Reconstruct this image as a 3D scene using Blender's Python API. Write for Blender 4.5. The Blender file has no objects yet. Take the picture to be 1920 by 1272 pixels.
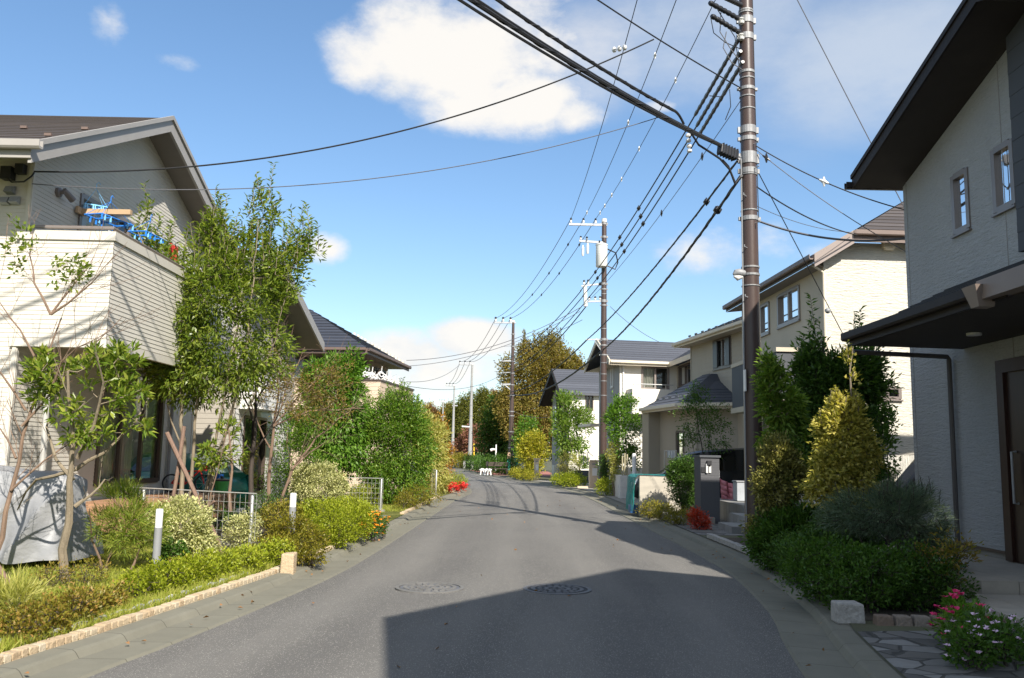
import bpy, math, random
import numpy as np
from mathutils import Vector, Matrix
R = math.radians
S = bpy.context.scene
COL = S.collection
random.seed(7)

# ------------------------------------------------------------ camera
F_PX, PITCH, ROLL, CZ = 1620.0, math.atan(216 / 1620.0), 0.019, 1.6
_F = Vector((0, math.cos(PITCH), math.sin(PITCH)))
_U0 = Vector((0, -math.sin(PITCH), math.cos(PITCH)))
_R0 = Vector((1, 0, 0))
_R = _R0 * math.cos(ROLL) + _U0 * math.sin(ROLL)
_U = _U0 * math.cos(ROLL) - _R0 * math.sin(ROLL)
cam_d = bpy.data.cameras.new('camera')
cam_d.sensor_width = 36; cam_d.lens = F_PX / 1920 * 36
cam_d.clip_start = 0.05; cam_d.clip_end = 3000
cam = bpy.data.objects.new('camera', cam_d); COL.objects.link(cam)
m = Matrix.Identity(4)
for i in range(3):
    m[i][0], m[i][1], m[i][2] = _R[i], _U[i], -_F[i]
m[2][3] = CZ
cam.matrix_world = m
S.camera = cam

def D(px, py):
    return _R * ((px - 960) / F_PX) + _U * ((636 - py) / F_PX) + _F
def P(px, py, Y):            # the point a photo pixel shows at depth Y
    d = D(px, py); t = Y / d.y
    return Vector((d.x * t, Y, CZ + d.z * t))
def G(px, py, z=0.0):        # the point a photo pixel shows at height z
    d = D(px, py); t = (z - CZ) / d.z
    return Vector((d.x * t, d.y * t, z))

# ------------------------------------------------------------ sun, sky, exposure
SUN_EL, SUN_D = 38.0, Vector((-0.40, 0.916))      # the way shadows fall on the ground
el = R(SUN_EL)
sd = Vector((SUN_D.x * math.cos(el), SUN_D.y * math.cos(el), -math.sin(el))).normalized()
sun_l = bpy.data.lights.new('sun', 'SUN'); sun_l.energy = 3.35; sun_l.angle = R(0.53)
sun_l.color = (1.0, 0.94, 0.85)
sun = bpy.data.objects.new('sun', sun_l); COL.objects.link(sun)
sun.rotation_euler = sd.to_track_quat('-Z', 'Y').to_euler()
sun.location = (20, -40, 40)

W = bpy.data.worlds.new('World'); S.world = W; W.use_nodes = True
wn, wl = W.node_tree.nodes, W.node_tree.links
wn.clear()
def wnode(t, **kw):
    n = wn.new(t)
    for k, v in kw.items(): setattr(n, k, v)
    return n
def wm(op, a, b=None, c=None, clamp=False):
    n = wnode('ShaderNodeMath', operation=op); n.use_clamp = clamp
    for i, v in enumerate((a, b, c)):
        if v is None: continue
        if isinstance(v, (int, float)): n.inputs[i].default_value = v
        else: wl.new(v, n.inputs[i])
    return n.outputs[0]
sky = wnode('ShaderNodeTexSky', sky_type='NISHITA')
sky.sun_disc = False; sky.sun_elevation = el
sky.sun_rotation = math.atan2(-SUN_D.x, -SUN_D.y)
sky.altitude = 0; sky.air_density = 1.0; sky.dust_density = 0.6; sky.ozone_density = 2.2
tc = wnode('ShaderNodeTexCoord')
sep = wnode('ShaderNodeSeparateXYZ'); wl.new(tc.outputs['Generated'], sep.inputs[0])
az = wm('ARCTAN2', sep.outputs[0], sep.outputs[1])
elv = wm('ARCSINE', sep.outputs[2])
def wnoise(scale, detail, rough=0.55, stretch=(1, 1, 1)):
    mp = wnode('ShaderNodeMapping'); mp.inputs['Scale'].default_value = stretch
    wl.new(tc.outputs['Generated'], mp.inputs[0])
    n = wnode('ShaderNodeTexNoise'); n.inputs['Scale'].default_value = scale
    n.inputs['Detail'].default_value = detail; n.inputs['Roughness'].default_value = rough
    wl.new(mp.outputs[0], n.inputs['Vector'])
    return n.outputs['Fac']
nz_big = wnoise(7, 9, 0.6, (1, 1, 1.5))
nz_fine = wnoise(26, 6, 0.65, (1, 1, 1.6))
nz_veil = wnoise(3.2, 9, 0.66, (1, 1, 2.2))
CLOUDS = [  # photo px, py, half width, half height, strength
    (770, 82, 150, 88, 1.0), (880, 110, 150, 105, 1.05), (690, 100, 85, 62, .9), (985, 185, 120, 62, 1.0),
    (1075, 215, 70, 36, .7), (900, 195, 150, 60, .75), (1000, 80, 150, 130, .62),
    (607, 467, 50, 32, .95), (200, 50, 46, 70, -.20), (338, 118, 60, 22, -.24),
    (765, 660, 96, 40, 1.35), (885, 637, 84, 32, 1.6), (815, 690, 150, 50, 1.0),
    (1330, 470, 150, 60, .22), (1440, 440, 100, 60, .18), (1235, 200, 50, 16, .15), (1590, 480, 120, 60, .2)]
VEILS = [(1120, 110, 170, 120, .95), (1300, 70, 330, 150, .85), (1640, 120, 330, 150, .9), (1500, 260, 180, 90, .3), (820, 740, 260, 60, .5)]
def blob(px, py, rx, ry, s, s0=True):
    d = D(px, py).normalized()
    a0, e0 = math.atan2(d.x, d.y), math.asin(d.z)
    u = wm('DIVIDE', wm('SUBTRACT', az, a0), rx / F_PX)
    v = wm('DIVIDE', wm('SUBTRACT', elv, e0), ry / F_PX)
    r2 = wm('ADD', wm('MULTIPLY', u, u), wm('MULTIPLY', v, v))
    return wm('SUBTRACT', 0.25 + s, r2) if s0 else wm('MULTIPLY', wm('SUBTRACT', 1.25, r2), s)
def wmax(lst):
    o = lst[0]
    for q in lst[1:]: o = wm('MAXIMUM', o, q)
    return o
cum = wmax([blob(*c) for c in CLOUDS])
cum = wm('ADD', cum, wm('MULTIPLY', wm('SUBTRACT', nz_big, 0.5), 2.6))
cum = wm('ADD', cum, wm('MULTIPLY', wm('SUBTRACT', nz_fine, 0.5), 1.15))
mr = wnode('ShaderNodeMapRange', interpolation_type='SMOOTHSTEP')
mr.inputs['From Min'].default_value = -0.15; mr.inputs['From Max'].default_value = 1.25
wl.new(cum, mr.inputs['Value'])
veil = wmax([blob(*c, False) for c in VEILS])
veil = wm('MULTIPLY', veil, wm('MULTIPLY', nz_veil, 1.7))
mv = wnode('ShaderNodeMapRange', interpolation_type='SMOOTHSTEP')
mv.inputs['From Min'].default_value = 0.1; mv.inputs['From Max'].default_value = 1.15
mv.inputs['To Max'].default_value = 0.70
wl.new(veil, mv.inputs['Value'])
dens = wm('MAXIMUM', wm('MULTIPLY', mr.outputs[0], 0.96), mv.outputs[0])
# unseen clouds added behind the camera and overhead to lift and neutralise the shade
rest = wm('MULTIPLY', wm('ADD', wm('MULTIPLY', sep.outputs[1], -1.0), 0.55), 2.0, clamp=True)
rest = wm('MAXIMUM', rest, wm('MULTIPLY', wm('SUBTRACT', sep.outputs[2], 0.62), 4.0, clamp=True))
sc_ = wnode('ShaderNodeMapRange', interpolation_type='SMOOTHSTEP'); sc_.inputs['From Min'].default_value = 0.44; sc_.inputs['From Max'].default_value = 0.60
wl.new(wnoise(2.3, 8, 0.58, (1, 1, 1.6)), sc_.inputs['Value'])
dens = wm('MAXIMUM', dens, wm('MULTIPLY', sc_.outputs[0], rest), clamp=True)
# thin edges and the low grey bellies of the clouds
ccol = wnode('ShaderNodeValToRGB')
ccol.color_ramp.elements[0].position = 0.22; ccol.color_ramp.elements[0].color = (0.70, 0.76, 0.84, 1)
ccol.color_ramp.elements[1].position = 0.50; ccol.color_ramp.elements[1].color = (1.0, 0.965, 0.91, 1)
wl.new(wm('ADD', wm('MULTIPLY', wnoise(5.5, 9, 0.62, (1, 1, 1.8)), 0.75), wm('MULTIPLY', cum, 0.13)), ccol.inputs[0])
bg1 = wnode('ShaderNodeBackground'); bg1.inputs[1].default_value = 0.088
hs = wnode('ShaderNodeHueSaturation'); hs.inputs['Saturation'].default_value = 1.16
gm = wnode('ShaderNodeGamma'); gm.inputs[1].default_value = 0.9; wl.new(sky.outputs[0], gm.inputs[0]); wl.new(gm.outputs[0], hs.inputs['Color']); wl.new(hs.outputs[0], bg1.inputs[0])
bg2 = wnode('ShaderNodeBackground'); bg2.inputs[1].default_value = 0.41
wl.new(ccol.outputs[0], bg2.inputs[0])
mx = wnode('ShaderNodeMixShader')
wl.new(dens, mx.inputs[0]); wl.new(bg1.outputs[0], mx.inputs[1]); wl.new(bg2.outputs[0], mx.inputs[2])
wo = wnode('ShaderNodeOutputWorld'); wl.new(mx.outputs[0], wo.inputs[0])
S.view_settings.view_transform = 'Standard'; S.view_settings.look = 'None'
S.view_settings.exposure = 1.32; S.view_settings.gamma = 1.0
S.view_settings.use_curve_mapping = False
S.cycles.use_denoising = True
S.cycles.max_bounces = 6; S.cycles.transparent_max_bounces = 6
# ------------------------------------------------------------ mesh helpers
def V(*a): return Vector(a)
def root_loc(p):
    l = Vector((0, 0, 0))
    while p is not None:
        l = l + p.location; p = p.parent
    return l
def link(o, parent=None):
    COL.objects.link(o)
    if parent is not None: o.parent = parent
    return o
def tag(o, label=None, cat=None, group=None, kind=None):
    if label: o['label'] = label
    if cat: o['category'] = cat
    if group: o['group'] = group
    if kind: o['kind'] = kind
    return o
def thing(name, label, cat, loc=(0, 0, 0), group=None, rz=0.0):
    o = bpy.data.objects.new(name, None); o.empty_display_size = 0.2
    o.location = loc; o.rotation_euler.z = rz
    link(o); return tag(o, label, cat, group)
def dup(o, parent=None):
    c = o.copy(); link(c, parent)
    for ch in list(o.children): dup(ch, c)
    return c
def clip_poly(poly, a, b, c):          # keep a*x+b*y<=c
    out = []
    for i in range(len(poly)):
        p, q = poly[i], poly[(i + 1) % len(poly)]
        fp, fq = a * p[0] + b * p[1] - c, a * q[0] + b * q[1] - c
        if fp <= 1e-9: out.append(p)
        if (fp < -1e-9 and fq > 1e-9) or (fp > 1e-9 and fq < -1e-9):
            t = fp / (fp - fq)
            out.append((p[0] + t * (q[0] - p[0]), p[1] + t * (q[1] - p[1])))
    return out
class MB:
    def __init__(s): s.v = []; s.f = []
    def face(s, pts, flip=False):
        n = len(s.v); s.v += [tuple(p) for p in pts]
        ix = list(range(n, n + len(pts)))
        s.f.append(ix[::-1] if flip else ix); return s
    def hexa(s, c):                    # 8 corners: bottom ring then top ring (ccw from above)
        n = len(s.v); s.v += [tuple(p) for p in c]
        for q in ((3, 2, 1, 0), (4, 5, 6, 7), (0, 1, 5, 4), (1, 2, 6, 5), (2, 3, 7, 6), (3, 0, 4, 7)):
            s.f.append([n + i for i in q])
        return s
    def box(s, x0, x1, y0, y1, z0, z1):
        return s.hexa([(x0, y0, z0), (x1, y0, z0), (x1, y1, z0), (x0, y1, z0), (x0, y0, z1), (x1, y0, z1), (x1, y1, z1), (x0, y1, z1)])
    def obox(s, o, u, v, w, a, b, c):  # oriented box: ranges a,b,c along axes u,v,w
        o, u, v, w = Vector(o), Vector(u), Vector(v), Vector(w)
        if u.cross(v).dot(w) < 0: u, v, a, b = v, u, b, a
        q = lambda i, j, k: o + u * i + v * j + w * k
        return s.hexa([q(a[0], b[0], c[0]), q(a[1], b[0], c[0]), q(a[1], b[1], c[0]), q(a[0], b[1], c[0]),
                       q(a[0], b[0], c[1]), q(a[1], b[0], c[1]), q(a[1], b[1], c[1]), q(a[0], b[1], c[1])])
    def slab(s, top, th, n=(0, 0, -1)):     # polygon (3d, ccw seen from outside) thickened by th along n
        nrm = Vector(n) * th; top = [Vector(p) for p in top]
        s.face(top); s.face([p + nrm for p in top], True)
        for i in range(len(top)):
            a, b = top[i], top[(i + 1) % len(top)]
            s.face([a, a + nrm, b + nrm, b])
        return s
    def tube(s, pts, r, n=8, r1=None, caps=True):
        pts = [Vector(p) for p in pts]; k = len(pts)
        rr = r if isinstance(r, (list, tuple)) else [r + ((r1 if r1 is not None else r) - r) * i / max(1, k - 1) for i in range(k)]
        base = len(s.v); t0 = None; a = None
        for i, p in enumerate(pts):
            t = (pts[min(i + 1, k - 1)] - pts[max(i - 1, 0)])
            t = t.normalized() if t.length > 1e-9 else Vector((0, 0, 1))
            if a is None:
                a = t.cross(Vector((0, 0, 1)))
                if a.length < 1e-3: a = t.cross(Vector((1, 0, 0)))
            a = (a - t * a.dot(t)).normalized(); b = t.cross(a)
            for j in range(n):
                th = 2 * math.pi * j / n
                s.v.append(tuple(p + (a * math.cos(th) + b * math.sin(th)) * rr[i]))
        for i in range(k - 1):
            for j in range(n):
                j2 = (j + 1) % n
                s.f.append([base + i * n + j, base + i * n + j2, base + (i + 1) * n + j2, base + (i + 1) * n + j])
        if caps:
            s.f.append([base + j for j in range(n)][::-1]); s.f.append([base + (k - 1) * n + j for j in range(n)])
        return s
    def lathe(s, c, prof, n=16, axis=(0, 0, 1)):   # prof: list of (radius, height)
        c = Vector(c); w = Vector(axis).normalized()
        a = w.cross(Vector((1, 0, 0))); a = a.normalized() if a.length > .1 else w.cross(Vector((0, 1, 0))).normalized()
        b = w.cross(a); base = len(s.v)
        for r, h in prof:
            for j in range(n):
                th = 2 * math.pi * j / n
                s.v.append(tuple(c + w * h + (a * math.cos(th) + b * math.sin(th)) * r))
        for i in range(len(prof) - 1):
            for j in range(n):
                j2 = (j + 1) % n
                s.f.append([base + i * n + j, base + i * n + j2, base + (i + 1) * n + j2, base + (i + 1) * n + j])
        s.f.append([base + j for j in range(n)][::-1]); s.f.append([base + (len(prof) - 1) * n + j for j in range(n)])
        return s
    def lap(s, o, u, v, n, poly, h, e, phase=0.0):   # lapped courses (boards, shingles) on a convex 2d polygon
        o, u, v, n = Vector(o), Vector(u), Vector(v), Vector(n)
        flip = u.cross(v).dot(n) < 0
        q = lambda p, k: o + u * p[0] + v * p[1] + n * k
        lo, hi = min(p[1] for p in poly), max(p[1] for p in poly)
        i = math.floor((lo - phase) / h)
        while phase + i * h < hi - 1e-6:
            za = phase + i * h; zb = za + h; i += 1
            pl = clip_poly(clip_poly(poly, 0, -1, -za), 0, 1, zb)
            if len(pl) < 3: continue
            s.face([q(p, e * (1 - (p[1] - za) / h)) for p in pl], flip)
            bt = [p for p in pl if abs(p[1] - za) < 1e-6]
            if len(bt) == 2:
                a, b = sorted(bt)
                s.face([q(a, 0), q(b, 0), q(b, e), q(a, e)], flip)
        return s
    def build(s, name, mat, parent=None, smooth=False, bevel=0.0):
        off = root_loc(parent)
        me = bpy.data.meshes.new(name)
        me.from_pydata([(x - off.x, y - off.y, z - off.z) for x, y, z in s.v], [], s.f)
        me.materials.append(mat); me.update()
        if smooth:
            for p in me.polygons: p.use_smooth = True
            try: me.set_sharp_from_angle(angle=R(40))
            except Exception: pass
        o = bpy.data.objects.new(name, me); link(o, parent)
        if bevel:
            b = o.modifiers.new('bevel', 'BEVEL'); b.width = bevel; b.segments = 2; b.limit_method = 'ANGLE'
        return o

# ------------------------------------------------------------ material helpers
class NT:
    def __init__(s, name):
        s.m = bpy.data.materials.new(name); s.m.use_nodes = True
        s.n, s.l = s.m.node_tree.nodes, s.m.node_tree.links
        s.b = s.n['Principled BSDF']; s.out = s.n['Material Output']
        s.pos = s.node('ShaderNodeTexCoord').outputs['Object']
    def node(s, t, **kw):
        n = s.n.new(t)
        for k, v in kw.items(): setattr(n, k, v)
        return n
    def put(s, sock, v):
        if isinstance(v, bpy.types.NodeSocket): s.l.new(v, sock)
        elif isinstance(v, (tuple, list)) and len(v) == 3 and sock.type == 'RGBA': sock.default_value = (*v, 1)
        else: sock.default_value = v
    def world(s): s.pos = s.node('ShaderNodeNewGeometry').outputs['Position']; return s
    def noise(s, scale, detail=4, rough=.55, st=(1, 1, 1), vec=None):
        v = vec or s.pos
        if st != (1, 1, 1):
            mp = s.node('ShaderNodeMapping'); mp.inputs['Scale'].default_value = st; s.l.new(v, mp.inputs[0]); v = mp.outputs[0]
        n = s.node('ShaderNodeTexNoise'); s.put(n.inputs['Scale'], scale); s.put(n.inputs['Detail'], detail); s.put(n.inputs['Roughness'], rough)
        s.l.new(v, n.inputs['Vector']); return n.outputs['Fac']
    def voro(s, scale, feature='F1', st=(1, 1, 1), out='Distance', rnd=1.0):
        v = s.pos
        if st != (1, 1, 1):
            mp = s.node('ShaderNodeMapping'); mp.inputs['Scale'].default_value = st; s.l.new(v, mp.inputs[0]); v = mp.outputs[0]
        n = s.node('ShaderNodeTexVoronoi', feature=feature); s.put(n.inputs['Scale'], scale); s.put(n.inputs['Randomness'], rnd)
        s.l.new(v, n.inputs['Vector']); return n.outputs[out]
    def ramp(s, fac, stops):
        r = s.node('ShaderNodeValToRGB'); e = r.color_ramp.elements
        while len(e) < len(stops): e.new(0.5)
        for k, (p, c) in zip(e, stops):
            k.position = p; k.color = (*c, 1) if len(c) == 3 else c
        s.put(r.inputs[0], fac); return r.outputs[0]
    def mix(s, f, a, b, bt='MIX'):
        n = s.node('ShaderNodeMix', data_type='RGBA', blend_type=bt)
        s.put(n.inputs[0], f); s.put(n.inputs[6], a); s.put(n.inputs[7], b); return n.outputs[2]
    def math(s, op, a, b=0.0, clamp=False):
        n = s.node('ShaderNodeMath', operation=op); n.use_clamp = clamp
        s.put(n.inputs[0], a); s.put(n.inputs[1], b); return n.outputs[0]
    def bump(s, h, strength=.3, dist=.02, prev=None):
        n = s.node('ShaderNodeBump'); s.put(n.inputs['Strength'], strength); s.put(n.inputs['Distance'], dist); s.put(n.inputs['Height'], h)
        if prev is not None: s.l.new(prev, n.inputs['Normal'])
        s.l.new(n.outputs[0], s.b.inputs['Normal']); return n.outputs[0]
    def fin(s, col, rough=.6, metal=0.0, spec=None):
        s.put(s.b.inputs['Base Color'], col); s.put(s.b.inputs['Roughness'], rough); s.b.inputs['Metallic'].default_value = metal
        if spec is not None: s.b.inputs['Specular IOR Level'].default_value = spec
        return s.m
def M(name, col, rough=.6, var=.16, vs=3.0, bump=0.0, bs=40.0, metal=0.0, st=(1, 1, 1), spec=None):
    t = NT(name)
    n = t.noise(vs, 6, .62, st)
    c = t.ramp(n, [(.25, tuple(x * (1 - var) for x in col)), (.75, tuple(min(1, x * (1 + var)) for x in col))])
    if bump: t.bump(t.noise(bs, 5, .6, st), bump, .02)
    return t.fin(c, rough, metal, spec)
def leafmat(name, c1, c2, c3, trans=.35, rough=.45, spec=.3):
    c1, c2, c3 = (tuple(min(.8, x * LEAF_GAIN) for x in c) for c in (c1, c2, c3))
    t = NT(name)
    g = t.node('ShaderNodeNewGeometry').outputs['Random Per Island']
    c = t.ramp(g, [(0.0, c1), (.5, c2), (1.0, c3)])
    big = t.noise(2.2, 3)
    c = t.mix(t.math('MULTIPLY', big, .5), c, tuple(a * .72 for a in c2))
    t.fin(c, rough, 0, spec)
    tr = t.node('ShaderNodeBsdfTranslucent')
    t.put(tr.inputs[0], t.mix(1.0, c, (1.35, 1.45, .7), 'MULTIPLY'))
    mxn = t.node('ShaderNodeMixShader'); mxn.inputs[0].default_value = trans
    t.l.new(t.b.outputs[0], mxn.inputs[1]); t.l.new(tr.outputs[0], mxn.inputs[2]); t.l.new(mxn.outputs[0], t.out.inputs[0])
    return t.m

# ------------------------------------------------------------ plants
LEAF_GAIN = 1.28
def mesh_np(name, verts, quads, mat, parent):
    me = bpy.data.meshes.new(name)
    nv, nq = len(verts), len(quads); k = quads.shape[1]
    me.vertices.add(nv); me.vertices.foreach_set('co', verts.astype(np.float32).ravel())
    me.loops.add(nq * k); me.loops.foreach_set('vertex_index', quads.astype(np.int32).ravel())
    me.polygons.add(nq); me.polygons.foreach_set('loop_start', np.arange(0, nq * k, k, dtype=np.int32))
    me.update(calc_edges=True); me.materials.append(mat)
    o = bpy.data.objects.new(name, me); return link(o, parent)
def unit(a): return a / np.maximum(1e-9, np.linalg.norm(a, axis=1, keepdims=True))
def leaf_arrays(c, d, L, Wd, rng, fold=.22, curl=.15):
    n = len(c); d = unit(d)
    s = unit(np.cross(d, unit(rng.normal(size=(n, 3)) * .8 + np.array([0, 0, 1.0]))))
    nn = np.cross(s, d)
    L = (L * rng.uniform(.65, 1.2, n))[:, None]; Wd = (Wd * rng.uniform(.75, 1.15, n))[:, None]
    a = c; b = c + d * L * .45 + s * Wd * .5 + nn * Wd * fold
    t = c + d * L - nn * L * curl; e = c + d * L * .45 - s * Wd * .5 + nn * Wd * fold
    v = np.stack([a, e, t, b], 1).reshape(-1, 3)
    return v, np.arange(n * 4).reshape(n, 4)
def wob(p0, p1, k, amp, rng):
    p0, p1 = np.array(p0, float), np.array(p1, float)
    pts = [p0 + (p1 - p0) * i / k for i in range(k + 1)]
    for i in range(1, k): pts[i] = pts[i] + rng.normal(size=3) * amp
    return pts
def plant(name, label, cat, base, blobs, nc, nl, cr, L, Wd, lm, bm, stems=None, sr=.03, group=None, seed=1,
          up=.25, out=.6, shell=.55, twig=.006, shoots=0, shoot_len=.4, kind=None, trunk_name='trunk', crown_name='crown', flowers=None, sub=0, sub_len=.4):
    """blobs: (dx,dy,dz,rx,ry,rz) from the base; stems: list of lists of points from the base."""
    rng = np.random.default_rng(seed)
    root = thing(name, label, cat, base, group)
    if kind: root['kind'] = kind
    B = np.array(blobs, float); vol = B[:, 3] * B[:, 4] * B[:, 5]
    which = rng.choice(len(B), nc, p=vol ** .75 / (vol ** .75).sum())
    u = unit(rng.normal(size=(nc, 3))); r = rng.uniform(shell ** 3, 1, nc) ** (1 / 3)
    cc = B[which, :3] + u * r[:, None] * B[which, 3:6]
    cc += rng.normal(size=cc.shape) * cr * .3
    cc[:, 2] = np.maximum(cc[:, 2], .03)
    mb = MB(); anchors = []
    if stems is None:
        stems = []
        for k in range(3 + int(rng.integers(3))):
            b = B[rng.integers(len(B))]
            stems.append([(rng.normal() * .05, rng.normal() * .05, 0), (b[0] * .5 + rng.normal() * .08, b[1] * .5 + rng.normal() * .08, b[2] * .5), (b[0] + rng.normal() * b[3] * .3, b[1] + rng.normal() * b[4] * .3, b[2] + b[5] * .3)])
    off = Vector(base)
    for st in stems:
        pts = []
        for a, b in zip(st[:-1], st[1:]):
            ln = np.linalg.norm(np.array(b) - np.array(a)); k = max(2, int(ln / .25))
            pts += wob(a, b, k, .012 + .01 * ln / k, rng)[:-1]
        pts.append(np.array(st[-1], float))
        n = len(pts); s0 = sr * (1.0 if st is stems[0] else (.8 if st[0][2] < .15 else .42))
        mb.tube([Vector(p) + off for p in pts], [s0 * (1.08 - .9 * (i / n) ** .8) for i in range(n)], 7)
        anchors += [(p, s0 * (1.08 - .9 * (i / n) ** .8)) for i, p in enumerate(pts) if i > n * .3]
        for k in range(sub):
            i = int(rng.integers(max(1, n // 3), n)); p = pts[i]; dr = pts[i] - pts[i - 1]; dr = dr / max(1e-6, np.linalg.norm(dr)) + rng.normal(size=3) * .55 + np.array([0, 0, .35])
            ln = sub_len * rng.uniform(.5, 1.3); q = p + dr * ln; mid = (p + q) / 2 + rng.normal(size=3) * ln * .08; r0 = max(.003, s0 * .22 * (1 - .6 * i / n))
            mb.tube([Vector(p) + off, Vector(mid) + off, Vector(q) + off], [r0, r0 * .8, .002], 5, caps=False); anchors.append((q, .003))
            for e in range(2):
                q2 = mid + (dr + rng.normal(size=3) * .6) * ln * .45; mb.tube([Vector(mid) + off, Vector(q2) + off], [r0 * .6, .0015], 4, caps=False); anchors.append((q2, .003))
    A = np.array([a[0] for a in anchors]); Ar = np.array([a[1] for a in anchors])
    if twig > 0:
        nodes = A.copy(); nr = Ar.copy()
        order = np.argsort(np.min(np.linalg.norm(cc[:, None] - A[None], axis=2), axis=1))
        for i in order:
            dv = np.linalg.norm(nodes - cc[i], axis=1) + np.maximum(0, nodes[:, 2] - cc[i][2]) * 1.2
            j = int(np.argmin(dv)); p0, p1 = nodes[j], cc[i]
            ln = np.linalg.norm(p1 - p0)
            mid = (p0 + p1) / 2 + np.array([0, 0, -.06 * ln]) + rng.normal(size=3) * .06 * ln
            r0 = max(twig, min(nr[j] * .6, twig * (1 + 2.2 * ln)))
            mb.tube([Vector(p0) + off, Vector(mid) + off, Vector(p1) + off], [r0, r0 * .75, twig * .5], 4, caps=False)
            nodes = np.vstack([nodes, mid, p1]); nr = np.append(nr, [r0 * .7, twig * .8])
    cen = B[:, :3].mean(0)
    outd = unit(cc - cen[None])
    ls, ds = [], []
    c = np.repeat(cc, nl, 0); od = np.repeat(outd, nl, 0)
    jit = rng.normal(size=c.shape) * cr * .55
    c = c + jit
    d = od * out + unit(jit) * .8 + rng.normal(size=c.shape) * .35 + np.array([0, 0, up])
    ls.append(c); ds.append(d)
    if shoots:
        top = cc[np.argsort(-cc[:, 2] - rng.uniform(0, .5, nc))[:shoots]]
        for p in top:
            ln = shoot_len * rng.uniform(.5, 1.2); q = p + np.array([rng.normal() * .12 * ln, rng.normal() * .12 * ln, ln])
            mb.tube([Vector(p) + off, Vector(q) + off], [.006, .003], 4, caps=False)
            k = max(6, int(ln / (L * .22)))
            t = np.linspace(0, 1, k)[:, None]; pp = p + (q - p) * t
            ang = rng.uniform(0, 6.28, k)
            ls.append(pp); ds.append(np.stack([np.cos(ang), np.sin(ang), np.full(k, .55)], 1))
    c = np.concatenate(ls); d = np.concatenate(ds)
    ok = c[:, 2] > .0
    v, q = leaf_arrays(c[ok], d[ok], L, Wd, rng)
    if mb.v: mb.build(trunk_name, bm, root, smooth=True)
    mesh_np(crown_name, v, q, lm, root)
    if flowers:
        fn, fs, fm = flowers
        j = np.argsort(-(outd[:, 2] * .7 - outd[:, 1] * .5) + rng.normal(size=nc) * .35)[:fn]
        p = cc[j] + outd[j] * (cr * .9 + L * .5) + np.array([0, 0, cr * .6 + L * .4])
        allv, allq = [], []
        for k in range(5):
            a = 2 * math.pi * k / 5
            dd = np.tile([math.cos(a), math.sin(a), .25], (len(p), 1)) + outd[j] * .3
            vv, qq = leaf_arrays(p, dd, fs, fs * .8, rng, .05, .1)
            allq.append(qq + sum(len(x) for x in allv)); allv.append(vv)
        mesh_np('blossom', np.concatenate(allv), np.concatenate(allq), fm, root)
    return root
# ------------------------------------------------------------ materials of the setting
def asphalt():
    t = NT('asphalt'); uv = t.node('ShaderNodeUVMap').outputs[0]; t.world()
    base = t.ramp(t.noise(.45, 5, .6), [(.3, (.163, .156, .143)), (.7, (.198, .189, .172))])
    fine = t.noise(85, 4, .8)
    c = t.mix(t.math('MULTIPLY', t.math('POWER', fine, 1.6), 1.5, True), base, t.mix(1.0, base, (.35, .35, .36), 'MULTIPLY'))
    sp = t.voro(55)
    c = t.mix(t.math('LESS_THAN', sp, t.math('MULTIPLY', t.noise(18, 2), .42)), c, (.36, .34, .30))
    sp2 = t.voro(38)
    c = t.mix(t.math('LESS_THAN', sp2, .12), c, (.52, .49, .43))
    streak = t.noise(1.1, 4, .6, (1.6, .12, 1))
    c = t.mix(t.math('MULTIPLY', t.math('SUBTRACT', streak, .45, True), 1.1, True), c, (.235, .22, .195))
    # wheel tracks, darker oil line and dust toward the gutters (u runs across the road)
    sx = t.node('ShaderNodeSeparateXYZ'); t.l.new(uv, sx.inputs[0]); u = t.math('ADD', sx.outputs[0], t.math('MULTIPLY', t.math('SUBTRACT', t.noise(.6, 3), .5), .08))
    def band(c0, w): return t.math('SUBTRACT', 1.0, t.math('DIVIDE', t.math('ABSOLUTE', t.math('SUBTRACT', u, c0)), w), True)
    tr = t.math('MAXIMUM', t.math('MAXIMUM', band(.2, .09), band(.42, .09)), t.math('MAXIMUM', band(.60, .09), band(.82, .09)))
    c = t.mix(t.math('MULTIPLY', tr, .28), c, (.215, .205, .185))
    c = t.mix(t.math('MULTIPLY', t.math('MAXIMUM', band(.31, .07), band(.71, .07)), t.math('MULTIPLY', t.noise(1.3, 5, .65), .55)), c, (.11, .105, .10))
    c = t.mix(t.math('MULTIPLY', t.math('MAXIMUM', band(0.0, .07), band(1.0, .07)), t.math('MULTIPLY', t.noise(3, 5, .7), .9)), c, (.23, .215, .18))
    blot = t.noise(.9, 7, .7)
    c = t.mix(t.math('MULTIPLY', t.math('SUBTRACT', blot, .56, True), 3.0, True), c, (.125, .12, .112))
    t.bump(t.noise(170, 3, .7), .5, .008)
    return t.fin(c, .9, 0, .25)
def concrete(name, col, jointed=True):
    t = NT(name)
    uv = t.node('ShaderNodeUVMap').outputs[0]
    t.world()
    c = t.ramp(t.noise(3.5, 8, .65), [(.25, tuple(x * .86 for x in col)), (.75, tuple(x * 1.1 for x in col))])
    c = t.mix(t.math('MULTIPLY', t.noise(90, 3, .7), .35), c, tuple(x * .5 for x in col))
    if jointed:
        sx = t.node('ShaderNodeSeparateXYZ'); t.l.new(uv, sx.inputs[0])
        f = t.math('FRACT', t.math('DIVIDE', sx.outputs[0], .6))
        j = t.math('LESS_THAN', f, .016)
        c = t.mix(j, c, tuple(x * .42 for x in col))
        wn_ = t.node('ShaderNodeTexWhiteNoise', noise_dimensions='1D'); t.l.new(t.math('FLOOR', t.math('DIVIDE', sx.outputs[0], .6)), wn_.inputs['W'])
        c = t.mix(t.math('MULTIPLY', wn_.outputs[0], .14), c, tuple(x * .5 for x in col))
    t.bump(t.noise(120, 3, .7), .25, .006)
    return t.fin(c, .88, 0, .25)
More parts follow.
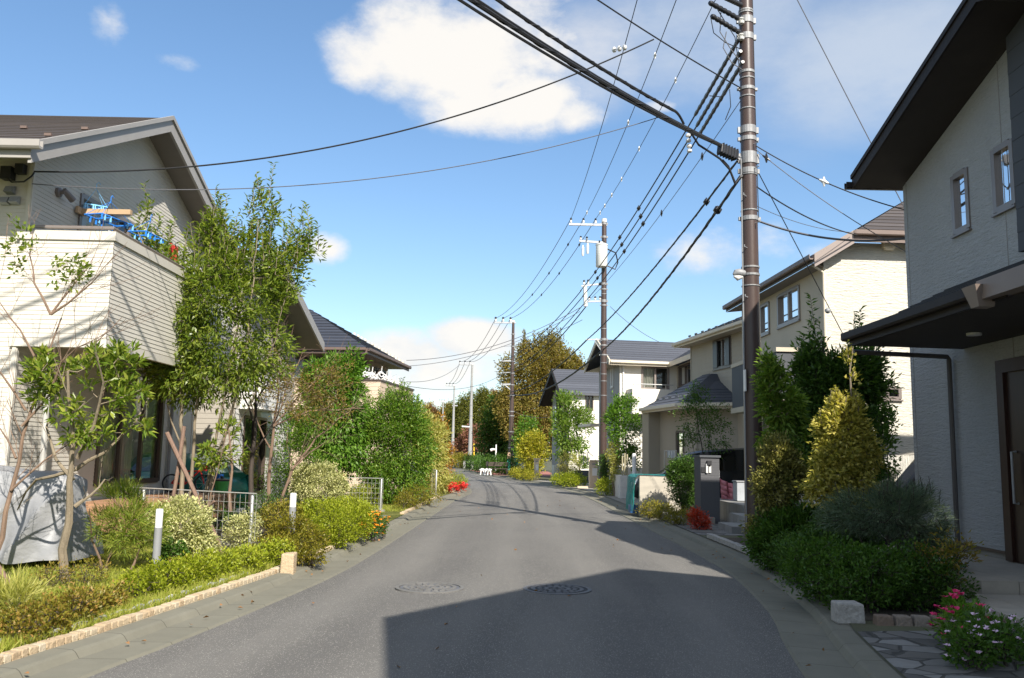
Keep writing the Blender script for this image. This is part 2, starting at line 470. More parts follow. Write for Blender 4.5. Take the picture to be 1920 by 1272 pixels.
def flagstones():
    t = NT('flagstones').world()
    d = t.voro(2.6, 'DISTANCE_TO_EDGE', (1, 1.5, 0), rnd=.8)
    cell = t.voro(2.6, 'F1', (1, 1.5, 0), 'Color', rnd=.8)
    sx = t.node('ShaderNodeSeparateColor'); t.l.new(cell, sx.inputs[0])
    c = t.ramp(sx.outputs[0], [(0, (.07, .066, .06)), (.35, (.13, .12, .105)), (.7, (.19, .18, .165)), (1, (.32, .31, .29))])
    c = t.mix(t.math('MULTIPLY', t.noise(9, 7, .65), .7), c, (.10, .095, .085))
    edge = t.math('LESS_THAN', t.math('ADD', d, t.math('MULTIPLY', t.math('SUBTRACT', t.noise(14, 4), .5), .06)), .028)
    c = t.mix(edge, c, (.045, .042, .036))
    t.bump(t.math('ADD', t.math('MINIMUM', d, .05), t.math('MULTIPLY', t.noise(25, 5), .02)), .6, .25)
    return t.fin(c, .75)
def lawn_mat():
    t = NT('lawn_ground').world()
    c = t.ramp(t.noise(1.6, 8, .7), [(.25, (.10, .105, .03)), (.5, (.15, .16, .04)), (.75, (.22, .19, .08))])
    c = t.mix(t.math('MULTIPLY', t.noise(60, 4, .7), .5), c, (.07, .08, .025))
    t.bump(t.noise(70, 4, .7), .6, .03)
    return t.fin(c, .95, 0, .1)
def brick_stone(name, cols):
    t = NT(name)
    g = t.node('ShaderNodeNewGeometry').outputs['Random Per Island']
    c = t.ramp(g, [(0, cols[0]), (.5, cols[1]), (1, cols[2])])
    t.world()
    c = t.mix(t.math('MULTIPLY', t.noise(28, 6, .7), .6), c, tuple(x * .6 for x in cols[0]))
    t.bump(t.noise(30, 5, .65), .7, .03)
    return t.fin(c, .9)
m_asph = asphalt()
m_conc = concrete('gutter_concrete', (.205, .195, .152))
m_conc_p = concrete('plain_concrete', (.30, .28, .24), False)
m_flag = flagstones()
m_lawn = lawn_mat()
m_edge = brick_stone('edging_stone', [(.50, .37, .23), (.58, .46, .30), (.62, .54, .40)])
m_gran = M('granite', (.36, .34, .31), .85, .35, 26, .8, 22)
m_soil = M('soil', (.055, .042, .028), .95, .35, 6, .7, 30)
m_earth = M('open_ground', (.085, .085, .045), .95, .35, .6, .4, 8)
m_redpave = M('red_paving', (.34, .13, .10), .85, .2, 2, .2, 30)

# ------------------------------------------------------------ road lines (world metres)
RK = [(-10, -36), (-3.6, -16), (-.6, -8), (1.3, 0), (2.2, 3.5), (2.66, 6.37), (2.95, 7.94), (3.22, 9.2), (3.55, 12), (3.62, 14.5), (3.58, 19), (3.54, 25), (3.5, 31), (3.28, 37),
      (2.6, 43), (1.6, 50), (.2, 57), (-1.5, 64), (-4.0, 80), (-6.6, 95), (-11, 125), (-20, 165), (-40, 220)]
LK = [(-16, -36), (-8.4, -16), (-5.8, -6), (-4.0, 1.5), (-3.54, 6), (-3.35, 7.15), (-3.0, 9.7), (-2.78, 12), (-2.66, 16), (-2.52, 24), (-2.4, 30), (-2.15, 36), (-2.8, 44),
      (-3.9, 51), (-5.4, 58), (-7.1, 65), (-9.6, 80), (-12.2, 95), (-17, 125), (-26, 165), (-46, 220)]
def smooth_line(pts, step=.5):
    out = []
    n = len(pts)
    for i in range(n - 1):
        p0, p1, p2, p3 = (Vector(pts[max(0, i - 1)]), Vector(pts[i]), Vector(pts[i + 1]), Vector(pts[min(n - 1, i + 2)]))
        k = max(2, int((p2 - p1).length / step))
        for j in range(k):
            t = j / k
            out.append(.5 * ((2 * p1) + (p2 - p0) * t + (2 * p0 - 5 * p1 + 4 * p2 - p3) * t * t + (3 * p1 - p0 - 3 * p2 + p3) * t ** 3))
    out.append(Vector(pts[-1])); return out
rk, lk = smooth_line(RK), smooth_line(LK)
def at_y(line, y):
    for a, b in zip(line[:-1], line[1:]):
        if a.y <= y <= b.y: return a.x + (b.x - a.x) * (y - a.y) / max(1e-6, b.y - a.y)
    return line[-1].x
def sub_line(line, y0, y1): return [p for p in line if y0 <= p.y <= y1]
def side(line, i):
    a, b = line[max(0, i - 1)], line[min(len(line) - 1, i + 1)]
    t = (b - a).normalized(); return Vector((t.y, -t.x))       # to the right of travel
def sweep(name, line, prof, mat, parent=None):                 # prof: [(offset to the right, z)]
    verts, faces, uvs = [], [], []
    d = 0; k = len(prof); dist = []
    for i, p in enumerate(line):
        if i: d += (p - line[i - 1]).length
        s_ = side(line, i); dist.append(d)
        verts += [(p.x + s_.x * o, p.y + s_.y * o, z) for o, z in prof]
    for i in range(len(line) - 1):
        for j in range(k - 1): faces.append((i * k + j, i * k + j + 1, (i + 1) * k + j + 1, (i + 1) * k + j))
    me = bpy.data.meshes.new(name); me.from_pydata(verts, [], faces); me.materials.append(mat)
    uv = me.uv_layers.new(name='UVMap')
    for lp in me.loops:
        i, j = divmod(lp.vertex_index, k); uv.data[lp.index].uv = (dist[i], prof[j][0])
    me.update(); me.flip_normals()
    o = bpy.data.objects.new(name, me); link(o, parent)
    if o.data.polygons[0].normal.z < 0: o.data.flip_normals()
    return o
def sheet(name, pts, z, mat, kind='structure'):
    mb = MB(); mb.face([(x, y, z) for x, y in pts]); o = mb.build(name, mat)
    if o.data.polygons[0].normal.z < 0: o.data.flip_normals()
    return tag(o, kind=kind)

# ------------------------------------------------------------ the ground
g = MB(); n = 24; sz = 2400
for i in range(n):
    for j in range(n):
        a, b = -sz / 2 + sz * i / n, -sz / 2 + sz * j / n
        g.face([(a, b, -.06), (a + sz / n, b, -.06), (a + sz / n, b + sz / n, -.06), (a, b + sz / n, -.06)])
tag(g.build('ground', m_earth), kind='structure')
# road between the two gutters
mb = MB(); rr = smooth_line(RK, 1.0)
ys = [-34 + i for i in range(0, 250)]
edge = [(at_y(lk, y), at_y(rk, y), y) for y in ys]
for (a0, b0, y0), (a1, b1, y1) in zip(edge[:-1], edge[1:]):
    k = 6
    for j in range(k):
        f0, f1 = j / k, (j + 1) / k
        crown = lambda f: .05 * (1 - (2 * f - 1) ** 2)
        mb.face([(a0 + (b0 - a0) * f0, y0, crown(f0)), (a0 + (b0 - a0) * f1, y0, crown(f1)), (a1 + (b1 - a1) * f1, y1, crown(f1)), (a1 + (b1 - a1) * f0, y1, crown(f0))])
ro = mb.build('road', m_asph, smooth=True); tag(ro, kind='structure')
uvl = ro.data.uv_layers.new(name='UVMap')
for i in range(len(ro.data.polygons)):
    for q, (du, dv) in enumerate(((0, 0), (1, 0), (1, 1), (0, 1))): uvl.data[ro.data.polygons[i].loop_start + q].uv = ((i % 6 + du) / 6, i // 6 + dv)
lkn, rkn = sub_line(lk, -33, 118), sub_line(rk, -33, 118)
#  gutters: a flat apron and a low rolled kerb, as in the photograph
tag(sweep('gutter', lkn, [(.62, .012), (.60, .036), (.22, .020), (.185, .065), (.16, .08), (-.02, .085), (-.02, -.05)], m_conc), kind='structure')
tag(sweep('gutter', rkn, [(-.50, .010), (-.48, .034), (-.08, .018), (-.045, .065), (-.02, .08), (.16, .085), (.16, -.05)], m_conc), kind='structure')
def strip(name, line, far, z, mat):
    mb = MB()
    for a, b in zip(line[:-1], line[1:]): mb.face([(a.x, a.y, z), (b.x, b.y, z), (far, b.y, z), (far, a.y, z)])
    o = mb.build(name, mat)
    if o.data.polygons[0].normal.z < 0: o.data.flip_normals()
    return tag(o, kind='structure')
strip('lawn', sub_line(lk, -33, 118), -60, .095, m_lawn)
strip('lot_ground', [Vector((p.x + .15, p.y)) for p in sub_line(rk, -33, 118)], 60, .095, m_earth)
# stone paving of the plots on the right, planting soil beside it
def lot_sheet(name, y0, y1, x1, mat, z=.1, off=.16, line=rk, sgn=1):
    ln = sub_line(line, y0, y1)
    return sheet(name, [(p.x + off * sgn, p.y) for p in ln] + [(x1, y1), (x1, y0)], z, mat)
lot_sheet('paving', 1.0, 8.35, 6.5, m_flag)
lot_sheet('planting_soil', 8.4, 17.2, 6.45, m_soil)
lot_sheet('paving', 17.25, 27.0, 9.0, m_flag)
lot_sheet('paving', 27.1, 52.0, 9.0, m_conc_p)
lot_sheet('paving', 17.6, 21.4, -7.5, m_flag, .1, -.3, lk)
lot_sheet('paving', 30.6, 33.4, -7.5, m_flag, .1, -.3, lk)
lot_sheet('paving', 62, 80, 3.5, m_redpave, .1, .16)
lot_sheet('planting_soil', 12.9, 17.5, -5.4, m_soil, .1, -.3, lk)
# stone edging along the left plots: individual setts bedded in one run
def setts(name, line, y0, y1, off, w, h, ln, mat, z0=.09, seed=3, label=None):
    rng = random.Random(seed); mb = MB()
    pts = sub_line(line, y0, y1); d = 0; acc = 0; cur = None
    res = []
    for a, b in zip(pts[:-1], pts[1:]):
        L = (b - a).length; t = 0
        while t < L:
            res.append((a + (b - a) * (t / L), (b - a).normalized())); t += .02
    i = 0
    while i < len(res):
        l = ln * rng.uniform(.85, 1.15); k = int(l / .02)
        if i + k >= len(res): break
        p, q = res[i][0], res[i + k][0]; u = (q - p).normalized(); s_ = Vector((u.y, -u.x))
        o = p + s_ * off
        j = lambda: rng.uniform(-.004, .004)
        a, b_, c, e = o + u * .003, o + u * ((q - p).length - .003), None, None
        w0, w1, hh = w + j(), w + j(), h + j() * 1.2
        mb.hexa([(a.x, a.y, z0 - .05), (b_.x, b_.y, z0 - .05), (b_.x - s_.x * w1, b_.y - s_.y * w1, z0 - .05), (a.x - s_.x * w0, a.y - s_.y * w0, z0 - .05),
                 (a.x + s_.x * j(), a.y, z0 + hh), (b_.x + s_.x * j(), b_.y, z0 + hh + j()), (b_.x - s_.x * w1, b_.y - s_.y * w1, z0 + hh + j()), (a.x - s_.x * w0, a.y - s_.y * w0, z0 + hh)])
        i += k
    # mortar bed
    o = mb.build(name, mat, bevel=.008)
    return tag(o, label, 'edging') if label else tag(o, kind='structure')
setts('stone_edging', lk, 1.5, 17.5, 0, .10, .048, .105, m_edge, label='beige stone setts edging the lawn along the left gutter')
setts('stone_edging', lk, 21.5, 30.5, 0, .10, .048, .105, m_edge, seed=5, label='beige setts edging the bed below the wire fence past the driveway')
setts('stone_edging', lk, 33.5, 43, .02, .13, .17, .22, m_edge, seed=6, label='pale sett border around the red flower bed at the bend')
setts('stone_edging', [Vector((2.95 + i * .1, 8.28 + .0 * i)) for i in range(22)], 8, 9, .0, .12, .08, .2, m_gran, z0=.1, seed=8, label=None) if False else None
# setts across the near end of the right bed
mb = MB(); rng = random.Random(4)
for i in range(10):
    x = 3.42 + i * .175; a = rng.uniform(-.006, .006)
    mb.hexa([(x, 8.24 + a, .06), (x + .165, 8.24 + a, .06), (x + .165, 8.37, .06), (x, 8.37, .06), (x + .01, 8.26 + a, .185 + a), (x + .155, 8.26 + a, .18), (x + .155, 8.36, .18), (x + .01, 8.36, .185)])
tag(mb.build('stone_edging', brick_stone('brown_sett', [(.20, .13, .09), (.26, .2, .15), (.3, .27, .23)]), bevel=.012), 'brown stone setts across the near end of the shaded shrub bed', 'edging')
setts('stone_edging', [Vector((p.x + .28, p.y)) for p in rk], 8.5, 17.0, .0, .11, .09, .2, m_gran, seed=9, label='grey setts along the right gutter below the shaded shrubs')
def rough_block(name, c, sx, sy, sz, label, mat=m_gran, seed=1):
    rng = random.Random(seed); x, y, z = c; mb = MB(); r = lambda: rng.uniform(-.012, .012)
    mb.hexa([(x - sx + r(), y - sy + r(), z), (x + sx + r(), y - sy + r(), z), (x + sx + r(), y + sy + r(), z), (x - sx + r(), y + sy + r(), z),
             (x - sx + r(), y - sy + r(), z + sz + r()), (x + sx + r(), y - sy + r(), z + sz + r()), (x + sx + r(), y + sy + r(), z + sz + r()), (x - sx + r(), y + sy + r(), z + sz + r())])
    return tag(mb.build(name, mat, bevel=.018), label, 'stone')
p = G(1597, 1170, .09)
rough_block('granite_block', (p.x, p.y + .1, .08), .125, .11, .2, 'rough grey granite block at the corner of the shaded shrub bed')
p = G(553, 1074, .09)
rough_block('granite_block', (p.x - .10, p.y + .08, .02), .085, .09, .30, 'squared pale stone block standing on the left edging', m_edge, 4)
# manhole covers
def manhole(px, py, label, seed, mats):
    c = G(px, py, .05); r = .345
    root = thing('manhole_cover', label, 'manhole cover', (c.x, c.y, .03))
    MB().lathe((c.x, c.y, .03), [(r + .055, -.05), (r + .055, .026), (r + .01, .028), (r + .01, .0)], 48).build('rim', mats[0], root, True)
    MB().lathe((c.x, c.y, .03), [(r, -.05), (r, .0235)], 48).build('recess', mats[2], root); mb = MB()
    for k, (ra, n, w) in enumerate([(.06, 6, .04), (.135, 10, .05), (.21, 16, .05), (.285, 22, .045)]):
        for i in range(n):
            a = 2 * math.pi * (i + .5 * (k % 2)) / n
            u = V(math.cos(a), math.sin(a), 0); v = V(-u.y, u.x, 0)
            mb.obox((c.x + u.x * ra, c.y + u.y * ra, .053), u, v, V(0, 0, 1), (-w / 2, w / 2), (-w * (.75 if k % 2 else .45), w * (.75 if k % 2 else .45)), (0, .007))
    mb.build('lid', mats[1], root)
    return root
mi = M('cast_iron', (.10, .11, .13), .5, .3, 14, .3, 60, .4)
mi2 = M('worn_iron', (.125, .125, .13), .65, .3, 9, .3, 60, .2)
mi3 = M('dusty_iron', (.14, .135, .125), .8, .3, 9, .3, 60)
mi4 = M('lid_recess', (.03, .03, .032), .8)
manhole(806, 1102, 'dusty grey manhole cover in the sunlit road', 1, (mi3, mi3, mi2))
manhole(1045, 1105, 'patterned iron manhole cover on the edge of the road shadow', 2, (mi2, mi2, mi4))
# ------------------------------------------------------------ house materials
def glass_mat(name, tint, refl=.9):
    t = NT(name)
    g = t.node('ShaderNodeBsdfGlossy'); g.inputs['Roughness'].default_value = .02; g.inputs['Color'].default_value = (.95, .97, 1, 1)
    tr = t.node('ShaderNodeBsdfTransparent'); tr.inputs[0].default_value = (*tint, 1)
    fr = t.node('ShaderNodeFresnel'); fr.inputs[0].default_value = 1.75
    mxn = t.node('ShaderNodeMixShader'); t.l.new(t.math('MULTIPLY', fr.outputs[0], refl), mxn.inputs[0])
    t.l.new(tr.outputs[0], mxn.inputs[1]); t.l.new(g.outputs[0], mxn.inputs[2]); t.l.new(mxn.outputs[0], t.out.inputs[0])
    return t.m
def render_wall(name, col, bump=.6, s=(6, 6, 26), var=.08):     # sprayed / split-face wall with level streaks
    t = NT(name).world()
    a = t.noise(1, 5, .6, s); b = t.noise(1, 3, .6, tuple(x * 3.1 for x in s))
    c = t.ramp(t.noise(.8, 5, .6, (1, 1, .5)), [(.25, tuple(x * (1 - var) for x in col)), (.75, tuple(min(1, x * (1 + var)) for x in col))])
    c = t.mix(t.math('MULTIPLY', t.math('SUBTRACT', b, .35, True), .75), c, tuple(x * .45 for x in col))
    t.bump(t.math('ADD', a, t.math('MULTIPLY', b, .5)), bump, .06)
    return t.fin(c, .85, 0, .25)
def siding_mat(name, col, joints=True, var=.07):
    t = NT(name).world()
    c = t.ramp(t.noise(1.0, 6, .6, (1, 1, .4)), [(.25, tuple(x * (1 - var) for x in col)), (.75, tuple(min(1, x * (1 + var)) for x in col))])
    c = t.mix(t.math('MULTIPLY', t.noise(2.2, 5, .7, (2.5, 2.5, .12)), .14), c, tuple(x * .6 for x in col))
    t.bump(t.noise(60, 4, .6, (.4, .4, 1.2)), .12, .01)
    return t.fin(c, .7, 0, .3)
def tile_mat(name, col):
    t = NT(name).world()
    g = t.node('ShaderNodeNewGeometry').outputs['Random Per Island']
    c = t.ramp(g, [(0, tuple(x * .8 for x in col)), (1, tuple(x * 1.2 for x in col))])
    c = t.mix(t.math('MULTIPLY', t.noise(5, 5, .65), .45), c, tuple(x * .55 for x in col))
    t.bump(t.noise(70, 3, .6), .2, .01)
    return t.fin(c, .55, 0, .4)
m_cream = siding_mat('cream_siding', (.58, .545, .475))
m_greige = siding_mat('greige_siding', (.36, .33, .28))
m_beige = siding_mat('beige_siding', (.46, .38, .28))
m_pink = siding_mat('rosy_siding', (.58, .46, .34))
m_white_s = siding_mat('white_siding', (.72, .70, .66))
m_r1 = render_wall('pale_stone_render', (.49, .50, .50), .9, (5, 5, 30))
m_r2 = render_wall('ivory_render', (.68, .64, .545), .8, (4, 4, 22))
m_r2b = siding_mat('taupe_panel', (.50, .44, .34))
m_r3 = siding_mat('sand_brick_siding', (.42, .37, .29))
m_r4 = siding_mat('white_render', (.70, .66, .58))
m_r5 = siding_mat('shaded_pale_render', (.34, .335, .33))  # pale render, its colour darkened to carry the shade of the road-side gables
m_dark = siding_mat('charcoal_panel', (.075, .08, .088))
m_tile_b = tile_mat('brown_shingle', (.085, .072, .066))
m_tile_g = tile_mat('grey_slate_shingle', (.085, .09, .105))
m_tile_k = tile_mat('blue_black_tile', (.045, .05, .065))
m_fas_g = M('grey_fascia', (.33, .31, .285), .55, .06)
m_fas_b = M('brown_fascia', (.15, .105, .085), .5, .1)
m_fas_k = M('dark_bronze_fascia', (.028, .022, .020), .6, .15, spec=.2)
m_fas_w = M('ivory_fascia', (.66, .58, .45), .55, .06)
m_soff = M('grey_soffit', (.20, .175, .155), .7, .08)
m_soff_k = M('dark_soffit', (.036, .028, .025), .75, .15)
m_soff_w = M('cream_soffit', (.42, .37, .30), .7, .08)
m_fr_b = M('bronze_frame', (.10, .075, .06), .4, .1, metal=.3)
m_fr_s = M('champagne_frame', (.23, .195, .175), .4, .08, metal=.35)
m_fr_k = M('black_frame', (.03, .028, .028), .4, .1)
m_fr_w = M('white_frame', (.68, .66, .62), .45, .06)
m_alu = M('aluminium', (.52, .52, .50), .38, .1, metal=.75)
m_steel = M('galvanised_steel', (.40, .41, .42), .55, .15, 8, metal=.5)
m_whitep = M('white_plastic', (.72, .71, .68), .45, .06)
m_greyp = M('grey_plastic', (.24, .245, .25), .5, .1)
m_blackp = M('black_plastic', (.018, .018, .02), .5, .2)
m_glass = glass_mat('window_glass', (.86, .89, .88), .75)
m_glass_d = glass_mat('dark_window_glass', (.30, .32, .34))
m_inner = M('room_dark', (.05, .045, .04), .9, .1)
m_curt = M('lace_curtain', (.60, .58, .50), .9, .08, 2, st=(8, 8, .4))
m_curt_w = M('white_curtain', (.74, .74, .72), .9, .05, 2)
m_wood = M('terrace_wood', (.36, .20, .11), .7, .25, 3, .3, 30, st=(1, 12, 1))
m_door = M('brown_door', (.035, .013, .008), .45, .25, 5, st=(9, 9, .6))
m_tile_lt = M('step_tile', (.40, .36, .30), .7, .12, 5, .15, 60)

# ------------------------------------------------------------ walls, windows, roofs
def wall_polys(L, top, zb, holes):
    if not isinstance(top, (list, tuple)): top = [(0, top), (L, top)]
    xs = {0.0, float(L)} | {float(t[0]) for t in top}
    for h in holes: xs |= {float(h[0]), float(h[1])}
    xs = sorted(x for x in xs if -1e-6 <= x <= L + 1e-6)
    def zt(x):
        for (a, za), (b, zb_) in zip(top[:-1], top[1:]):
            if a - 1e-6 <= x <= b + 1e-6: return za + (zb_ - za) * (x - a) / max(1e-9, b - a)
        return top[-1][1]
    out = []
    for a, b in zip(xs[:-1], xs[1:]):
        if b - a < 1e-6: continue
        mid = (a + b) / 2; z = zb
        for h in sorted((h for h in holes if h[0] < mid < h[1]), key=lambda h: h[2]):
            if h[2] > z: out.append([(a, z), (b, z), (b, h[2]), (a, h[2])])
            z = h[3]
        out.append([(a, z), (b, z), (b, zt(b)), (a, zt(a))])
    return out
class Wall:
    """A wall from p0 to p1 (plan); the outside is to the right when walking p0 -> p1 unless flip."""
    def __init__(s, p0, p1, flip=False):
        s.p0, s.p1 = Vector((*p0, 0)), Vector((*p1, 0)); d = s.p1 - s.p0; s.L = d.length; s.u = d / s.L
        s.n = Vector((s.u.y, -s.u.x, 0)) * (-1 if flip else 1); s.up = Vector((0, 0, 1))
    def pt(s, a, z, k=0.0): return s.p0 + s.u * a + s.up * z + s.n * k
    def s_of(s, px, py):             # where a photo pixel's ray meets this wall: (s, z)
        d = D(px, py); den = d.dot(s.n)
        t = (s.p0 - V(0, 0, CZ)).dot(s.n) / den
        q = V(0, 0, CZ) + d * t
        return ((q - s.p0).dot(s.u), q.z)
    def rect(s, x0, y0, x1, y1):
        a, b, c, d = s.s_of(x0, y0), s.s_of(x1, y0), s.s_of(x0, y1), s.s_of(x1, y1)
        s0, s1 = sorted(((a[0] + c[0]) / 2, (b[0] + d[0]) / 2))
        return (s0, s1, (c[1] + d[1]) / 2, (a[1] + b[1]) / 2)
    def build(s, parent, mat, top, zb=0.0, holes=(), lap=None, name='wall', corner=None):
        mb = MB()
        for pl in wall_polys(s.L, top, zb, holes):
            if lap: mb.lap(s.p0, s.u, s.up, s.n, pl, lap[0], lap[1], .02)
            else: mb.face([s.pt(a, z) for a, z in pl], s.u.cross(s.up).dot(s.n) < 0)
        for (a, b, z0, z1) in holes:
            for q in ((a, z0, b, z0), (b, z0, b, z1), (b, z1, a, z1), (a, z1, a, z0)):
                mb.face([s.pt(q[0], q[1], .012), s.pt(q[2], q[3], .012), s.pt(q[2], q[3], -.16), s.pt(q[0], q[1], -.16)])
        o = mb.build(name, mat, parent)
        if corner:
            for a in (0, s.L): MB().obox(s.pt(a, 0), s.u, s.n, s.up, (-.035, .035), (-.03, .022), (zb, top if not isinstance(top, (list, tuple)) else (top[0][1] if a == 0 else top[-1][1]))).build('corner_trim', corner, parent)
        return o
    def window(s, parent, r, fm, gm=None, sash=1, curtain=None, fw=.05, proud=.03, sill=True, vert=True, name='window', c_part=1.0):
        a, b, z0, z1 = r; mb = MB()
        bx = lambda i, j, k, l, d0=-.05, d1=proud: mb.obox(s.p0, s.u, s.n, s.up, (i, j), (d0, d1), (k, l))
        bx(a - .02, a + fw, z0, z1); bx(b - fw, b + .02, z0, z1); bx(a + fw, b - fw, z1 - fw, z1 + .02); bx(a + fw, b - fw, z0 - .02, z0 + fw)
        if sill: bx(a - .04, b + .04, z0 - .05, z0 - .021, -.02, proud + .025)
        for k in range(1, sash):
            x = a + (b - a) * k / sash; bx(x - fw * .6, x + fw * .6, z0 + fw, z1 - fw, -.05, proud - .012)
        f = mb.build(name, fm, parent)
        p = MB()
        for k in range(sash):
            x0, x1 = a + (b - a) * k / sash, a + (b - a) * (k + 1) / sash; d = -.03 - .018 * (k % 2)
            p.face([s.pt(x0, z0, d), s.pt(x1, z0, d), s.pt(x1, z1, d), s.pt(x0, z1, d)])
        p.build('pane', gm or m_glass, f)
        q = MB()
        if curtain:
            n = max(8, int((b - a) * c_part / .025)); pts = [(a + (b - a) * c_part * i / n, -.12 + .03 * math.sin(i * 1.25) + .012 * math.sin(i * .53)) for i in range(n + 1)]
            for (x0, d0), (x1, d1) in zip(pts[:-1], pts[1:]): q.face([s.pt(x0, z0, d0), s.pt(x1, z0, d1), s.pt(x1, z1, d1), s.pt(x0, z1, d0)])
            q.build('curtain', curtain, f, True)
        bk = MB(); bk.face([s.pt(a - .3, z0 - .3, -.7), s.pt(b + .3, z0 - .3, -.7), s.pt(b + .3, z1 + .3, -.7), s.pt(a - .3, z1 + .3, -.7)])
        bk.build('room_back', m_inner, f)
        return f
    def shutter(s, parent, r, mat):
        a, b, z0, z1 = r; mb = MB(); mb.obox(s.p0, s.u, s.n, s.up, (a, b), (.0, .06), (z0, z1)); return mb.build('shutter', mat, parent)
def slope(mb, a, b, c, d, th=.16, course=.26, e=.018, poly=None):
    """roof plane: eave a->b, ridge d->c (seen from outside a,b,c,d ccw); extra 2d polygon for hips."""
    a, b, c, d = map(Vector, (a, b, c, d))
    u = (b - a).normalized(); v = (d - a); v = (v - u * v.dot(u)).normalized(); n = u.cross(v)
    if n.z < 0: n = -n
    pl = [((p - a).dot(u), (p - a).dot(v)) for p in (a, b, c, d)]
    pl = [p for i, p in enumerate(pl) if (Vector(p) - Vector(pl[i - 1])).length > 1e-4]
    mb.slab([p for i, p in enumerate((a, b, c, d)) if (p - (a, b, c, d)[i - 1]).length > 1e-4], th)
    mb.lap(a, u, v, n, pl, course, e)
    return mb
def gutter(parent, a, b, mat, r=.06, out=(0, -1, 0)):
    a, b = Vector(a), Vector(b); o = Vector(out); u = (b - a).normalized(); mb = MB()
    prof = [(0, 0), (0, -.09), (.02, -.115), (.085, -.115), (.105, -.09), (.105, .0), (.09, .0), (.09, -.085), (.015, -.085), (.015, 0)]
    n = len(prof)
    for p in (a, b): mb.v += [tuple(p + o * x + Vector((0, 0, z))) for x, z in prof]
    for j in range(n): mb.f.append([j, (j + 1) % n, n + (j + 1) % n, n + j])
    mb.f.append(list(range(n))[::-1]); mb.f.append([n + j for j in range(n)])
    return mb.build('gutter', mat, parent)
def pipe(parent, pts, mat, r=.035, name='downpipe'):
    return MB().tube(pts, r, 8).build(name, mat, parent, True)
def board(parent, a, b, h, th, nrm, mat, name='bargeboard', drop=.0):
    a, b = Vector(a), Vector(b); n = Vector(nrm).normalized(); mb = MB()
    z = Vector((0, 0, 1)); a2, b2 = a - z * drop, b - z * drop
    mb.hexa([a2 - z * h, b2 - z * h, b2 - z * h + n * th, a2 - z * h + n * th, a2, b2, b2 + n * th, a2 + n * th])
    return mb.build(name, mat, parent)

# ============================================================ house A: cream lap siding, gable to the road
hA = thing('house', 'cream lap sided gable house with blue hangers on its corner balcony', 'house', (-10, 15.5, 0))
XA = -6.93
wf = Wall((-15, 12.0), (XA, 12.0)); wg = Wall((XA, 12.0), (XA, 18.9)); wr = Wall((XA, 18.9), (-15, 18.9))
tA, pA, eA = P(57, 270, 11.05), P(319, 222, 15.43), P(449, 495, 19.95)
for q in (tA, pA, eA): q.x = -6.46
wf.build(hA, m_cream, 5.9, 0, (), (.064, .007), corner=m_cream)
r_low = wg.rect(184, 696, 303, 906); r_up = (wg.s_of(150, 380)[0], 5.0, 3.5, wg.s_of(150, 362)[1])
wg.build(hA, m_cream, [(0, tA.z + (12.0 - tA.y) * (pA.z - tA.z) / (pA.y - tA.y) - .1), (pA.y - 12.0, pA.z - .1), (6.9, eA.z + (eA.y - 18.9) * (pA.z - eA.z) / (eA.y - pA.y) - .1)], 0, (r_low, r_up), (.064, .007), corner=m_cream)
wr.build(hA, m_cream, 5.9, 0, (), None)
wg.window(hA, r_low, m_fr_b, sash=3, curtain=m_curt, fw=.07, sill=False, c_part=.62)
wg.window(hA, r_up, m_fr_s, sash=2, curtain=m_curt_w, fw=.06, sill=False, c_part=.45)
mb = MB()
slope(mb, (-16, tA.y, tA.z), tA, pA, (-16, pA.y, pA.z)); slope(mb, eA, (-16, eA.y, eA.z), (-16, pA.y, pA.z), pA)
rfA = mb.build('roof', m_tile_b, hA)
sn = MB()
for i in range(9):
    for (k, yy) in ((0, 11.9), (1, 12.9)):
        x = -6.7 - i * .95; z = tA.z + (yy - tA.y) * (pA.z - tA.z) / (pA.y - tA.y) + .015
        MB().box(x - .05, x + .05, yy - .02, yy + .02, z, z + .04).build('snow_guard', m_fas_b, rfA)
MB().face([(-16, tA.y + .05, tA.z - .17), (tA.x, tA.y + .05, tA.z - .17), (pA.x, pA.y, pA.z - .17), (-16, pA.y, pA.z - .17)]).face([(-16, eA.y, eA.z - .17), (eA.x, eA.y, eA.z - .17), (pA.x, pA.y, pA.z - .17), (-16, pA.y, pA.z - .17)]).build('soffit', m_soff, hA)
for a, b in ((tA, pA), (pA, eA)):
    board(hA, a + V(0, 0, .0), b + V(0, 0, .0), .26, .05, (1, 0, 0), m_fas_g)
    board(hA, a + V(.05, 0, .05), b + V(.05, 0, .05), .08, .035, (1, 0, 0), m_fas_g, 'bargeboard')
board(hA, (-16, tA.y - .002, tA.z), (tA.x + .05, tA.y - .002, tA.z), .2, .03, (0, -1, 0), m_fas_g, 'fascia')
gutter(hA, (-16, tA.y - .034, tA.z + .02), (-6.25, tA.y - .034, tA.z + .02), m_fas_g)
# corner balcony
bx0, bx1, by0, by1 = XA, P(214, 450, 11.96).x, 11.96, 17.3
bz0, bz1 = P(207, 650, 11.96).z + .1, P(216, 452, 11.96).z
balc = MB()
for wal in (Wall((bx0 - .06, by0), (bx1, by0)), Wall((bx1, by0), (bx1, by1)), Wall((bx1, by1), (bx0, by1))):
    balc.lap(wal.p0, wal.u, wal.up, wal.n, [(0, bz0), (wal.L, bz0), (wal.L, bz1), (0, bz1)], .064, .007, .02)
balc.face([(bx0, by0, bz0 - .001), (bx1, by0, bz0 - .001), (bx1, by1, bz0 - .001), (bx0, by1, bz0 - .001)])
balc.face([(bx0, by0 + .12, 3.3), (bx1 - .12, by0 + .12, 3.3), (bx1 - .12, by1 - .12, 3.3), (bx0, by1 - .12, 3.3)])
balc.face([(bx0, by0 + .12, 3.3), (bx1 - .12, by0 + .12, 3.3), (bx1 - .12, by0 + .12, bz1), (bx0, by0 + .12, bz1)])
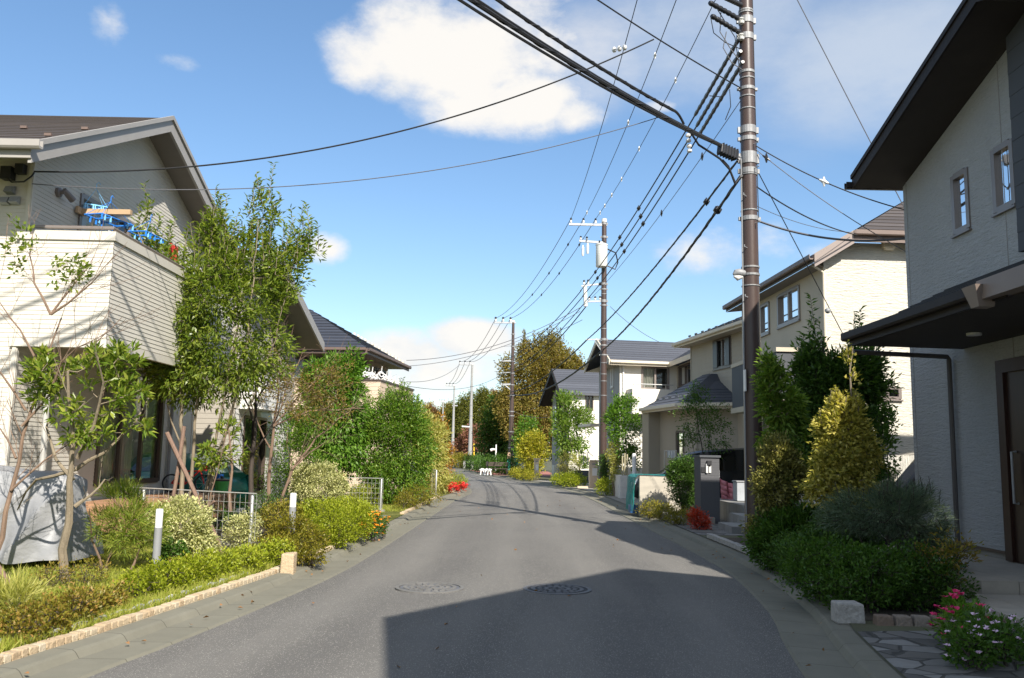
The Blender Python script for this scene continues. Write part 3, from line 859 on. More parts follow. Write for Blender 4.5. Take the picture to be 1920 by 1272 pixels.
balc.face([(bx1 - .12, by0 + .12, 3.3), (bx1 - .12, by1, 3.3), (bx1 - .12, by1, bz1), (bx1 - .12, by0 + .12, bz1)])
bo = balc.build('balcony', m_cream, hA)
cp = MB(); cp.box(bx0 - .1, bx1 + .03, by0 - .03, by0 + .15, bz1, bz1 + .13).box(bx1 - .15, bx1 + .03, by0 + .151, by1, bz1, bz1 + .13)
cp.box(bx0 - .06, bx1 + .012, by0 - .014, by0 + .05, bz0 - .12, bz0 - .004).box(bx1 - .05, bx1 + .014, by0 + .051, by1, bz0 - .12, bz0 - .004)
cp.build('coping', m_cream, bo)
hr = MB(); zh = bz1 + .2; hr.tube([(bx0 + .02, by0 + .06, zh), (bx1 - .06, by0 + .06, zh), (bx1 - .06, by1, zh)], .026, 8)
for i in range(5): hr.tube([(bx1 - .06, by0 + .1 + i * 1.2, bz1 + .1), (bx1 - .06, by0 + .1 + i * 1.2, zh)], .015, 6)
hr.build('handrail', m_fr_s, bo, True)
# fittings on the front wall and gable
def onf(px, py, k=0.0): q = P(px, py, 11.99 - k); return q
mt = MB(); q = onf(20, 326); mt.box(q.x - .07, q.x + .08, 11.85, 11.985, q.z - .11, q.z + .07); q = onf(42, 320); mt.box(q.x - .05, q.x + .07, 11.88, 11.985, q.z - .07, q.z + .07)
mt.tube([onf(14, 335, .1), onf(22, 342, .2), onf(45, 341, .2), onf(60, 330, .15), onf(64, 324, .1)], .012, 6)
mt.build('cable_bracket', m_blackp, hA)
for (px, py) in ((22, 358), (12, 378), (31, 377)):
    q = onf(px, py); x, z = q.x, q.z; vh = MB()
    vh.hexa([(x - .06, 11.88, z - .04), (x + .06, 11.88, z - .04), (x + .06, 11.985, z - .06), (x - .06, 11.985, z - .06), (x - .06, 11.93, z + .05), (x + .06, 11.93, z + .05), (x + .06, 11.985, z + .06), (x - .06, 11.985, z + .06)])
    vh.build('vent_hood', m_greyp if py < 370 else m_steel, hA)
sq = wg.s_of(107, 361); a = wg.pt(sq[0], sq[1])
sl = MB(); sl.lathe(a, [(.075, 0), (.075, .05), (.03, .06), (.03, .12)], 14, (1, 0, 0)); sl.tube([a + V(.10, .0, .04), a + V(.16, .17, -.07)], [.04, .055], 12)
sl.build('floodlight', m_fr_s, hA)
pipe(hA, [P(92, 690, 11.9), P(82, 880, 11.9) - V(0, 0, 1.1)], M('putty_pipe', (.42, .40, .36), .5), .038)
pipe(hA, [(XA + .06, 17.6, 3.0), (XA + .06, 17.6, .1)], m_greyp, .035)
sb_ = wg.s_of(146, 397); MB().box(XA + .035, XA + .08, 12.0 + sb_[0] - .15, 12.0 + sb_[0] + .1, sb_[1] - .05, sb_[1] + .05).box(XA + .08, XA + .85, 12.0 + sb_[0] - .04, 12.0 + sb_[0] + .04, sb_[1] - .04, sb_[1] + .04).build('laundry_pole_bracket', M('tan_bracket', (.45, .31, .18), .6), hA)
# wooden terrace in front of the sliding window
tr = thing('terrace', 'low brown wooden terrace by the sliding window of the cream house', 'terrace', (-6.0, 15.2, 0.1))
mb = MB()
for i in range(12): mb.box(-6.78, -5.55, 13.5 + i * .37, 13.5 + i * .37 + .36, .68, .72)
mb.build('decking', m_wood, tr)
MB().box(-5.60, -5.57, 13.5, 17.93, .3, .675).box(-6.78, -5.61, 13.5, 13.53, .3, .675).build('apron', m_wood, tr)
for y in (13.7, 15.0, 16.3, 17.7): MB().box(-5.75, -5.66, y, y + .09, .1, .3).build('leg', m_wood, tr)

# ============================================================ house B: greige gable behind
hB = thing('house', 'greige gabled house with white ground floor behind the tall evergreen', 'house', (-9, 23, 0))
XB = -6.45; fB = P(601, 645, 26.2); qB = P(532, 516, 21.9)
pk = qB + (qB - fB) * .28
wf = Wall((-14, 20.3), (XB, 20.3)); wg = Wall((XB, 20.3), (XB, 25.5)); wr = Wall((XB, 25.5), (-14, 25.5))
zt = lambda y: fB.z + (fB.y - y) * (pk.z - fB.z) / (fB.y - pk.y) - .12
wf.build(hB, m_greige, 5.4, 0, (), (.12, .008))
rB1 = wg.rect(478, 672, 492, 745); rB1 = (2.7, 3.5, 3.9, 5.0); rB2 = (.7, 2.6, .5, 2.4)
wg.build(hB, m_greige, [(0, zt(pk.y) - .3), (max(.3, pk.y - 20.3), zt(pk.y)), (5.2, zt(25.5))], 2.55, (rB1,), (.12, .008), corner=m_greige)
wg2 = Wall((XB + .004, 20.3), (XB + .004, 25.5)); wg2.build(hB, m_white_s, 2.55, 0, (rB2,), (.12, .008), name='lower_wall')
wr.build(hB, m_greige, 5.0, 0, (), (.12, .008))
wg.window(hB, rB1, m_fr_s, m_glass, 1, m_curt_w, c_part=.5); wg2.window(hB, rB2, m_fr_b, m_glass_d, 2, sill=False)
mb = MB(); x0, x1 = -15, XB + .68
slope(mb, (x1, fB.y, fB.z), (x0, fB.y, fB.z), (x0, pk.y, pk.z), (x1, pk.y, pk.z)); nB = V(0, 19.95, pk.z - .6)
slope(mb, (x0, nB.y, nB.z), (x1, nB.y, nB.z), (x1, pk.y, pk.z), (x0, pk.y, pk.z))
mb.build('roof', m_tile_k, hB)
MB().face([(x0, fB.y, fB.z - .17), (x1, fB.y, fB.z - .17), (x1, pk.y, pk.z - .17), (x0, pk.y, pk.z - .17)]).build('soffit', m_soff, hB)
board(hB, (x1, fB.y, fB.z + .03), (x1, pk.y, pk.z + .03), .28, .05, (1, 0, 0), m_fas_g); board(hB, (x1, nB.y, nB.z + .03), (x1, pk.y - .001, pk.z + .03), .28, .05, (1, 0, 0), m_fas_g)
bb = MB(); a, b = P(420, 0, 1), None
for wal in (Wall((XB, 20.5), (-5.85, 20.5)), Wall((-5.85, 20.5), (-5.85, 22.4)), Wall((-5.85, 22.4), (XB, 22.4))):
    bb.lap(wal.p0, wal.u, wal.up, wal.n, [(0, 2.55), (wal.L, 2.55), (wal.L, 3.35), (0, 3.35)], .12, .008)
bb.face([(XB, 20.5, 2.55), (-5.85, 20.5, 2.55), (-5.85, 22.4, 2.55), (XB, 22.4, 2.55)])
bb.build('balcony', m_white_s, hB)

# ============================================================ house C: hip roof, white hangers on the balcony
hC = thing('house', 'beige house under a dark hip roof with white hangers on its balcony', 'house', (-8.6, 35.5, 0))
E1, E2 = P(687, 652, 32), P(766, 688, 38.9); zC = (E1.z + E2.z) / 2; E1.z = E2.z = zC
uC = (E2 - E1).normalized(); wC = V(-uC.y, uC.x, 0); LC = (E2 - E1).length
ap = P(594, 581, 35.8); apz = ap.z
hp = (E1 + E2) / 2 + wC * (LC / 2); hp.z = apz
far = 9.0
b1, b2 = E1 + wC * far, E2 + wC * far; rg = hp + wC * (far - LC / 2)
mb = MB()
slope(mb, E1, E2, hp, hp, .1, .3, .03); slope(mb, b1, E1, hp, rg, .1, .3, .03); slope(mb, E2, b2, rg, hp, .1, .3, .03)
rfC = mb.build('roof', m_tile_k, hC)
hipc = MB()
for i in range(15):
    t = .06 + i * .036; q = E2 + (hp - E2) * t; hipc.obox(q + V(0, 0, .03), (hp - E2).normalized(), uC, V(0, 0, 1), (-.05, .05), (-.06, .06), (0, .09))
hipc.build('hip_tile', m_fas_w, rfC)
for a, b, o in ((E1, E2, uC.cross(V(0, 0, 1))), (b1, E1, -uC)):
    board(hC, a + V(0, 0, -.02), b + V(0, 0, -.02), .2, .03, o, m_fas_b, 'fascia'); gutter(hC, a + o * .034, b + o * .034, m_fas_b, out=o)
MB().face([E1 - V(0, 0, .13), E2 - V(0, 0, .13), b2 - V(0, 0, .13), b1 - V(0, 0, .13)]).build('soffit', m_soff, hC)
ins = .75
c1, c2 = E1 + wC * ins + uC * ins, E2 + wC * ins - uC * ins; d1 = b1 - wC * ins + uC * ins
wS = Wall((d1.x, d1.y), (c1.x, c1.y)); wE = Wall((c1.x, c1.y), (c2.x, c2.y)); wN = Wall((c2.x, c2.y), ((b2 - wC * ins - uC * ins).x, (b2 - wC * ins - uC * ins).y))
ls = wS.L
rS = (ls - 2.9, ls - .75, 3.3, 5.15); rE1 = (.25, 1.9, 3.3, 5.2); rE2 = (3.2, 4.9, 3.9, 5.1)
wS.build(hC, m_beige, zC - .1, 0, (rS,), (.14, .008)); wE.build(hC, m_beige, zC - .1, 0, (rE1, rE2), (.14, .008)); wN.build(hC, m_beige, zC - .1, 0, (), None)
wS.window(hC, rS, m_fr_b, m_glass, 2, m_curt_w, fw=.08); wE.window(hC, rE1, m_fr_b, m_glass_d, 2, fw=.08); wE.window(hC, rE2, m_fr_k, m_glass_d, 2, fw=.08)
B1, B2 = P(713.5, 716, 31.0), P(775, 735, 35.6); zb = 4.12
bq = MB()
w1 = Wall((B1.x, B1.y), (B2.x, B2.y)); w0 = Wall(((B1 + wC * 3.2).x, (B1 + wC * 3.2).y), (B1.x, B1.y)); w2 = Wall((B2.x, B2.y), ((B2 + wC * 3.2).x, (B2 + wC * 3.2).y))
for w_ in (w0, w1, w2): bq.lap(w_.p0, w_.u, w_.up, w_.n, [(0, .1), (w_.L, .1), (w_.L, zb), (0, zb)], .14, .008)
bo = bq.build('balcony', m_pink, hC)
cp = MB()
for w_ in (w0, w1, w2): cp.obox(w_.p0, w_.u, w_.n, w_.up, (-.03, w_.L + .03), (-.14, .04), (zb, zb + .06))
cp.build('coping', m_fr_b, bo)
MB().face([B1 + V(0, 0, 3.1 - B1.z), B2 + V(0, 0, 3.1 - B2.z), B2 + wC * 3.2 + V(0, 0, 3.1 - B2.z), B1 + wC * 3.2 + V(0, 0, 3.1 - B1.z)]).build('balcony_floor', m_fr_s, bo)

# ============================================================ house R1: dark eaves, right foreground
h1 = thing('house', 'pale stone rendered house with deep dark eaves and porch at the right edge', 'house', (10, 8.5, 0))
X1 = 6.5; T1 = P(1601, 351, 14.12); q1 = P(1838, 1, 10.12)
s1 = (q1.z - T1.z) / (T1.y - q1.y); Xe = T1.x; R1 = V(Xe, 10.1, T1.z + s1 * (T1.y - 10.1)); N1 = V(Xe, 7.2, T1.z + s1 * 0.1)
wg = Wall((X1, 7.4), (X1, 14.0), True); wn_ = Wall((X1, 14.0), (14, 14.0), True); wsou = Wall((14, 7.4), (X1, 7.4), True)
wz = lambda y: R1.z - abs(y - R1.y) * s1 - .06
ra = wg.rect(1787, 322, 1817, 435); rb = wg.rect(1863, 270, 1902, 393)
rdoor = (wg.s_of(1960, 700)[0], wg.s_of(1876, 700)[0], .36, 2.75)
wg.build(h1, m_r1, [(0, wz(7.4)), (R1.y - 7.4, wz(R1.y)), (6.6, wz(14.0))], .46, (ra, rb), None)
wn_.build(h1, m_r1, wz(14), .46, (), None); wsou.build(h1, m_r1, wz(7.4), .46, (), None)
for r_ in (ra, rb): wg.window(h1, r_, m_fr_s, m_glass, 1, m_inner, fw=.065, proud=.022)
jt = MB()
for s_ in (wg.s_of(1698, 500)[0] - .14, wg.s_of(1890, 470)[0]): jt.obox(wg.p0, wg.u, wg.n, wg.up, (s_ - .006, s_ + .006), (0, .006), (.5, 6.2 if s_ > 5 else 7.0))
jt.build('wall_joint', M('sealant', (.30, .29, .27), .8), h1)
MB().obox(wg.p0, wg.u, wg.n, wg.up, (0, 6.6), (-.05, -.012), (0, .46)).obox(wn_.p0, wn_.u, wn_.n, wn_.up, (.04, 7.5), (-.05, -.012), (0, .46)).build('plinth', m_conc_p, h1)
MB().obox(wg.p0, wg.u, wg.n, wg.up, (0, 6.6), (-.01, .012), (.425, .465)).build('plinth_trim', m_fr_b, h1)
mb = MB(); xb = 14.5
slope(mb, (xb, T1.y, T1.z + .12), (Xe, T1.y, T1.z + .12), (Xe, R1.y, R1.z + .12), (xb, R1.y, R1.z + .12), .12); slope(mb, (Xe, N1.y, N1.z + .12), (xb, N1.y, N1.z + .12), (xb, R1.y, R1.z + .12), (Xe, R1.y, R1.z + .12), .12)
mb.build('roof', m_tile_k, h1)
MB().face([(Xe, T1.y, T1.z - .02), (xb, T1.y, T1.z - .02), (xb, R1.y, R1.z - .02), (Xe, R1.y, R1.z - .02)]).face([(Xe, N1.y, N1.z - .02), (xb, N1.y, N1.z - .02), (xb, R1.y, R1.z - .02), (Xe, R1.y, R1.z - .02)]).build('soffit', m_soff_k, h1)
for a, b in ((T1, R1), (R1, N1)):
    board(h1, a + V(-.03, 0, .16), b + V(-.03, 0, .16), .2, .03, (1, 0, 0), m_fas_k); board(h1, a + V(-.055, 0, .20), b + V(-.055, 0, .20), .07, .026, (1, 0, 0), m_fas_k)
gutter(h1, (Xe - .12, T1.y + .002, T1.z + .09), (xb, T1.y + .002, T1.z + .09), m_fas_k, out=(0, 1, 0))
# dark clad bay
sb = wg.s_of(1899, 0)[0]
mb = MB(); ybay = 7.4 + sb
wb1 = Wall((X1 - .12, 7.5), (X1 - .12, ybay), True); wb2 = Wall((X1 - .12, ybay), (X1 + .05, ybay), True)
mb.lap(wb1.p0, wb1.u, wb1.up, wb1.n, [(0, 4.25), (wb1.L, 4.25), (wb1.L, wz(ybay) - .0), (R1.y - 7.5, wz(R1.y)), (0, wz(7.5))], .3, .006)
mb.lap(wb2.p0, wb2.u, wb2.up, wb2.n, [(0, 4.25), (wb2.L, 4.25), (wb2.L, wz(ybay)), (0, wz(ybay))], .3, .006)
mb.face([(X1 - .12, 7.5, 4.25), (X1 - .12, ybay, 4.25), (X1, ybay, 4.25), (X1, 7.5, 4.25)])
mb.build('cladding', m_dark, h1)
# porch canopy over the entrance
tp = P(1597, 641, 12.35); Xc = tp.x; zc = tp.z; ztop = P(1850, 515, 6.5 / D(1850, 515).x * D(1850, 515).y).z
mb = MB(); ynear = 7.6
slope(mb, (Xc, ynear, zc + .1), (Xc, 12.35, zc + .1), (X1 - .013, 12.5, ztop), (X1 - .013, ynear, ztop), .1, .2, .015)
cn = mb.build('canopy', m_tile_k, h1)
MB().face([(Xc + .03, ynear, zc - .06), (Xc + .03, 12.33, zc - .06), (X1 - .012, 12.33, zc - .08), (X1 - .012, ynear, zc - .08)]).build('canopy_soffit', m_soff_k, cn)
mb = MB(); mb.face([(Xc, 12.34, zc - .06), (X1 - .012, 12.34, zc - .08), (X1 - .012, 12.5, ztop - .02), (Xc, 12.34, zc + .09)])
mb.box(Xc - .03, Xc - .004, 8.4, 12.37, zc - .07, zc + .13)
mb.build('canopy_fascia', m_fas_k, cn)
gutter(cn, (Xc - .033, 8.4, zc + .12), (Xc - .033, 12.4, zc + .12), m_fas_k, out=(-1, 0, 0))
yb_ = Xc / (D(1857, 560).x / D(1857, 560).y) + .14; MB().box(Xc - .14, Xc + .25, 7.6, yb_ - .14, zc - .05, zc + .15).hexa([(Xc - .16, yb_ - .21, zc - .12), (Xc - .0, yb_ - .21, zc - .12), (Xc - .0, yb_ - .06, zc - .12), (Xc - .16, yb_ - .06, zc - .12), (Xc - .22, yb_ - .27, zc + .1), (Xc, yb_ - .27, zc + .1), (Xc, yb_, zc + .1), (Xc - .22, yb_, zc + .1)]).build('canopy_bargeboard', M('beige_bargeboard', (.22, .17, .14), .5, .05), cn)
dl = P(1826, 621, 5.85 / D(1826, 621).x * D(1826, 621).y)
MB().lathe((5.85, dl.y, zc - .10), [(.09, 0), (.09, .03)], 20).build('downlight', m_whitep, cn)
pipe(h1, [(Xc + .05, 12.42, zc - .14), (X1 - .09, 12.62, zc - .16), (X1 - .07, 12.62, zc - .2), (X1 - .07, 12.62, .3)], M('dark_grey_pipe', (.085, .075, .072), .5), .035)
# front door
da, db = rdoor[0], rdoor[1]
fm_ = MB(); bx = lambda i, j, k, l, d0=0.0, d1=.07: fm_.obox(wg.p0, wg.u, wg.n, wg.up, (i, j), (d0, d1), (k, l))
bx(db - .16, db, .36, 2.95); bx(db - 1.5, db - 1.34, .36, 2.95); bx(db - 1.34, db - .16, 2.78, 2.95)
dr = fm_.build('door_frame', m_door, h1)
MB().obox(wg.p0, wg.u, wg.n, wg.up, (db - 1.34, db - .16), (.004, .03), (.36, 2.78)).build('door', M('door_leaf', (.03, .014, .01), .4, .3, 4, st=(10, 10, .5)), dr)
MB().tube([wg.pt(db - .32, 1.1, .04), wg.pt(db - .32, 1.1, .1), wg.pt(db - .32, 1.75, .1), wg.pt(db - .32, 1.75, .04)], .016, 8).build('handle', m_steel, dr, True)
# tiled entrance platform
def tiled(name, mat, x0, x1, y0, y1, z0, z1, label, cat, step=.3):
    root = thing(name, label, cat, ((x0 + x1) / 2, (y0 + y1) / 2, z0)); g_ = .004
    MB().box(x0 + .012, x1 - .012, y0 + .012, y1 - .012, z0, z1 - .012).build('bed', m_conc_p, root)
    mb = MB(); nx, ny = max(1, round((x1 - x0) / step)), max(1, round((y1 - y0) / step)); ax, ay = (x1 - x0) / nx, (y1 - y0) / ny
    for i in range(nx):
        for j in range(ny): mb.box(x0 + i * ax + g_, x0 + (i + 1) * ax - g_, y0 + j * ay + g_, y0 + (j + 1) * ay - g_, z1 - .0118, z1)
    for i in range(nx): mb.box(x0 + i * ax + g_, x0 + (i + 1) * ax - g_, y0, y0 + .0118, z0, z1 - .014)
    for j in range(ny): mb.box(x0, x0 + .0118, y0 + .013 + j * ay + g_, y0 + (j + 1) * ay - g_, z0, z1 - .014)
    mb.build('tile', mat, root); return root
tiled('entrance_platform', m_tile_lt, 5.08, 7.54, 9.52, 13.2, .1, .35, 'upper beige tiled platform before the brown front door', 'platform', .42)
tiled('entrance_step', m_tile_lt, 4.62, 7.54, 5.6, 9.5, .1, .215, 'lower wide beige tiled step beside the pink flowers', 'step', .42)

# ============================================================ house R0 behind the camera: casts the road shadow
h0 = thing('house', 'neighbouring house by the camera whose gable shades the near road', 'house', (7, -6, 0))
t0 = V(2.15, .89, 6.5); ry, sl0 = 4.0, .66
w_a = Wall((2.95, -11.6), (2.95, .27), True); w_b = Wall((2.95, .27), (10.0, .27), True); w_c = Wall((10.0, -11.6), (2.95, -11.6), True)
g0 = lambda x: min(6.5 + (x - t0.x) * sl0, 6.5 + (11 - x) * sl0) - .1
w_a.build(h0, m_r1, g0(2.95), 0, (), None); 
for w_ in (w_b, ): w_.build(h0, m_r1, [(0, g0(2.95)), (3.54, g0(6.49)), (7.05, g0(10.0))], 0, (), None)
w_c.build(h0, m_r1, [(0, g0(10)), (3.51, g0(6.49)), (7.05, g0(2.95))], 0, (), None)
mb = MB(); zr = 6.5 + (6.49 - t0.x) * sl0
slope(mb, (t0.x, -12.3, 6.5), t0, (6.49, .89, zr), (6.49, -12.3, zr)); slope(mb, (11, .89, 6.5), (11, -12.3, 6.5), (6.49, -12.3, zr), (6.49, .89, zr))
mb.build('roof', m_tile_k, h0)
ph = R(8.4); l0 = Vector((7, -6, 0)); d0 = t0 - l0; h0.rotation_euler.z = ph
h0.location = Vector((t0.x - (d0.x * math.cos(ph) - d0.y * math.sin(ph)), t0.y - (d0.x * math.sin(ph) + d0.y * math.cos(ph)), 0))

# ============================================================ house R2: ivory south wall, half hipped brown roof
h2 = thing('house', 'ivory house with brown half hipped roof beyond the near dark eaves', 'house', (10, 22.5, 0))
a1, a2 = P(1526, 479, 18.6), P(1361, 578, 25.35); ze = (a1.z + a2.z) / 2; a1.z = a2.z = ze
u2 = (a2 - a1).normalized(); w2_ = V(u2.y, -u2.x, 0); L2 = (a2 - a1).length
rise = .62; half = 4.2; hx = .9
rk2 = a1 + w2_ * hx + V(0, 0, hx * rise); rd = a1 + w2_ * half + u2 * 3.0 + V(0, 0, half * rise); rd2 = a2 + w2_ * half + V(0, 0, half * rise)
m1 = a1 + w2_ * (2 * half - hx) + V(0, 0, hx * rise); z1_ = a1 + w2_ * 2 * half; z2_ = a2 + w2_ * 2 * half
mb = MB()
uu = u2; vv = (w2_ + V(0, 0, rise)).normalized(); nn = V(0, 0, 1)
def roof_poly(pts, course=.24):
    pts = [Vector(p) for p in pts]; u = (pts[1] - pts[0]).normalized(); n = u.cross(pts[2] - pts[0]).normalized()
    if n.z < 0: n = -n
    v = n.cross(u)
    mb.slab(pts, .14); mb.lap(pts[0], u, v, n, [((p - pts[0]).dot(u), (p - pts[0]).dot(v)) for p in pts], course, .016)
roof_poly([a2, a1, rk2, rd, rd2]); roof_poly([rk2, m1, rd]); roof_poly([z1_, z2_, rd2, rd, m1])
mb.build('roof', m_tile_b, h2)
gutter(h2, a1 - w2_ * .002 + V(0, 0, .04) - w2_ * .0, a2 + V(0, 0, .04), m_fas_b, out=-w2_)
board(h2, a1 + V(0, 0, .05) - u2 * .035, rk2 + V(0, 0, .05) - u2 * .035, .3, .035, u2, m_fas_s if False else M('mauve_fascia', (.25, .20, .175), .5, .06)); board(h2, rk2 + V(0, 0, .05) - u2 * .036, m1 + V(0, 0, .05) - u2 * .036, .26, .035, u2, m_fas_b, 'fascia')
gutter(h2, rk2 + V(0, 0, .04) - u2 * .04, m1 + V(0, 0, .04) - u2 * .04, m_fas_b, out=-u2)
k1 = a1 + w2_ * .38 + u2 * .35; k2 = a2 + w2_ * .38 - u2 * .3; k3 = a1 + w2_ * (2 * half - .38) + u2 * .35
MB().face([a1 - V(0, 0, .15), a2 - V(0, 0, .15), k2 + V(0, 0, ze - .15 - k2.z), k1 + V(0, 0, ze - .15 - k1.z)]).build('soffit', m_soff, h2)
ws = Wall((k1.x, k1.y), (k3.x, k3.y)); we = Wall((k1.x, k1.y), (k2.x, k2.y), flip=True)
hs_ = hx - .38
ts = [(0, ze - .1 + .38 * rise), (hs_, ze - .14 + hx * rise), (ws.L - hs_, ze - .14 + hx * rise), (ws.L, ze - .1 + .38 * rise)]
slit = ws.rect(1640, 726, 1688, 748)
ws.build(h2, m_r2, ts, 0, (slit,), None, corner=m_r2)
r21 = we.rect(1459, 545, 1500, 607); r22 = we.rect(1427, 570, 1443, 627)
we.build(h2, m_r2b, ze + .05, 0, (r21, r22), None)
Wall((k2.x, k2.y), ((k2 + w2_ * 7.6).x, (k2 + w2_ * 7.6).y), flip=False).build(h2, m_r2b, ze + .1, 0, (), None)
ws.window(h2, slit, m_fr_s, m_glass_d, 2, fw=.05); we.window(h2, r21, m_fr_s, m_glass, 2, m_curt_w, fw=.06, c_part=.5); we.window(h2, r22, m_fr_s, m_glass, 1, fw=.06)
vx = ws.s_of(1663, 458); MB().obox(ws.p0, ws.u, ws.n, ws.up, (vx[0] - .13, vx[0] + .13), (0, .16), (vx[1] - .12, vx[1] + .11)).obox(ws.p0, ws.u, ws.n, ws.up, (vx[0] - .1, vx[0] + .1), (.02, .13), (vx[1] - .16, vx[1] - .12)).build('vent_hood', m_fas_w, h2)
pipe(h2, [a1 + V(.05, .3, -.12), k1 + V(-.05, -.05, ze - .3 - k1.z), k1 + V(-.05, -.05, -k1.z + .1)], m_fas_w, .035)
# dark cantilevered balcony box with a pale cap
c1 = P(1455, 650, 19.7); c2 = P(1372, 690, 23.6); zt2, zb2 = 4.05, 2.95; kk = 1.05
def prism(mb, base, z0, z1): mb.slab([V(p.x, p.y, z1) for p in base], z1 - z0)
base = [V(c1.x, c1.y, 0), V(c1.x + 1.25, c1.y + .05, 0), V(c2.x + 1.1, c2.y, 0), V(c2.x, c2.y, 0)]
mb = MB(); prism(mb, base, zb2, zt2); bx_ = mb.build('balcony', m_dark, h2)
def grow(b, e):
    c = sum(b, V(0, 0, 0)) / len(b); return [p + (p - c).normalized() * e for p in b]
mb = MB(); prism(mb, grow(base, .05), zt2 + .002, zt2 + .1); prism(mb, grow(base, .08), zb2 - .14, zb2 - .002); mb.build('coping', m_r2b, bx_)
MB().obox((c1.x + .55, c1.y, 3.75), V(1, 0, 0), V(0, 1, 0), V(0, 0, 1), (-.1, .1), (-.12, 0), (-.1, .1)).build('vent_hood', m_fas_w, bx_)
MB().box(c2.x + .3, c2.x + .62, c2.y - .45, c2.y - .1, 0.1, zb2 - .14).build('pillar', m_r2b, bx_)

# ============================================================ house R3: sand siding, two tiers of slate roof
h3 = thing('house', 'sand coloured house with a slate hip roof over its low front wing', 'house', (9, 30, 0))
e1, e2 = P(1381, 605, 27.3), P(1265, 646, 32.7); z3 = (e1.z + e2.z) / 2; e1.z = e2.z = z3
u3 = (e2 - e1).normalized(); w3 = V(u3.y, -u3.x, 0)
e0 = e1 - u3 * 2.0; rp = .45; hf = 3.6
mb = MB()
rr0, rr1 = e0 + w3 * hf + V(0, 0, hf * rp), e2 + w3 * hf - u3 * 2.5 + V(0, 0, hf * rp)
roof_poly([e2, e0, rr0, rr1], .26); roof_poly([e2 + w3 * 2 * hf, e2, rr1], .26); roof_poly([e0 + w3 * 2 * hf, e2 + w3 * 2 * hf, rr1, rr0], .26)
sn = MB()
for i in range(12):
    q = e0 + u3 * (.4 + i * .62) + w3 * .5 + V(0, 0, .5 * rp + .03); sn.obox(q, u3, w3, V(0, 0, 1), (-.09, .09), (-.02, .02), (-.0, .06))
r3 = mb.build('roof', m_tile_g, h3); sn.build('snow_guard', m_fr_k, r3)
board(h3, e0 + V(0, 0, .02), e2 + V(0, 0, .02), .2, .03, -w3, m_fas_w, 'fascia'); gutter(h3, e0 - w3 * .034, e2 - w3 * .034, m_fas_w, out=-w3)
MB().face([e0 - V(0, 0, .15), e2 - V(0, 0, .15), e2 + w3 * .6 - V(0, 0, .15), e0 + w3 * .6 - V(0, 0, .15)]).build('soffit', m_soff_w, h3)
f0, f2 = e0 + w3 * .5, e2 + w3 * .5 - u3 * .4
wu = Wall((f0.x, f0.y), (f2.x, f2.y), flip=True)
ru = wu.rect(1338, 635, 1371, 690)
wu.build(h3, m_r3, z3 - .05, 0, (ru,), (.16, .007), corner=m_r3)
wn3 = Wall((f2.x, f2.y), ((f2 + w3 * 6).x, (f2 + w3 * 6).y), flip=True); wn3.build(h3, m_r3, z3 - .05, 0, (), None)
ws3 = Wall((f0.x, f0.y), ((f0 + w3 * 6).x, (f0 + w3 * 6).y)); ws3.build(h3, m_r3, z3 - .05, 0, (), None)
wu.window(h3, ru, m_fr_b, m_glass, 2, m_curt_w, fw=.06, c_part=1.0)
for k in (0, 1):
    L_ = (ru[1] - ru[0]); wu.shutter(h3, (ru[0] + .05 + k * (L_ * .72 - .05), ru[0] + L_ * (.26 + .7 * k), ru[2] + .04, ru[3] - .04), m_fr_k)
# low wing
A3, B3, C3 = P(1273, 757, 28.7), P(1204, 766, 32.2), P(1386, 757, 27.9); zl = (A3.z + B3.z) / 2
for q in (A3, B3, C3): q.z = zl
apx = P(1334, 701, 30.0)
Bk = B3 + u3 * 2.2; Bk.z = zl
mb = MB()
top2 = apx + u3 * 1.2 + w3 * .2; top3 = V(f0.x + .1, f0.y, apx.z - .9) 
roof_poly([B3, A3, apx, apx + u3 * .8], .22); 
roof_poly([A3, C3 + w3 * .4, apx + w3 * .9 - V(0, 0, .0), apx], .22)
roof_poly([B3 + w3 * 2.4, B3, apx + u3 * .8], .22)
sn = MB(); dv = (A3 - B3).normalized(); iv = (apx - (A3 + B3) / 2); iv.z = 0; iv.normalize()
for i in range(6):
    q = B3 + dv * (.35 + i * .6) + iv * .45 + V(0, 0, .27); sn.obox(q, dv, iv, V(0, 0, 1), (-.09, .09), (-.02, .02), (0, .06))
rl = mb.build('porch_roof', m_tile_g, h3); sn.build('snow_guard', m_fr_k, rl)
ho = V(dv.y, -dv.x, 0); ho = -ho if ho.x > 0 else ho; dc = (C3 - A3).normalized(); hc = V(dc.y, -dc.x, 0); hc = -hc if hc.y > 0 else hc
board(h3, B3 + V(0, 0, .02), A3 + V(0, 0, .02), .2, .03, ho, m_fas_w, 'fascia'); gutter(h3, B3 + ho * .034, A3 + ho * .034, m_fas_w, out=ho)
board(h3, A3 + V(0, 0, .02), C3 + V(0, 0, .02), .2, .03, hc, m_fas_w, 'fascia'); gutter(h3, A3 + hc * .034, C3 + hc * .034, m_fas_w, out=hc)
MB().face([p - V(0, 0, .15) for p in (A3, B3, B3 + w3 * 2.2, C3 + w3 * .6)]).build('porch_soffit', m_soff_w, h3)
j1 = A3 - ho * .5 - hc * .5; j2 = B3 - ho * .5; j3 = C3 - hc * .5 + dc * .3
wl1 = Wall((j1.x, j1.y), (j2.x, j2.y), flip=True); wl2 = Wall((j1.x, j1.y), (j3.x, j3.y))
rs = (.9, 1.45, .15, 2.5)
wl1.build(h3, m_r3, zl - .1, 0, (rs,), (.11, .007), name='porch_wall', corner=m_r3)
rw = (.95, 1.35, 1.2, 2.5)
wl2.build(h3, m_r3, zl - .1, 0, (), (.11, .007), name='porch_wall', corner=m_r3)
wl1.window(h3, rs, m_fr_b, m_glass_d, 1, sill=False)
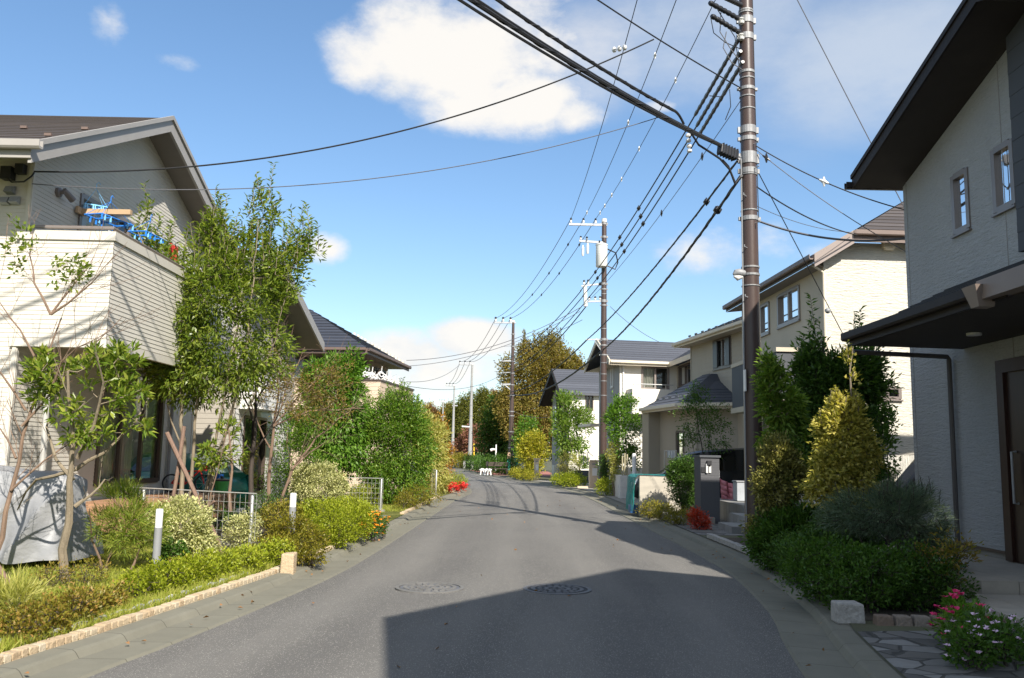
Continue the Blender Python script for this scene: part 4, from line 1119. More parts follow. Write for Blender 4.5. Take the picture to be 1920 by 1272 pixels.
MB().obox(wl1.pt(wl1.L - .35, 0), wl1.u, wl1.n, wl1.up, (-.05, .5), (.0, .45), (0.05, zl - .16)).build('porch_pillar', m_r3, h3)

# ============================================================ house R4: white house, slate roof, balcony to the south
h4 = thing('house', 'white house with grey slate roof and sunny balcony behind the second pole', 'house', (7, 40, 0))
f1, f2_, pk4 = P(1144, 673, 38.0), P(1097, 691, 42.2), P(1119, 637, 40.2)
z4 = (f1.z + f2_.z) / 2 - .05; f1.z = f2_.z = z4
u4 = (f2_ - f1).normalized(); w4 = V(u4.y, -u4.x, 0)
ln4 = 7.0; mid = (f1 + f2_) / 2; mid.z = pk4.z
mb = MB()
vq = f1 + w4 * 2.75; vq.z = z4
roof_poly([f1, f1 + w4 * ln4, mid + w4 * ln4, mid], .26); roof_poly([f2_ + w4 * ln4, f2_, mid, mid + w4 * ln4], .26)
# wing toward the camera
g1 = P(1297, 661, 35.0); g1.z = z4
wing_w = 4.4; gr = (vq + g1) / 2
gd = (g1 - vq).normalized(); gi = V(-gd.y, gd.x, 0); gi = gi if gi.x > 0 else -gi
kz = (mid.z - z4)
roof_poly([vq, g1, g1 + gi * 2.1 + V(0, 0, kz), vq + gi * 2.1 - gd * 2.1 + V(0, 0, kz)], .26)
mb.build('roof', m_tile_g, h4)
for a, b in ((f1, mid), (mid, f2_)): board(h4, a + V(0, 0, .04), b + V(0, 0, .04), .24, .05, -w4, m_fas_w)
board(h4, f1 + V(0, 0, .02), vq + V(0, 0, .02), .22, .03, -u4, m_fas_w, 'fascia'); gutter(h4, f1 - u4 * .034, vq - u4 * .034, m_fas_w, out=-u4)
go = -gi
board(h4, vq + V(0, 0, .02), g1 + V(0, 0, .02), .22, .03, go, m_fas_w, 'fascia')
MB().face([f1 - V(0, 0, .15), f2_ - V(0, 0, .15), f2_ + w4 * .7 - V(0, 0, .15), f1 + w4 * .7 - V(0, 0, .15)]).face([f1 + w4 * .7 - V(0, 0, .152), vq - V(0, 0, .152), vq + u4 * .5 - V(0, 0, .152), f1 + w4 * .7 + u4 * .5 - V(0, 0, .152)]).build('soffit', m_soff_w, h4)
s0 = f1 + w4 * .6 + u4 * .4; s1_ = vq + u4 * .4 + w4 * .5; n0 = f2_ + w4 * .6 - u4 * .4
wS4 = Wall((s0.x, s0.y), (s1_.x, s1_.y)); wG4 = Wall((s0.x, s0.y), (n0.x, n0.y), flip=True)
r4w = wS4.rect(1203, 688, 1254, 730); r4g = wG4.rect(1146, 687, 1150, 726)
wS4.build(h4, m_r4, z4 - .1, 0, (r4w,), (.2, .006), corner=m_r4)
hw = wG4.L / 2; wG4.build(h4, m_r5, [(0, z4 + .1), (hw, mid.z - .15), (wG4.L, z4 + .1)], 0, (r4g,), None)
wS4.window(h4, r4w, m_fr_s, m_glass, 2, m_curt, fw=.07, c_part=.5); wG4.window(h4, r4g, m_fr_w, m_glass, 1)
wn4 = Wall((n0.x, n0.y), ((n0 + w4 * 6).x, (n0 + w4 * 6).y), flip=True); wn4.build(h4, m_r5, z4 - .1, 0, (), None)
q0 = s1_; q1_ = g1 + gi * .45
wW = Wall((q0.x, q0.y), (q1_.x, q1_.y)); wW = Wall((q1_.x, q1_.y), (q0.x, q0.y), flip=True)
rW = wW.rect(1273, 684, 1297, 722)
wW.build(h4, m_r3, z4 - .1, 0, (rW,), (.16, .007)); wW.window(h4, rW, m_fr_b, m_glass_d, 2, m_curt, c_part=.5)
Wall((q1_.x, q1_.y), ((q1_ + gi * 4).x, (q1_ + gi * 4).y)).build(h4, m_r3, z4 - .1, 0, (), None)
bs = wS4.rect(1172, 728, 1250, 765)
mb = MB(); mb.obox(wS4.p0, wS4.u, wS4.n, wS4.up, (bs[0] + .05, bs[1]), (.008, .9), (3.45, 4.55)); b4 = mb.build('balcony', m_r4, h4)
hr = MB(); hr.tube([wS4.pt(bs[0] + .1, 4.75, .85), wS4.pt(bs[1], 4.75, .85)], .025, 6)
for i in range(5): hr.tube([wS4.pt(bs[0] + .1 + i * .5, 4.55, .85), wS4.pt(bs[0] + .1 + i * .5, 4.75, .85)], .015, 5)
hr.build('handrail', m_alu, b4)
pipe(h4, [wS4.pt(.12, z4 - .2, .05), wS4.pt(.12, .1, .05)], m_whitep, .04)
# small side roof over the gable door
lr = wG4.rect(1106, 757, 1130, 778)
mb = MB(); mb.obox(wG4.p0, wG4.u, wG4.n, wG4.up, (lr[0], lr[1]), (0, .6), (3.0, 3.12)); mb.build('door_canopy', m_fas_w, h4)

# ============================================================ house R5: pale grey house by the golden tree
h5 = thing('house', 'pale grey gabled house before the tall golden zelkova', 'house', (6, 58, 0))
f1, f2_, pk5 = P(1050, 736, 55.0), P(1012, 757, 61.0), P(1035, 692, 57.6)
u5 = V(f2_.x - f1.x, f2_.y - f1.y, 0).normalized(); w5 = V(u5.y, -u5.x, 0); ln5 = 8.0
mb = MB(); roof_poly([f1, f1 + w5 * ln5, pk5 + w5 * ln5, pk5], .3); roof_poly([f2_ + w5 * ln5, f2_, pk5, pk5 + w5 * ln5], .3)
mb.build('roof', m_tile_g, h5)
for a, b in ((f1, pk5), (pk5, f2_)): board(h5, a + V(0, 0, .04), b + V(0, 0, .04), .3, .05, -w5, m_fas_k)
MB().face([f1 - V(0, 0, .17), pk5 - V(0, 0, .17), pk5 + w5 * .8 - V(0, 0, .17), f1 + w5 * .8 - V(0, 0, .17)]).face([f2_ - V(0, 0, .17), pk5 - V(0, 0, .17), pk5 + w5 * .8 - V(0, 0, .17), f2_ + w5 * .8 - V(0, 0, .17)]).build('soffit', m_soff_k, h5)
s0 = f1 + w5 * .7 + u5 * .35; n0 = f2_ + w5 * .7 - u5 * 1.0
wS5 = Wall((s0.x, s0.y), ((s0 + w5 * 7).x, (s0 + w5 * 7).y)); wG5 = Wall((s0.x, s0.y), (n0.x, n0.y), flip=True)
r5 = (wG5.L * .72, wG5.L * .93, 3.6, 4.9); r5s = wS5.rect(1056, 742, 1064, 770); r5t = wS5.rect(1098, 742, 1112, 768)
kk5 = (pk5.y - s0.y)
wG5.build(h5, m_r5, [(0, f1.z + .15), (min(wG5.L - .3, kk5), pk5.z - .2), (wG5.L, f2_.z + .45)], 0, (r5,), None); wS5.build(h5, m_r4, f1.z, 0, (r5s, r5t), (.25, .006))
wG5.window(h5, r5, m_fr_w, m_glass, 1, m_curt_w); wS5.window(h5, r5s, m_fr_b, m_glass_d, 1); wS5.window(h5, r5t, m_fr_b, m_glass_d, 2)
MB().obox(wG5.p0, wG5.u, wG5.n, wG5.up, (0, wG5.L), (-.01, .05), (3.1, 3.3)).build('band', m_greyp, h5)
pipe(h5, [wG5.pt(2.2, 5.2, .05), wG5.pt(2.2, .1, .05)], m_whitep, .05)
MB().obox(wG5.p0, wG5.u, wG5.n, wG5.up, (2.5, 3.2), (.05, .35), (.15, .95)).build('heat_pump', m_whitep, h5)
# ------------------------------------------------------------ utility poles
m_pole = M('brown_pole_paint', (.062, .040, .033), .38, .15, 3, .1, 20, st=(1, 1, .3))
m_cpole = M('grey_concrete_pole', (.29, .29, .28), .8, .12, 3, .2, 40)
m_ins = M('black_insulator', (.02, .02, .022), .35, .2)
m_porc = M('white_porcelain', (.62, .61, .58), .25, .05)
m_trans = M('transformer_paint', (.62, .63, .60), .4, .05)
m_wire = M('black_cable', (.012, .012, .013), .55, .1)
m_wire_g = M('grey_cable', (.10, .10, .11), .5, .1)
m_band = M('weathered_band', (.26, .26, .26), .6, .2, 9, metal=.4)
def pole(label, x, y, h, r0, r1, mat, bands=(), bolts=(), name='utility_pole'):
    root = thing(name, label, 'utility pole', (x, y, 0), 'utility poles along the road')
    rad = lambda z: r0 + (r1 - r0) * z / h
    MB().lathe((x, y, 0), [(rad(z), z) for z in np.linspace(0, h, 14)], 20).build('shaft', mat, root, True)
    MB().lathe((x, y, h), [(r1 + .012, -.12), (r1 + .012, .02), (.03, .05)], 16).build('cap', m_whitep, root, True)
    for z, hh in bands:
        r = rad(z) + .006
        b = MB(); b.lathe((x, y, z), [(r - .01, -hh / 2), (r + .008, -hh / 2), (r + .008, hh / 2), (r - .01, hh / 2)], 20)
        if hh > .05: b.box(x - r - .05, x - r + .01, y - .03, y + .03, z - hh * .4, z + hh * .4).box(x + r - .01, x + r + .05, y - .03, y + .03, z - hh * .4, z + hh * .4)
        b.build('band', m_band, root)
    for k, z in enumerate(bolts):
        r = rad(z); a = -1.1 if k % 2 == 0 else -2.2
        u = V(math.cos(a), math.sin(a), 0)
        MB().tube([V(x, y, z) + u * (r - .01), V(x, y, z) + u * (r + .13), V(x, y, z + .035) + u * (r + .135)], .009, 6).build('step_bolt', m_steel, root)
    return root
def crossarm(root, a, b, ins, mat=m_steel, th=.045, ih=.2, ir=.055):
    a, b = Vector(a), Vector(b); u = (b - a).normalized(); v = V(-u.y, u.x, 0)
    arm = MB().obox(a, u, v, V(0, 0, 1), (0, (b - a).length), (-th, th), (-th, th)).build('crossarm', mat, root)
    for t in ins:
        q = a + (b - a) * t + V(0, 0, th)
        i = MB().lathe(q, [(.02, 0), (.02, .03), (ir, .04), (ir * .8, ih * .45), (ir, ih * .5), (ir * .7, ih * .75), (ir * .5, ih * .8)], 10).build('insulator', m_porc, root, True)
        MB().lathe(q + V(0, 0, ih * .78), [(ir * .8, 0), (ir, ih * .25), (ir * .6, ih * .5), (.01, ih * .55)], 10).build('insulator_cap', m_ins, i, True)
    return arm
P1x, P1y = 4.34, 15.5
z1p = lambda py: P(1400, py, P1y).z
b1 = [(z1p(y), h) for y, h in ((22, .03), (26, .03), (40, .13), (71, .12), (137, .05), (149, .02), (168, .06), (183, .02), (206, .02), (245, .14), (262, .08), (298, .22), (322, .10), (329, .02), (396, .02), (411, .08), (502, .03), (516, .04), (537, .02))]
pole1 = pole('thick dark brown utility pole beside the road in front of the ivory house', P1x, P1y, 12.6, .175, .112, m_pole, b1, [z1p(y) for y in (275, 372, 422, 468, 320, 560)])
crossarm(pole1, (2.75, P1y, 12.1), (4.75, P1y, 12.1), (.02, .5, .98))
def ins_string(root, a, b, r=.05, n=7):
    a, b = Vector(a), Vector(b); mb = MB(); k = n * 3
    mb.tube([a + (b - a) * i / k for i in range(k + 1)], [r if i % 3 else r * .72 for i in range(k + 1)], 10)
    return mb.build('strain_insulator', m_ins, root, True)
for a, b in (((1334, 30), (1388, 62)), ((1330, 5), (1386, 36)), ((1360, -4), (1390, 10))): ins_string(pole1, P(*a, P1y - .5), P(*b, P1y - .1))
for py in (41, 71): MB().lathe(P(1390, py, P1y - .13), [(.05, -.04), (.06, 0), (.03, .02), (.06, .05), (.045, .07)], 10, (0, 0, 1)).build('insulator', m_porc, pole1, True)
lz = P(1392, 516, P1y); LX = P(1386, 516, P1y - .05)
lp = MB(); lp.tube([LX + V(-.1, 0, 0), LX + V(-.06, 0, .035), LX + V(.0, 0, .045), LX + V(.1, 0, .03), LX + V(.16, 0, .02)], [.03, .065, .075, .06, .025], 12)
lo = lp.build('lamp_head', m_greyp, pole1, True)
MB().tube([LX + V(-.1, 0, -.02), LX + V(-.03, 0, -.055), LX + V(.06, 0, -.03)], [.02, .055, .03], 10).build('lens', m_porc, lo, True)
cb = MB(); zz = [z1p(300), z1p(890)]
cb.tube([V(P1x - .155, P1y - .06, zz[0]), V(P1x - .165, P1y - .06, .1)], .014, 6); cb.build('ground_cable', m_greyp, pole1, True)
cb = MB(); cb.tube([V(P1x + .11, P1y - .06, z1p(-60)), V(P1x + .135, P1y - .05, z1p(250)), V(P1x + .155, P1y - .05, z1p(410))], .008, 5); cb.build('ground_cable', m_wire, pole1, True)
MB().box(P1x - .175, P1x - .155, P1y - .16, P1y - .05, z1p(735), z1p(695)).build('number_plate', m_whitep, pole1)

q = P(1133, 412, 38); P2x, P2y, h2p = q.x, 38.0, q.z
z2p = lambda py: P(1133, py, P2y).z
pole2 = pole('brown utility pole carrying a white transformer drum before the white house', P2x, P2y, h2p, .17, .105, m_pole,
             [(z2p(y), h) for y, h in ((420, .1), (445, .1), (533, .1), (543, .06), (552, .03), (565, .12), (573, .06), (617, .03), (637, .1), (648, .06), (666, .06), (681, .03), (702, .03), (715, .03), (742, .03))], [z2p(y) for y in (600, 640, 680)])
A0, A1 = P(1067, 421, P2y), P(1138, 420, P2y); A1.z = A0.z
crossarm(pole2, A0, A1, (.05, .38, .7))
tq = P(1128, 501, P2y - .36)
tf = MB(); tf.lathe((tq.x, P2y - .36, tq.z), [(.24, 0), (.26, .03), (.26, .96), (.275, .97), (.275, 1.02), (.2, 1.06)], 24); tfo = tf.build('transformer', m_trans, pole2, True)
for k in (-.1, .1): MB().lathe((tq.x + k, P2y - .36, tq.z + 1.05), [(.04, 0), (.05, .04), (.03, .08), (.045, .12), (.02, .16)], 8).build('bushing', m_ins, tfo, True)
MB().box(tq.x - .03, tq.x + .03, P2y - .2, P2y, tq.z + .15, tq.z + .25).box(tq.x - .03, tq.x + .03, P2y - .2, P2y, tq.z + .75, tq.z + .85).build('bracket', m_steel, tfo)
cr = crossarm(pole2, P(1086, 452, P2y - .2), V(P2x, P2y - .2, P(1086, 452, P2y).z - .12), (.06, .3), ih=.14)
for px, py in ((1093, 460), (1102, 456)): MB().lathe(P(px, py, P2y - .2), [(.04, -.5), (.06, -.42), (.06, -.1), (.03, -.05), (.03, 0)], 10).build('fuse_cutout', m_porc, pole2, True)
MB().tube([V(P2x + .1, P2y - .3, z2p(470)), V(P2x + .5, P2y - .2, z2p(476)), V(P2x + .62, P2y, z2p(492)), V(P2x + .5, P2y, z2p(505)), V(P2x + .1, P2y, z2p(498))], .03, 6).build('jumper_cable', m_wire, pole2, True)
crossarm(pole2, P(1090, 537, P2y), V(P2x, P2y, z2p(532)), (.12, .3), ih=.18, th=.035)
crossarm(pole2, P(1096, 566, P2y), V(P2x, P2y, z2p(565)), (.25, .55, .8), ih=.15, th=.035)
MB().tube([P(1097, 537, P2y), P(1098, 575, P2y)], .09, 8).build('junction_tube', m_trans, pole2, True)
crossarm(pole2, P(1099, 637, P2y), V(P2x, P2y, z2p(637)), (), th=.03)
MB().tube([P(1115, 640, P2y), V(P2x, P2y, z2p(665))], .02, 6).build('brace', m_steel, pole2)

def far_pole(label, px, ytop, Y, mat, arm, w=1.0, extra=(), r0=.17):
    q = P(px, ytop, Y)
    pl = pole(label, q.x, Y, q.z, r0, .1, mat, [(P(px, y, Y).z, .08) for y in extra])
    a, b = P(arm[0], arm[1], Y), P(arm[2], arm[1], Y); b.z = a.z
    crossarm(pl, a, b, arm[3], ih=.3, ir=.1, th=.06)
    return pl
pole3 = far_pole('brown utility pole by the bench in front of the golden tree', 962.5, 602, 67, m_pole, (926, 605, 967, (.08, .42, .76)), extra=(627, 650, 678, 700, 722, 742, 772, 780, 810, 840, 852), r0=.2)
p3 = lambda px, py: P(px, py, 67)
crossarm(pole3, p3(940, 677), V(pole3.location.x, 67, p3(960, 677).z), (), th=.05); crossarm(pole3, p3(944, 699), V(pole3.location.x, 67, p3(960, 699).z), (), th=.04)
crossarm(pole3, p3(938, 721), V(pole3.location.x, 67, p3(960, 721).z), (), th=.06); MB().tube([p3(945, 721), p3(961, 735)], .04, 6).build('brace', m_steel, pole3)
sg = MB(); q = p3(955, 872); sg.box(q.x - .16, q.x + .1, 66.72, 66.76, q.z - .4, q.z + .5); sg.build('green_sign', M('sign_green', (.02, .30, .22), .5, .05), pole3)
sg = MB(); q = p3(955, 856); sg.box(q.x - .14, q.x + .1, 66.72, 66.76, q.z - .25, q.z + .3); sg.build('tan_sign', M('sign_tan', (.5, .33, .22), .5, .05), pole3)
sg = MB(); q = p3(968, 864); sg.box(q.x - .14, q.x + .14, 66.74, 66.78, q.z - .35, q.z + .35); sg.build('green_sign', bpy.data.materials['sign_green'], pole3)
pole4 = far_pole('tallest grey concrete utility pole beside the reddish cherry tree', 885.5, 682, 99, m_cpole, (860, 684, 888, (.08, .42, .76)), extra=(725, 735, 760, 780), r0=.26)
MB().tube([V(pole4.location.x - .1, 98.9, P(880, 801, 99).z), V(pole4.location.x - 1.0, 98.9, P(870, 800, 99).z)], .09, 6).build('lamp_arm', m_whitep, pole4)
q = P(889, 858, 97); MB().tube([P(889, 880, 97), P(888.5, 832, 97)], .07, 8).build('guy_guard', M('yellow_guard', (.75, .50, .04), .5, .1), pole4)
pole5 = far_pole('grey concrete utility pole second farthest along the bend', 852, 722, 130, m_cpole, (836, 724, 854, (.08, .42, .76)), extra=(760,), r0=.28)
crossarm(pole5, P(848, 761, 130), P(858, 761, 130), (), th=.08)
pole6 = far_pole('grey concrete utility pole farthest along the bend', 831, 752, 165, m_cpole, (823, 754, 834, (.1, .5, .9)), extra=(780,), r0=.28)
crossarm(pole6, P(827, 781, 165), P(836, 781, 165), (), th=.09)
pole0 = pole('brown utility pole standing by the left lawn out of the picture', -5.6, 4.5, 12.4, .165, .1, m_pole, [(7.9, .15), (8.7, .1)])

# ------------------------------------------------------------ wires
NW = [0]
def wire(p0, p1, sag, r, label, mat=m_wire, n=22, spacers=(), twist=0, name='overhead_wire', lash=0, clip=m_ins, sleeve=0):
    p0, p1 = Vector(p0), Vector(p1); pts = []
    at = lambda t: p0 + (p1 - p0) * t - V(0, 0, 4 * sag * t * (1 - t))
    rng = random.Random(NW[0]); NW[0] += 1
    mb = MB(); mb.tube([at(i / n) for i in range(n + 1)], r, 6)
    if twist:
        u = (p1 - p0).normalized(); s_ = u.cross(V(0, 0, 1)).normalized(); w_ = s_.cross(u); m_ = 260
        for ph in range(lash or 1):
            mb.tube([at(i / m_) + (s_ * math.cos(i * twist + ph * 2.1) + w_ * math.sin(i * twist + ph * 2.1)) * r * .95 for i in range(m_ + 1)], r * .34, 4)
    o = mb.build(name, mat, None, True); tag(o, label, 'cable', 'overhead wires and cables')
    for t in spacers:
        q = at(t); u = (p1 - p0).normalized()
        MB().tube([q - u * .09, q - u * .03, q + u * .03, q + u * .09], [r * 1.6, r * 3.2, r * 3.2, r * 1.6], 6).tube([q + V(0, 0, -.09), q, q + V(0, 0, .09)], [.012, .035, .012], 6).build('spacer', clip, o)
    if sleeve:
        MB().tube([at(sleeve * i / 24) for i in range(25)], [r * (2.3 if i % 2 else 1.7) for i in range(25)], 8).build('sleeve', m_ins, o, True)
    return o
ar = lambda t: A0 + (A1 - A0) * t + V(0, 0, .27)
top1 = [V(2.79, P1y, 12.36), V(3.75, P1y, 12.36), V(4.71, P1y, 12.36)]
wire(ar(.05), top1[0], .45, .011, 'leftmost high wire from the near pole top to the transformer pole', spacers=())
wire(ar(.38), top1[1], .45, .011, 'middle high wire from the near pole top to the transformer pole', spacers=(.06, .55, .74, .86), clip=m_whitep)
wire(ar(.70), top1[2], .45, .011, 'rightmost high wire from the near pole top to the transformer pole', spacers=(.06, .12, .2, .3, .45, .68), clip=m_whitep)
for k, (a, b) in enumerate((((1386, 72), (1088, 546)), ((1389, 96), (1092, 556)), ((1393, 116), (1097, 566)))):
    wire(P(*a, P1y - .12), P(*b, P2y), .32, .019, ('upper', 'centre', 'lower')[k] + ' of three black supply lines with thick sleeves leaving the near pole', spacers=(.42, .56, .8), sleeve=.14)
wire(P(1388, 190, P1y), P(1095, 572, P2y), .3, .008, 'thin grey wire running just below the three sleeved supply lines', m_wire_g, spacers=(.12, .3))
wire(P(1384, 300, P1y - .1), P(1101, 637, P2y), .25, .021, 'thick spiralled telephone cable from the black box to the transformer pole', twist=.5, spacers=(.1,))
wire(P(1390, 330, P1y - .1), P(1131, 656, P2y), .30, .028, 'thickest lashed cable bundle sweeping low between the two brown poles', twist=.3, lash=2, spacers=(.08,))
wire(P(1101, 637, P2y), P(958, 735, 67), .5, .03, 'telephone cable from the transformer pole to the bench pole', twist=1.0)
wire(P(1131, 656, P2y), P(960, 740, 67), .7, .04, 'lashed cable bundle crossing before the golden tree to the bench pole', twist=.3, lash=2)
wire(P(1098, 576, P2y), P(950, 700, 67), .7, .026, 'heavy black line sagging from the transformer pole into the golden tree')
for k, (a, b) in enumerate((((1090, 545), (941, 677)), ((1093, 556), (944, 684)), ((1098, 566), (946, 699)))):
    wire(P(*a, P2y), P(*b, 67), .55, .02, ('upper', 'centre', 'lower')[k] + ' of three supply lines with spacers between transformer pole and bench pole', spacers=(.3, .5))
for k, t in enumerate((.05, .38, .70)):
    i3 = (.08, .42, .76)[k]; a3, b3 = P(926, 605, 67), P(967, 605, 67); e3 = a3 + (b3 - a3) * i3; e3.z = a3.z + .35
    wd = ('leftmost', 'middle', 'rightmost')[k]
    wire(ar(t), e3, .8, .016, wd + ' high wire from the transformer pole to the bench pole', m_wire_g, spacers=(.12, .3, .5) if k else ())
    a4, b4 = P(860, 684, 99), P(888, 684, 99); e4 = a4 + (b4 - a4) * i3; e4.z = a4.z + .35
    wire(e3, e4, .9, .022, wd + ' high wire from the bench pole to the tall grey pole', m_wire_g)
    a5, b5 = P(836, 724, 130), P(854, 724, 130); e5 = a5 + (b5 - a5) * i3; e5.z = a5.z + .4
    wire(e4, e5, .8, .026, wd + ' high wire between the tall grey pole and the next', m_wire_g)
# bundle over the road to the pole on the left
p0 = V(-5.6, 4.5, 0)
e = P(1382, 296, P1y - .2)
b0 = P(1352, 274, P1y - .4)
for k, (dz, dy, r) in enumerate(((0, 0, .03), (.07, .05, .024), (-.03, .09, .02))):
    wire(b0 + V(0, 0, dz * .3), p0 + V(0, dy, 8.15 + dz * 2.2), .42 + .02 * k, r, ('thick', 'medium', 'thin')[k] + ' black cable of the bundle crossing high over the road from the near pole', twist=.45 if k == 0 else 0)
bw = P(1262, 207, 14.05)
wire(bw, p0 + V(0, .3, 8.85), .42, .026, 'upper twisted black cable joining the bundle over the road', twist=.7)
wire(bw, P(1282, 233, 14.35), -.05, .024, 'short curved cable end dropping from the twisted cable to the bundle', n=8)
wire(P(1390, 166, P1y), p0 + V(0, .2, 9.1), .38, .012, 'single wire from the near pole toward the upper left above the bundle')
br = P(1226, 74, 13.25)
wire(br, P(64, 322, 11.85), .62, .012, 'long house drop from the single wire to the cream house corner', n=40)
ib = MB(); u_ = (P(64, 322, 11.85) - br).normalized()
for k in range(3): ib.lathe(br + u_ * (.5 + k * .09) - V(0, 0, .035), [(.02, -.02), (.045, .0), (.045, .03), (.02, .05)], 10, u_)
tag(ib.build('insulator', m_porc), 'white insulators on the house drop above the road', 'insulator')
wire(P(1242, 218, 13.6), P(60, 345, 11.85), .5, .007, 'thin grey drop from the bundle to the cream house below the long drop', m_wire_g, n=40)
# to the right
wire(P(1408, 268, P1y), P(1730, 402, 14.06), .16, .011, 'wire with a pale clip from the near pole to the dark eaves house', spacers=(.45,), clip=m_porc)
wire(P(1408, 273, P1y), P(1728, 488, 14.06), .12, .008, 'steep thin wire from the near pole down behind the dark eaves house', m_wire_g, spacers=(.1,))
wire(P(1411, 345, P1y), P(1607, 441, 18.5), .14, .013, 'straight black wire from the near pole to the brown roof corner')
wire(P(1411, 383, P1y), P(1600, 436, 18.5), .12, .006, 'thinnest wire from the near pole to the brown roof corner', m_wire_g)
wire(P(1412, 411, P1y), P(1735, 442, 14.06), .22, .02, 'sagging grey sheathed cable from the near pole passing the brown fascia', m_wire_g)
wire(P(1412, 305, P1y), P(1632, 725, 18.9), .0, .010, 'taut stay wire with a round fitting running from pole to ivory wall', spacers=())
MB()
q = P(1552, 583, 17.6); tag(MB().lathe(q, [(.02, -.06), (.055, -.03), (.055, .03), (.02, .06)], 12, (P(1632, 725, 18.9) - P(1412, 305, P1y)).normalized()).build('stay_insulator', m_greyp, None, True), 'round grey fitting on the taut stay wire before the ivory wall', 'insulator')
wire(V(P1x, P1y, z1p(-195)), P(1725, 447, 16), .0, .009, 'taut upper stay wire from the near pole top past the dark eaves', m_wire_g)
# house drops in the distance
wire(P(1088, 577, P2y), P(762, 676, 38.5), .55, .014, 'upper of two drops from the transformer pole to the hip roofed house', m_wire_g)
wire(P(1088, 584, P2y), P(760, 687, 38.6), .5, .012, 'lower of two drops from the transformer pole to the hip roofed house', m_wire_g)
wire(P(862, 684, 99), P(762, 716, 60), .6, .02, 'drop from the tall grey pole toward the white hanger balcony', m_wire_g)
wire(P(945, 700, 67), P(764, 724, 40), .6, .014, 'lowest drop from the bench pole toward the white hanger balcony', m_wire_g)
wire(P(1144, 575, P2y), P(1235, 641, 40.3), .15, .011, 'short drop from the transformer pole to the white house roof', m_wire_g)
wire(P(1092, 600, P2y), P(940, 650, 67), .3, .011, 'thin drop passing above the golden tree to the bench pole', m_wire_g)
wire(P(966, 773, 67), P(1052, 778, 55.5), .3, .014, 'low drop from the bench pole to the pale grey house', m_wire_g)
# splice closure hanging at the near pole
ca, cbx = P(1347, 277, P1y - .38), P(1384, 293, P1y - .15); u_ = (cbx - ca).normalized(); s_ = u_.cross(V(0, 0, 1)).normalized(); w_ = s_.cross(u_)
sc = thing('splice_closure', 'black ribbed cable box hanging beside the near brown pole', 'cable box', ca)
L_ = (cbx - ca).length
MB().obox(ca, u_, s_, w_, (0.02, L_ * .92), (-.07, .07), (-.10, .08)).build('box', m_blackp, sc, bevel=.02)
for i in range(6): MB().obox(ca, u_, s_, w_, (.05 + i * L_ * .14, .07 + i * L_ * .14), (-.08, .08), (-.11, .09)).build('rib', m_ins, sc)
MB().tube([ca + u_ * (L_ * .9), cbx + u_ * .06], .02, 6).build('bracket', m_steel, sc)
tl = P(1270, 262, 14.4)
wc = thing('cable_clamp', 'white clamps dangling from the cable bundle left of the near pole', 'clamp', P(1291, 262, 14.55))
for py in (254, 264, 274, 283): MB().lathe(P(1290 + (py - 254) * .1, py, 14.55), [(.02, -.035), (.045, -.02), (.045, .015), (.015, .035)], 8).build('clamp', m_porc, wc, True)
lo = MB(); lo.tube([P(1296, 250, 14.6), P(1310, 272, 14.8), P(1335, 288, 15.0), P(1350, 298, 15.1), P(1368, 318, 15.2), P(1378, 345, 15.3), P(1388, 332, 15.35)], .02, 6).tube([P(1355, 300, 15.1), P(1366, 312, 15.2), P(1380, 346, 15.3)], .016, 6)
tag(lo.build('cable_loop', m_wire, None, True), 'slack black cable loop hanging under the ribbed box at the near pole', 'cable')
for k, pts in enumerate((((1332, 30), (1338, 62), (1360, 80), (1388, 92)), ((1352, 20), (1350, 60), (1372, 95), (1392, 120)), ((1340, 10), (1362, 45), (1378, 70), (1388, 140)), ((1362, 60), (1356, 90), (1372, 118), (1393, 132)), ((1330, 180), (1352, 182), (1368, 168), (1370, 200), (1360, 225)))):
    tag(MB().tube([P(x, y, P1y - .25) for x, y in pts], .009, 5).build('jumper_wire', m_wire, None, True), ('outermost slack jumper below the strain insulators', 'second slack jumper wire hugging the near pole', 'long jumper wire hanging straight beside the near pole', 'short curly jumper beside the sleeved lines', 'curled pigtail wire left of the near pole')[k], 'cable', 'jumper wires at the near pole top')
# ------------------------------------------------------------ fences, posts, small objects
m_galv = M('mesh_steel', (.50, .50, .47), .5, .1, 6, metal=.4)
m_tan = M('tan_mesh_steel', (.50, .45, .36), .55, .1, 6, metal=.2)
def mesh_fence(label, a, b, z0, z1, posts, sp=.10, mat=m_galv):
    a, b = Vector(a), Vector(b); L = (b - a).length; u = (b - a) / L
    root = thing('mesh_fence', label, 'fence', (a + b) / 2 + V(0, 0, z0))
    pn = MB(); n = int(L / sp)
    for i in range(n + 1): pn.tube([a + u * (L * i / n) + V(0, 0, z0), a + u * (L * i / n) + V(0, 0, z1)], .0026, 4)
    m_ = int((z1 - z0) / (sp * 1.25)); nrm = V(-u.y, u.x, 0) * .006
    for j in range(m_ + 1): pn.tube([a + nrm + V(0, 0, z0 + (z1 - z0) * j / m_), b + nrm + V(0, 0, z0 + (z1 - z0) * j / m_)], .003, 4)
    pn.tube([a + nrm * 2 + V(0, 0, z1), b + nrm * 2 + V(0, 0, z1)], .009, 5)
    pn.build('mesh_panel', mat, root)
    for t in posts:
        q = a + u * (L * t) - nrm * 4; MB().lathe((q.x, q.y, .05), [(.03, 0), (.03, z1 - .09), (.02, z1 - .07)], 12).build('post', m_alu, root, True)
    MB().obox(a, u, nrm.normalized(), V(0, 0, 1), (-.05, L + .05), (-.06, .06), (.06, z0 - .03)).build('footing', m_conc_p, root)
    return root
mesh_fence('wire mesh fence in front of the cream house terrace', (-3.85, 13.4, 0), (-7.05, 15.1, 0), .2, .93, (.03, .36, .7), .11)
mesh_fence('wire mesh fence ending in a white post beside the stone driveway', (-3.20, 22.25, 0), (-5.9, 22.6, 0), .18, .93, (.02, .55))
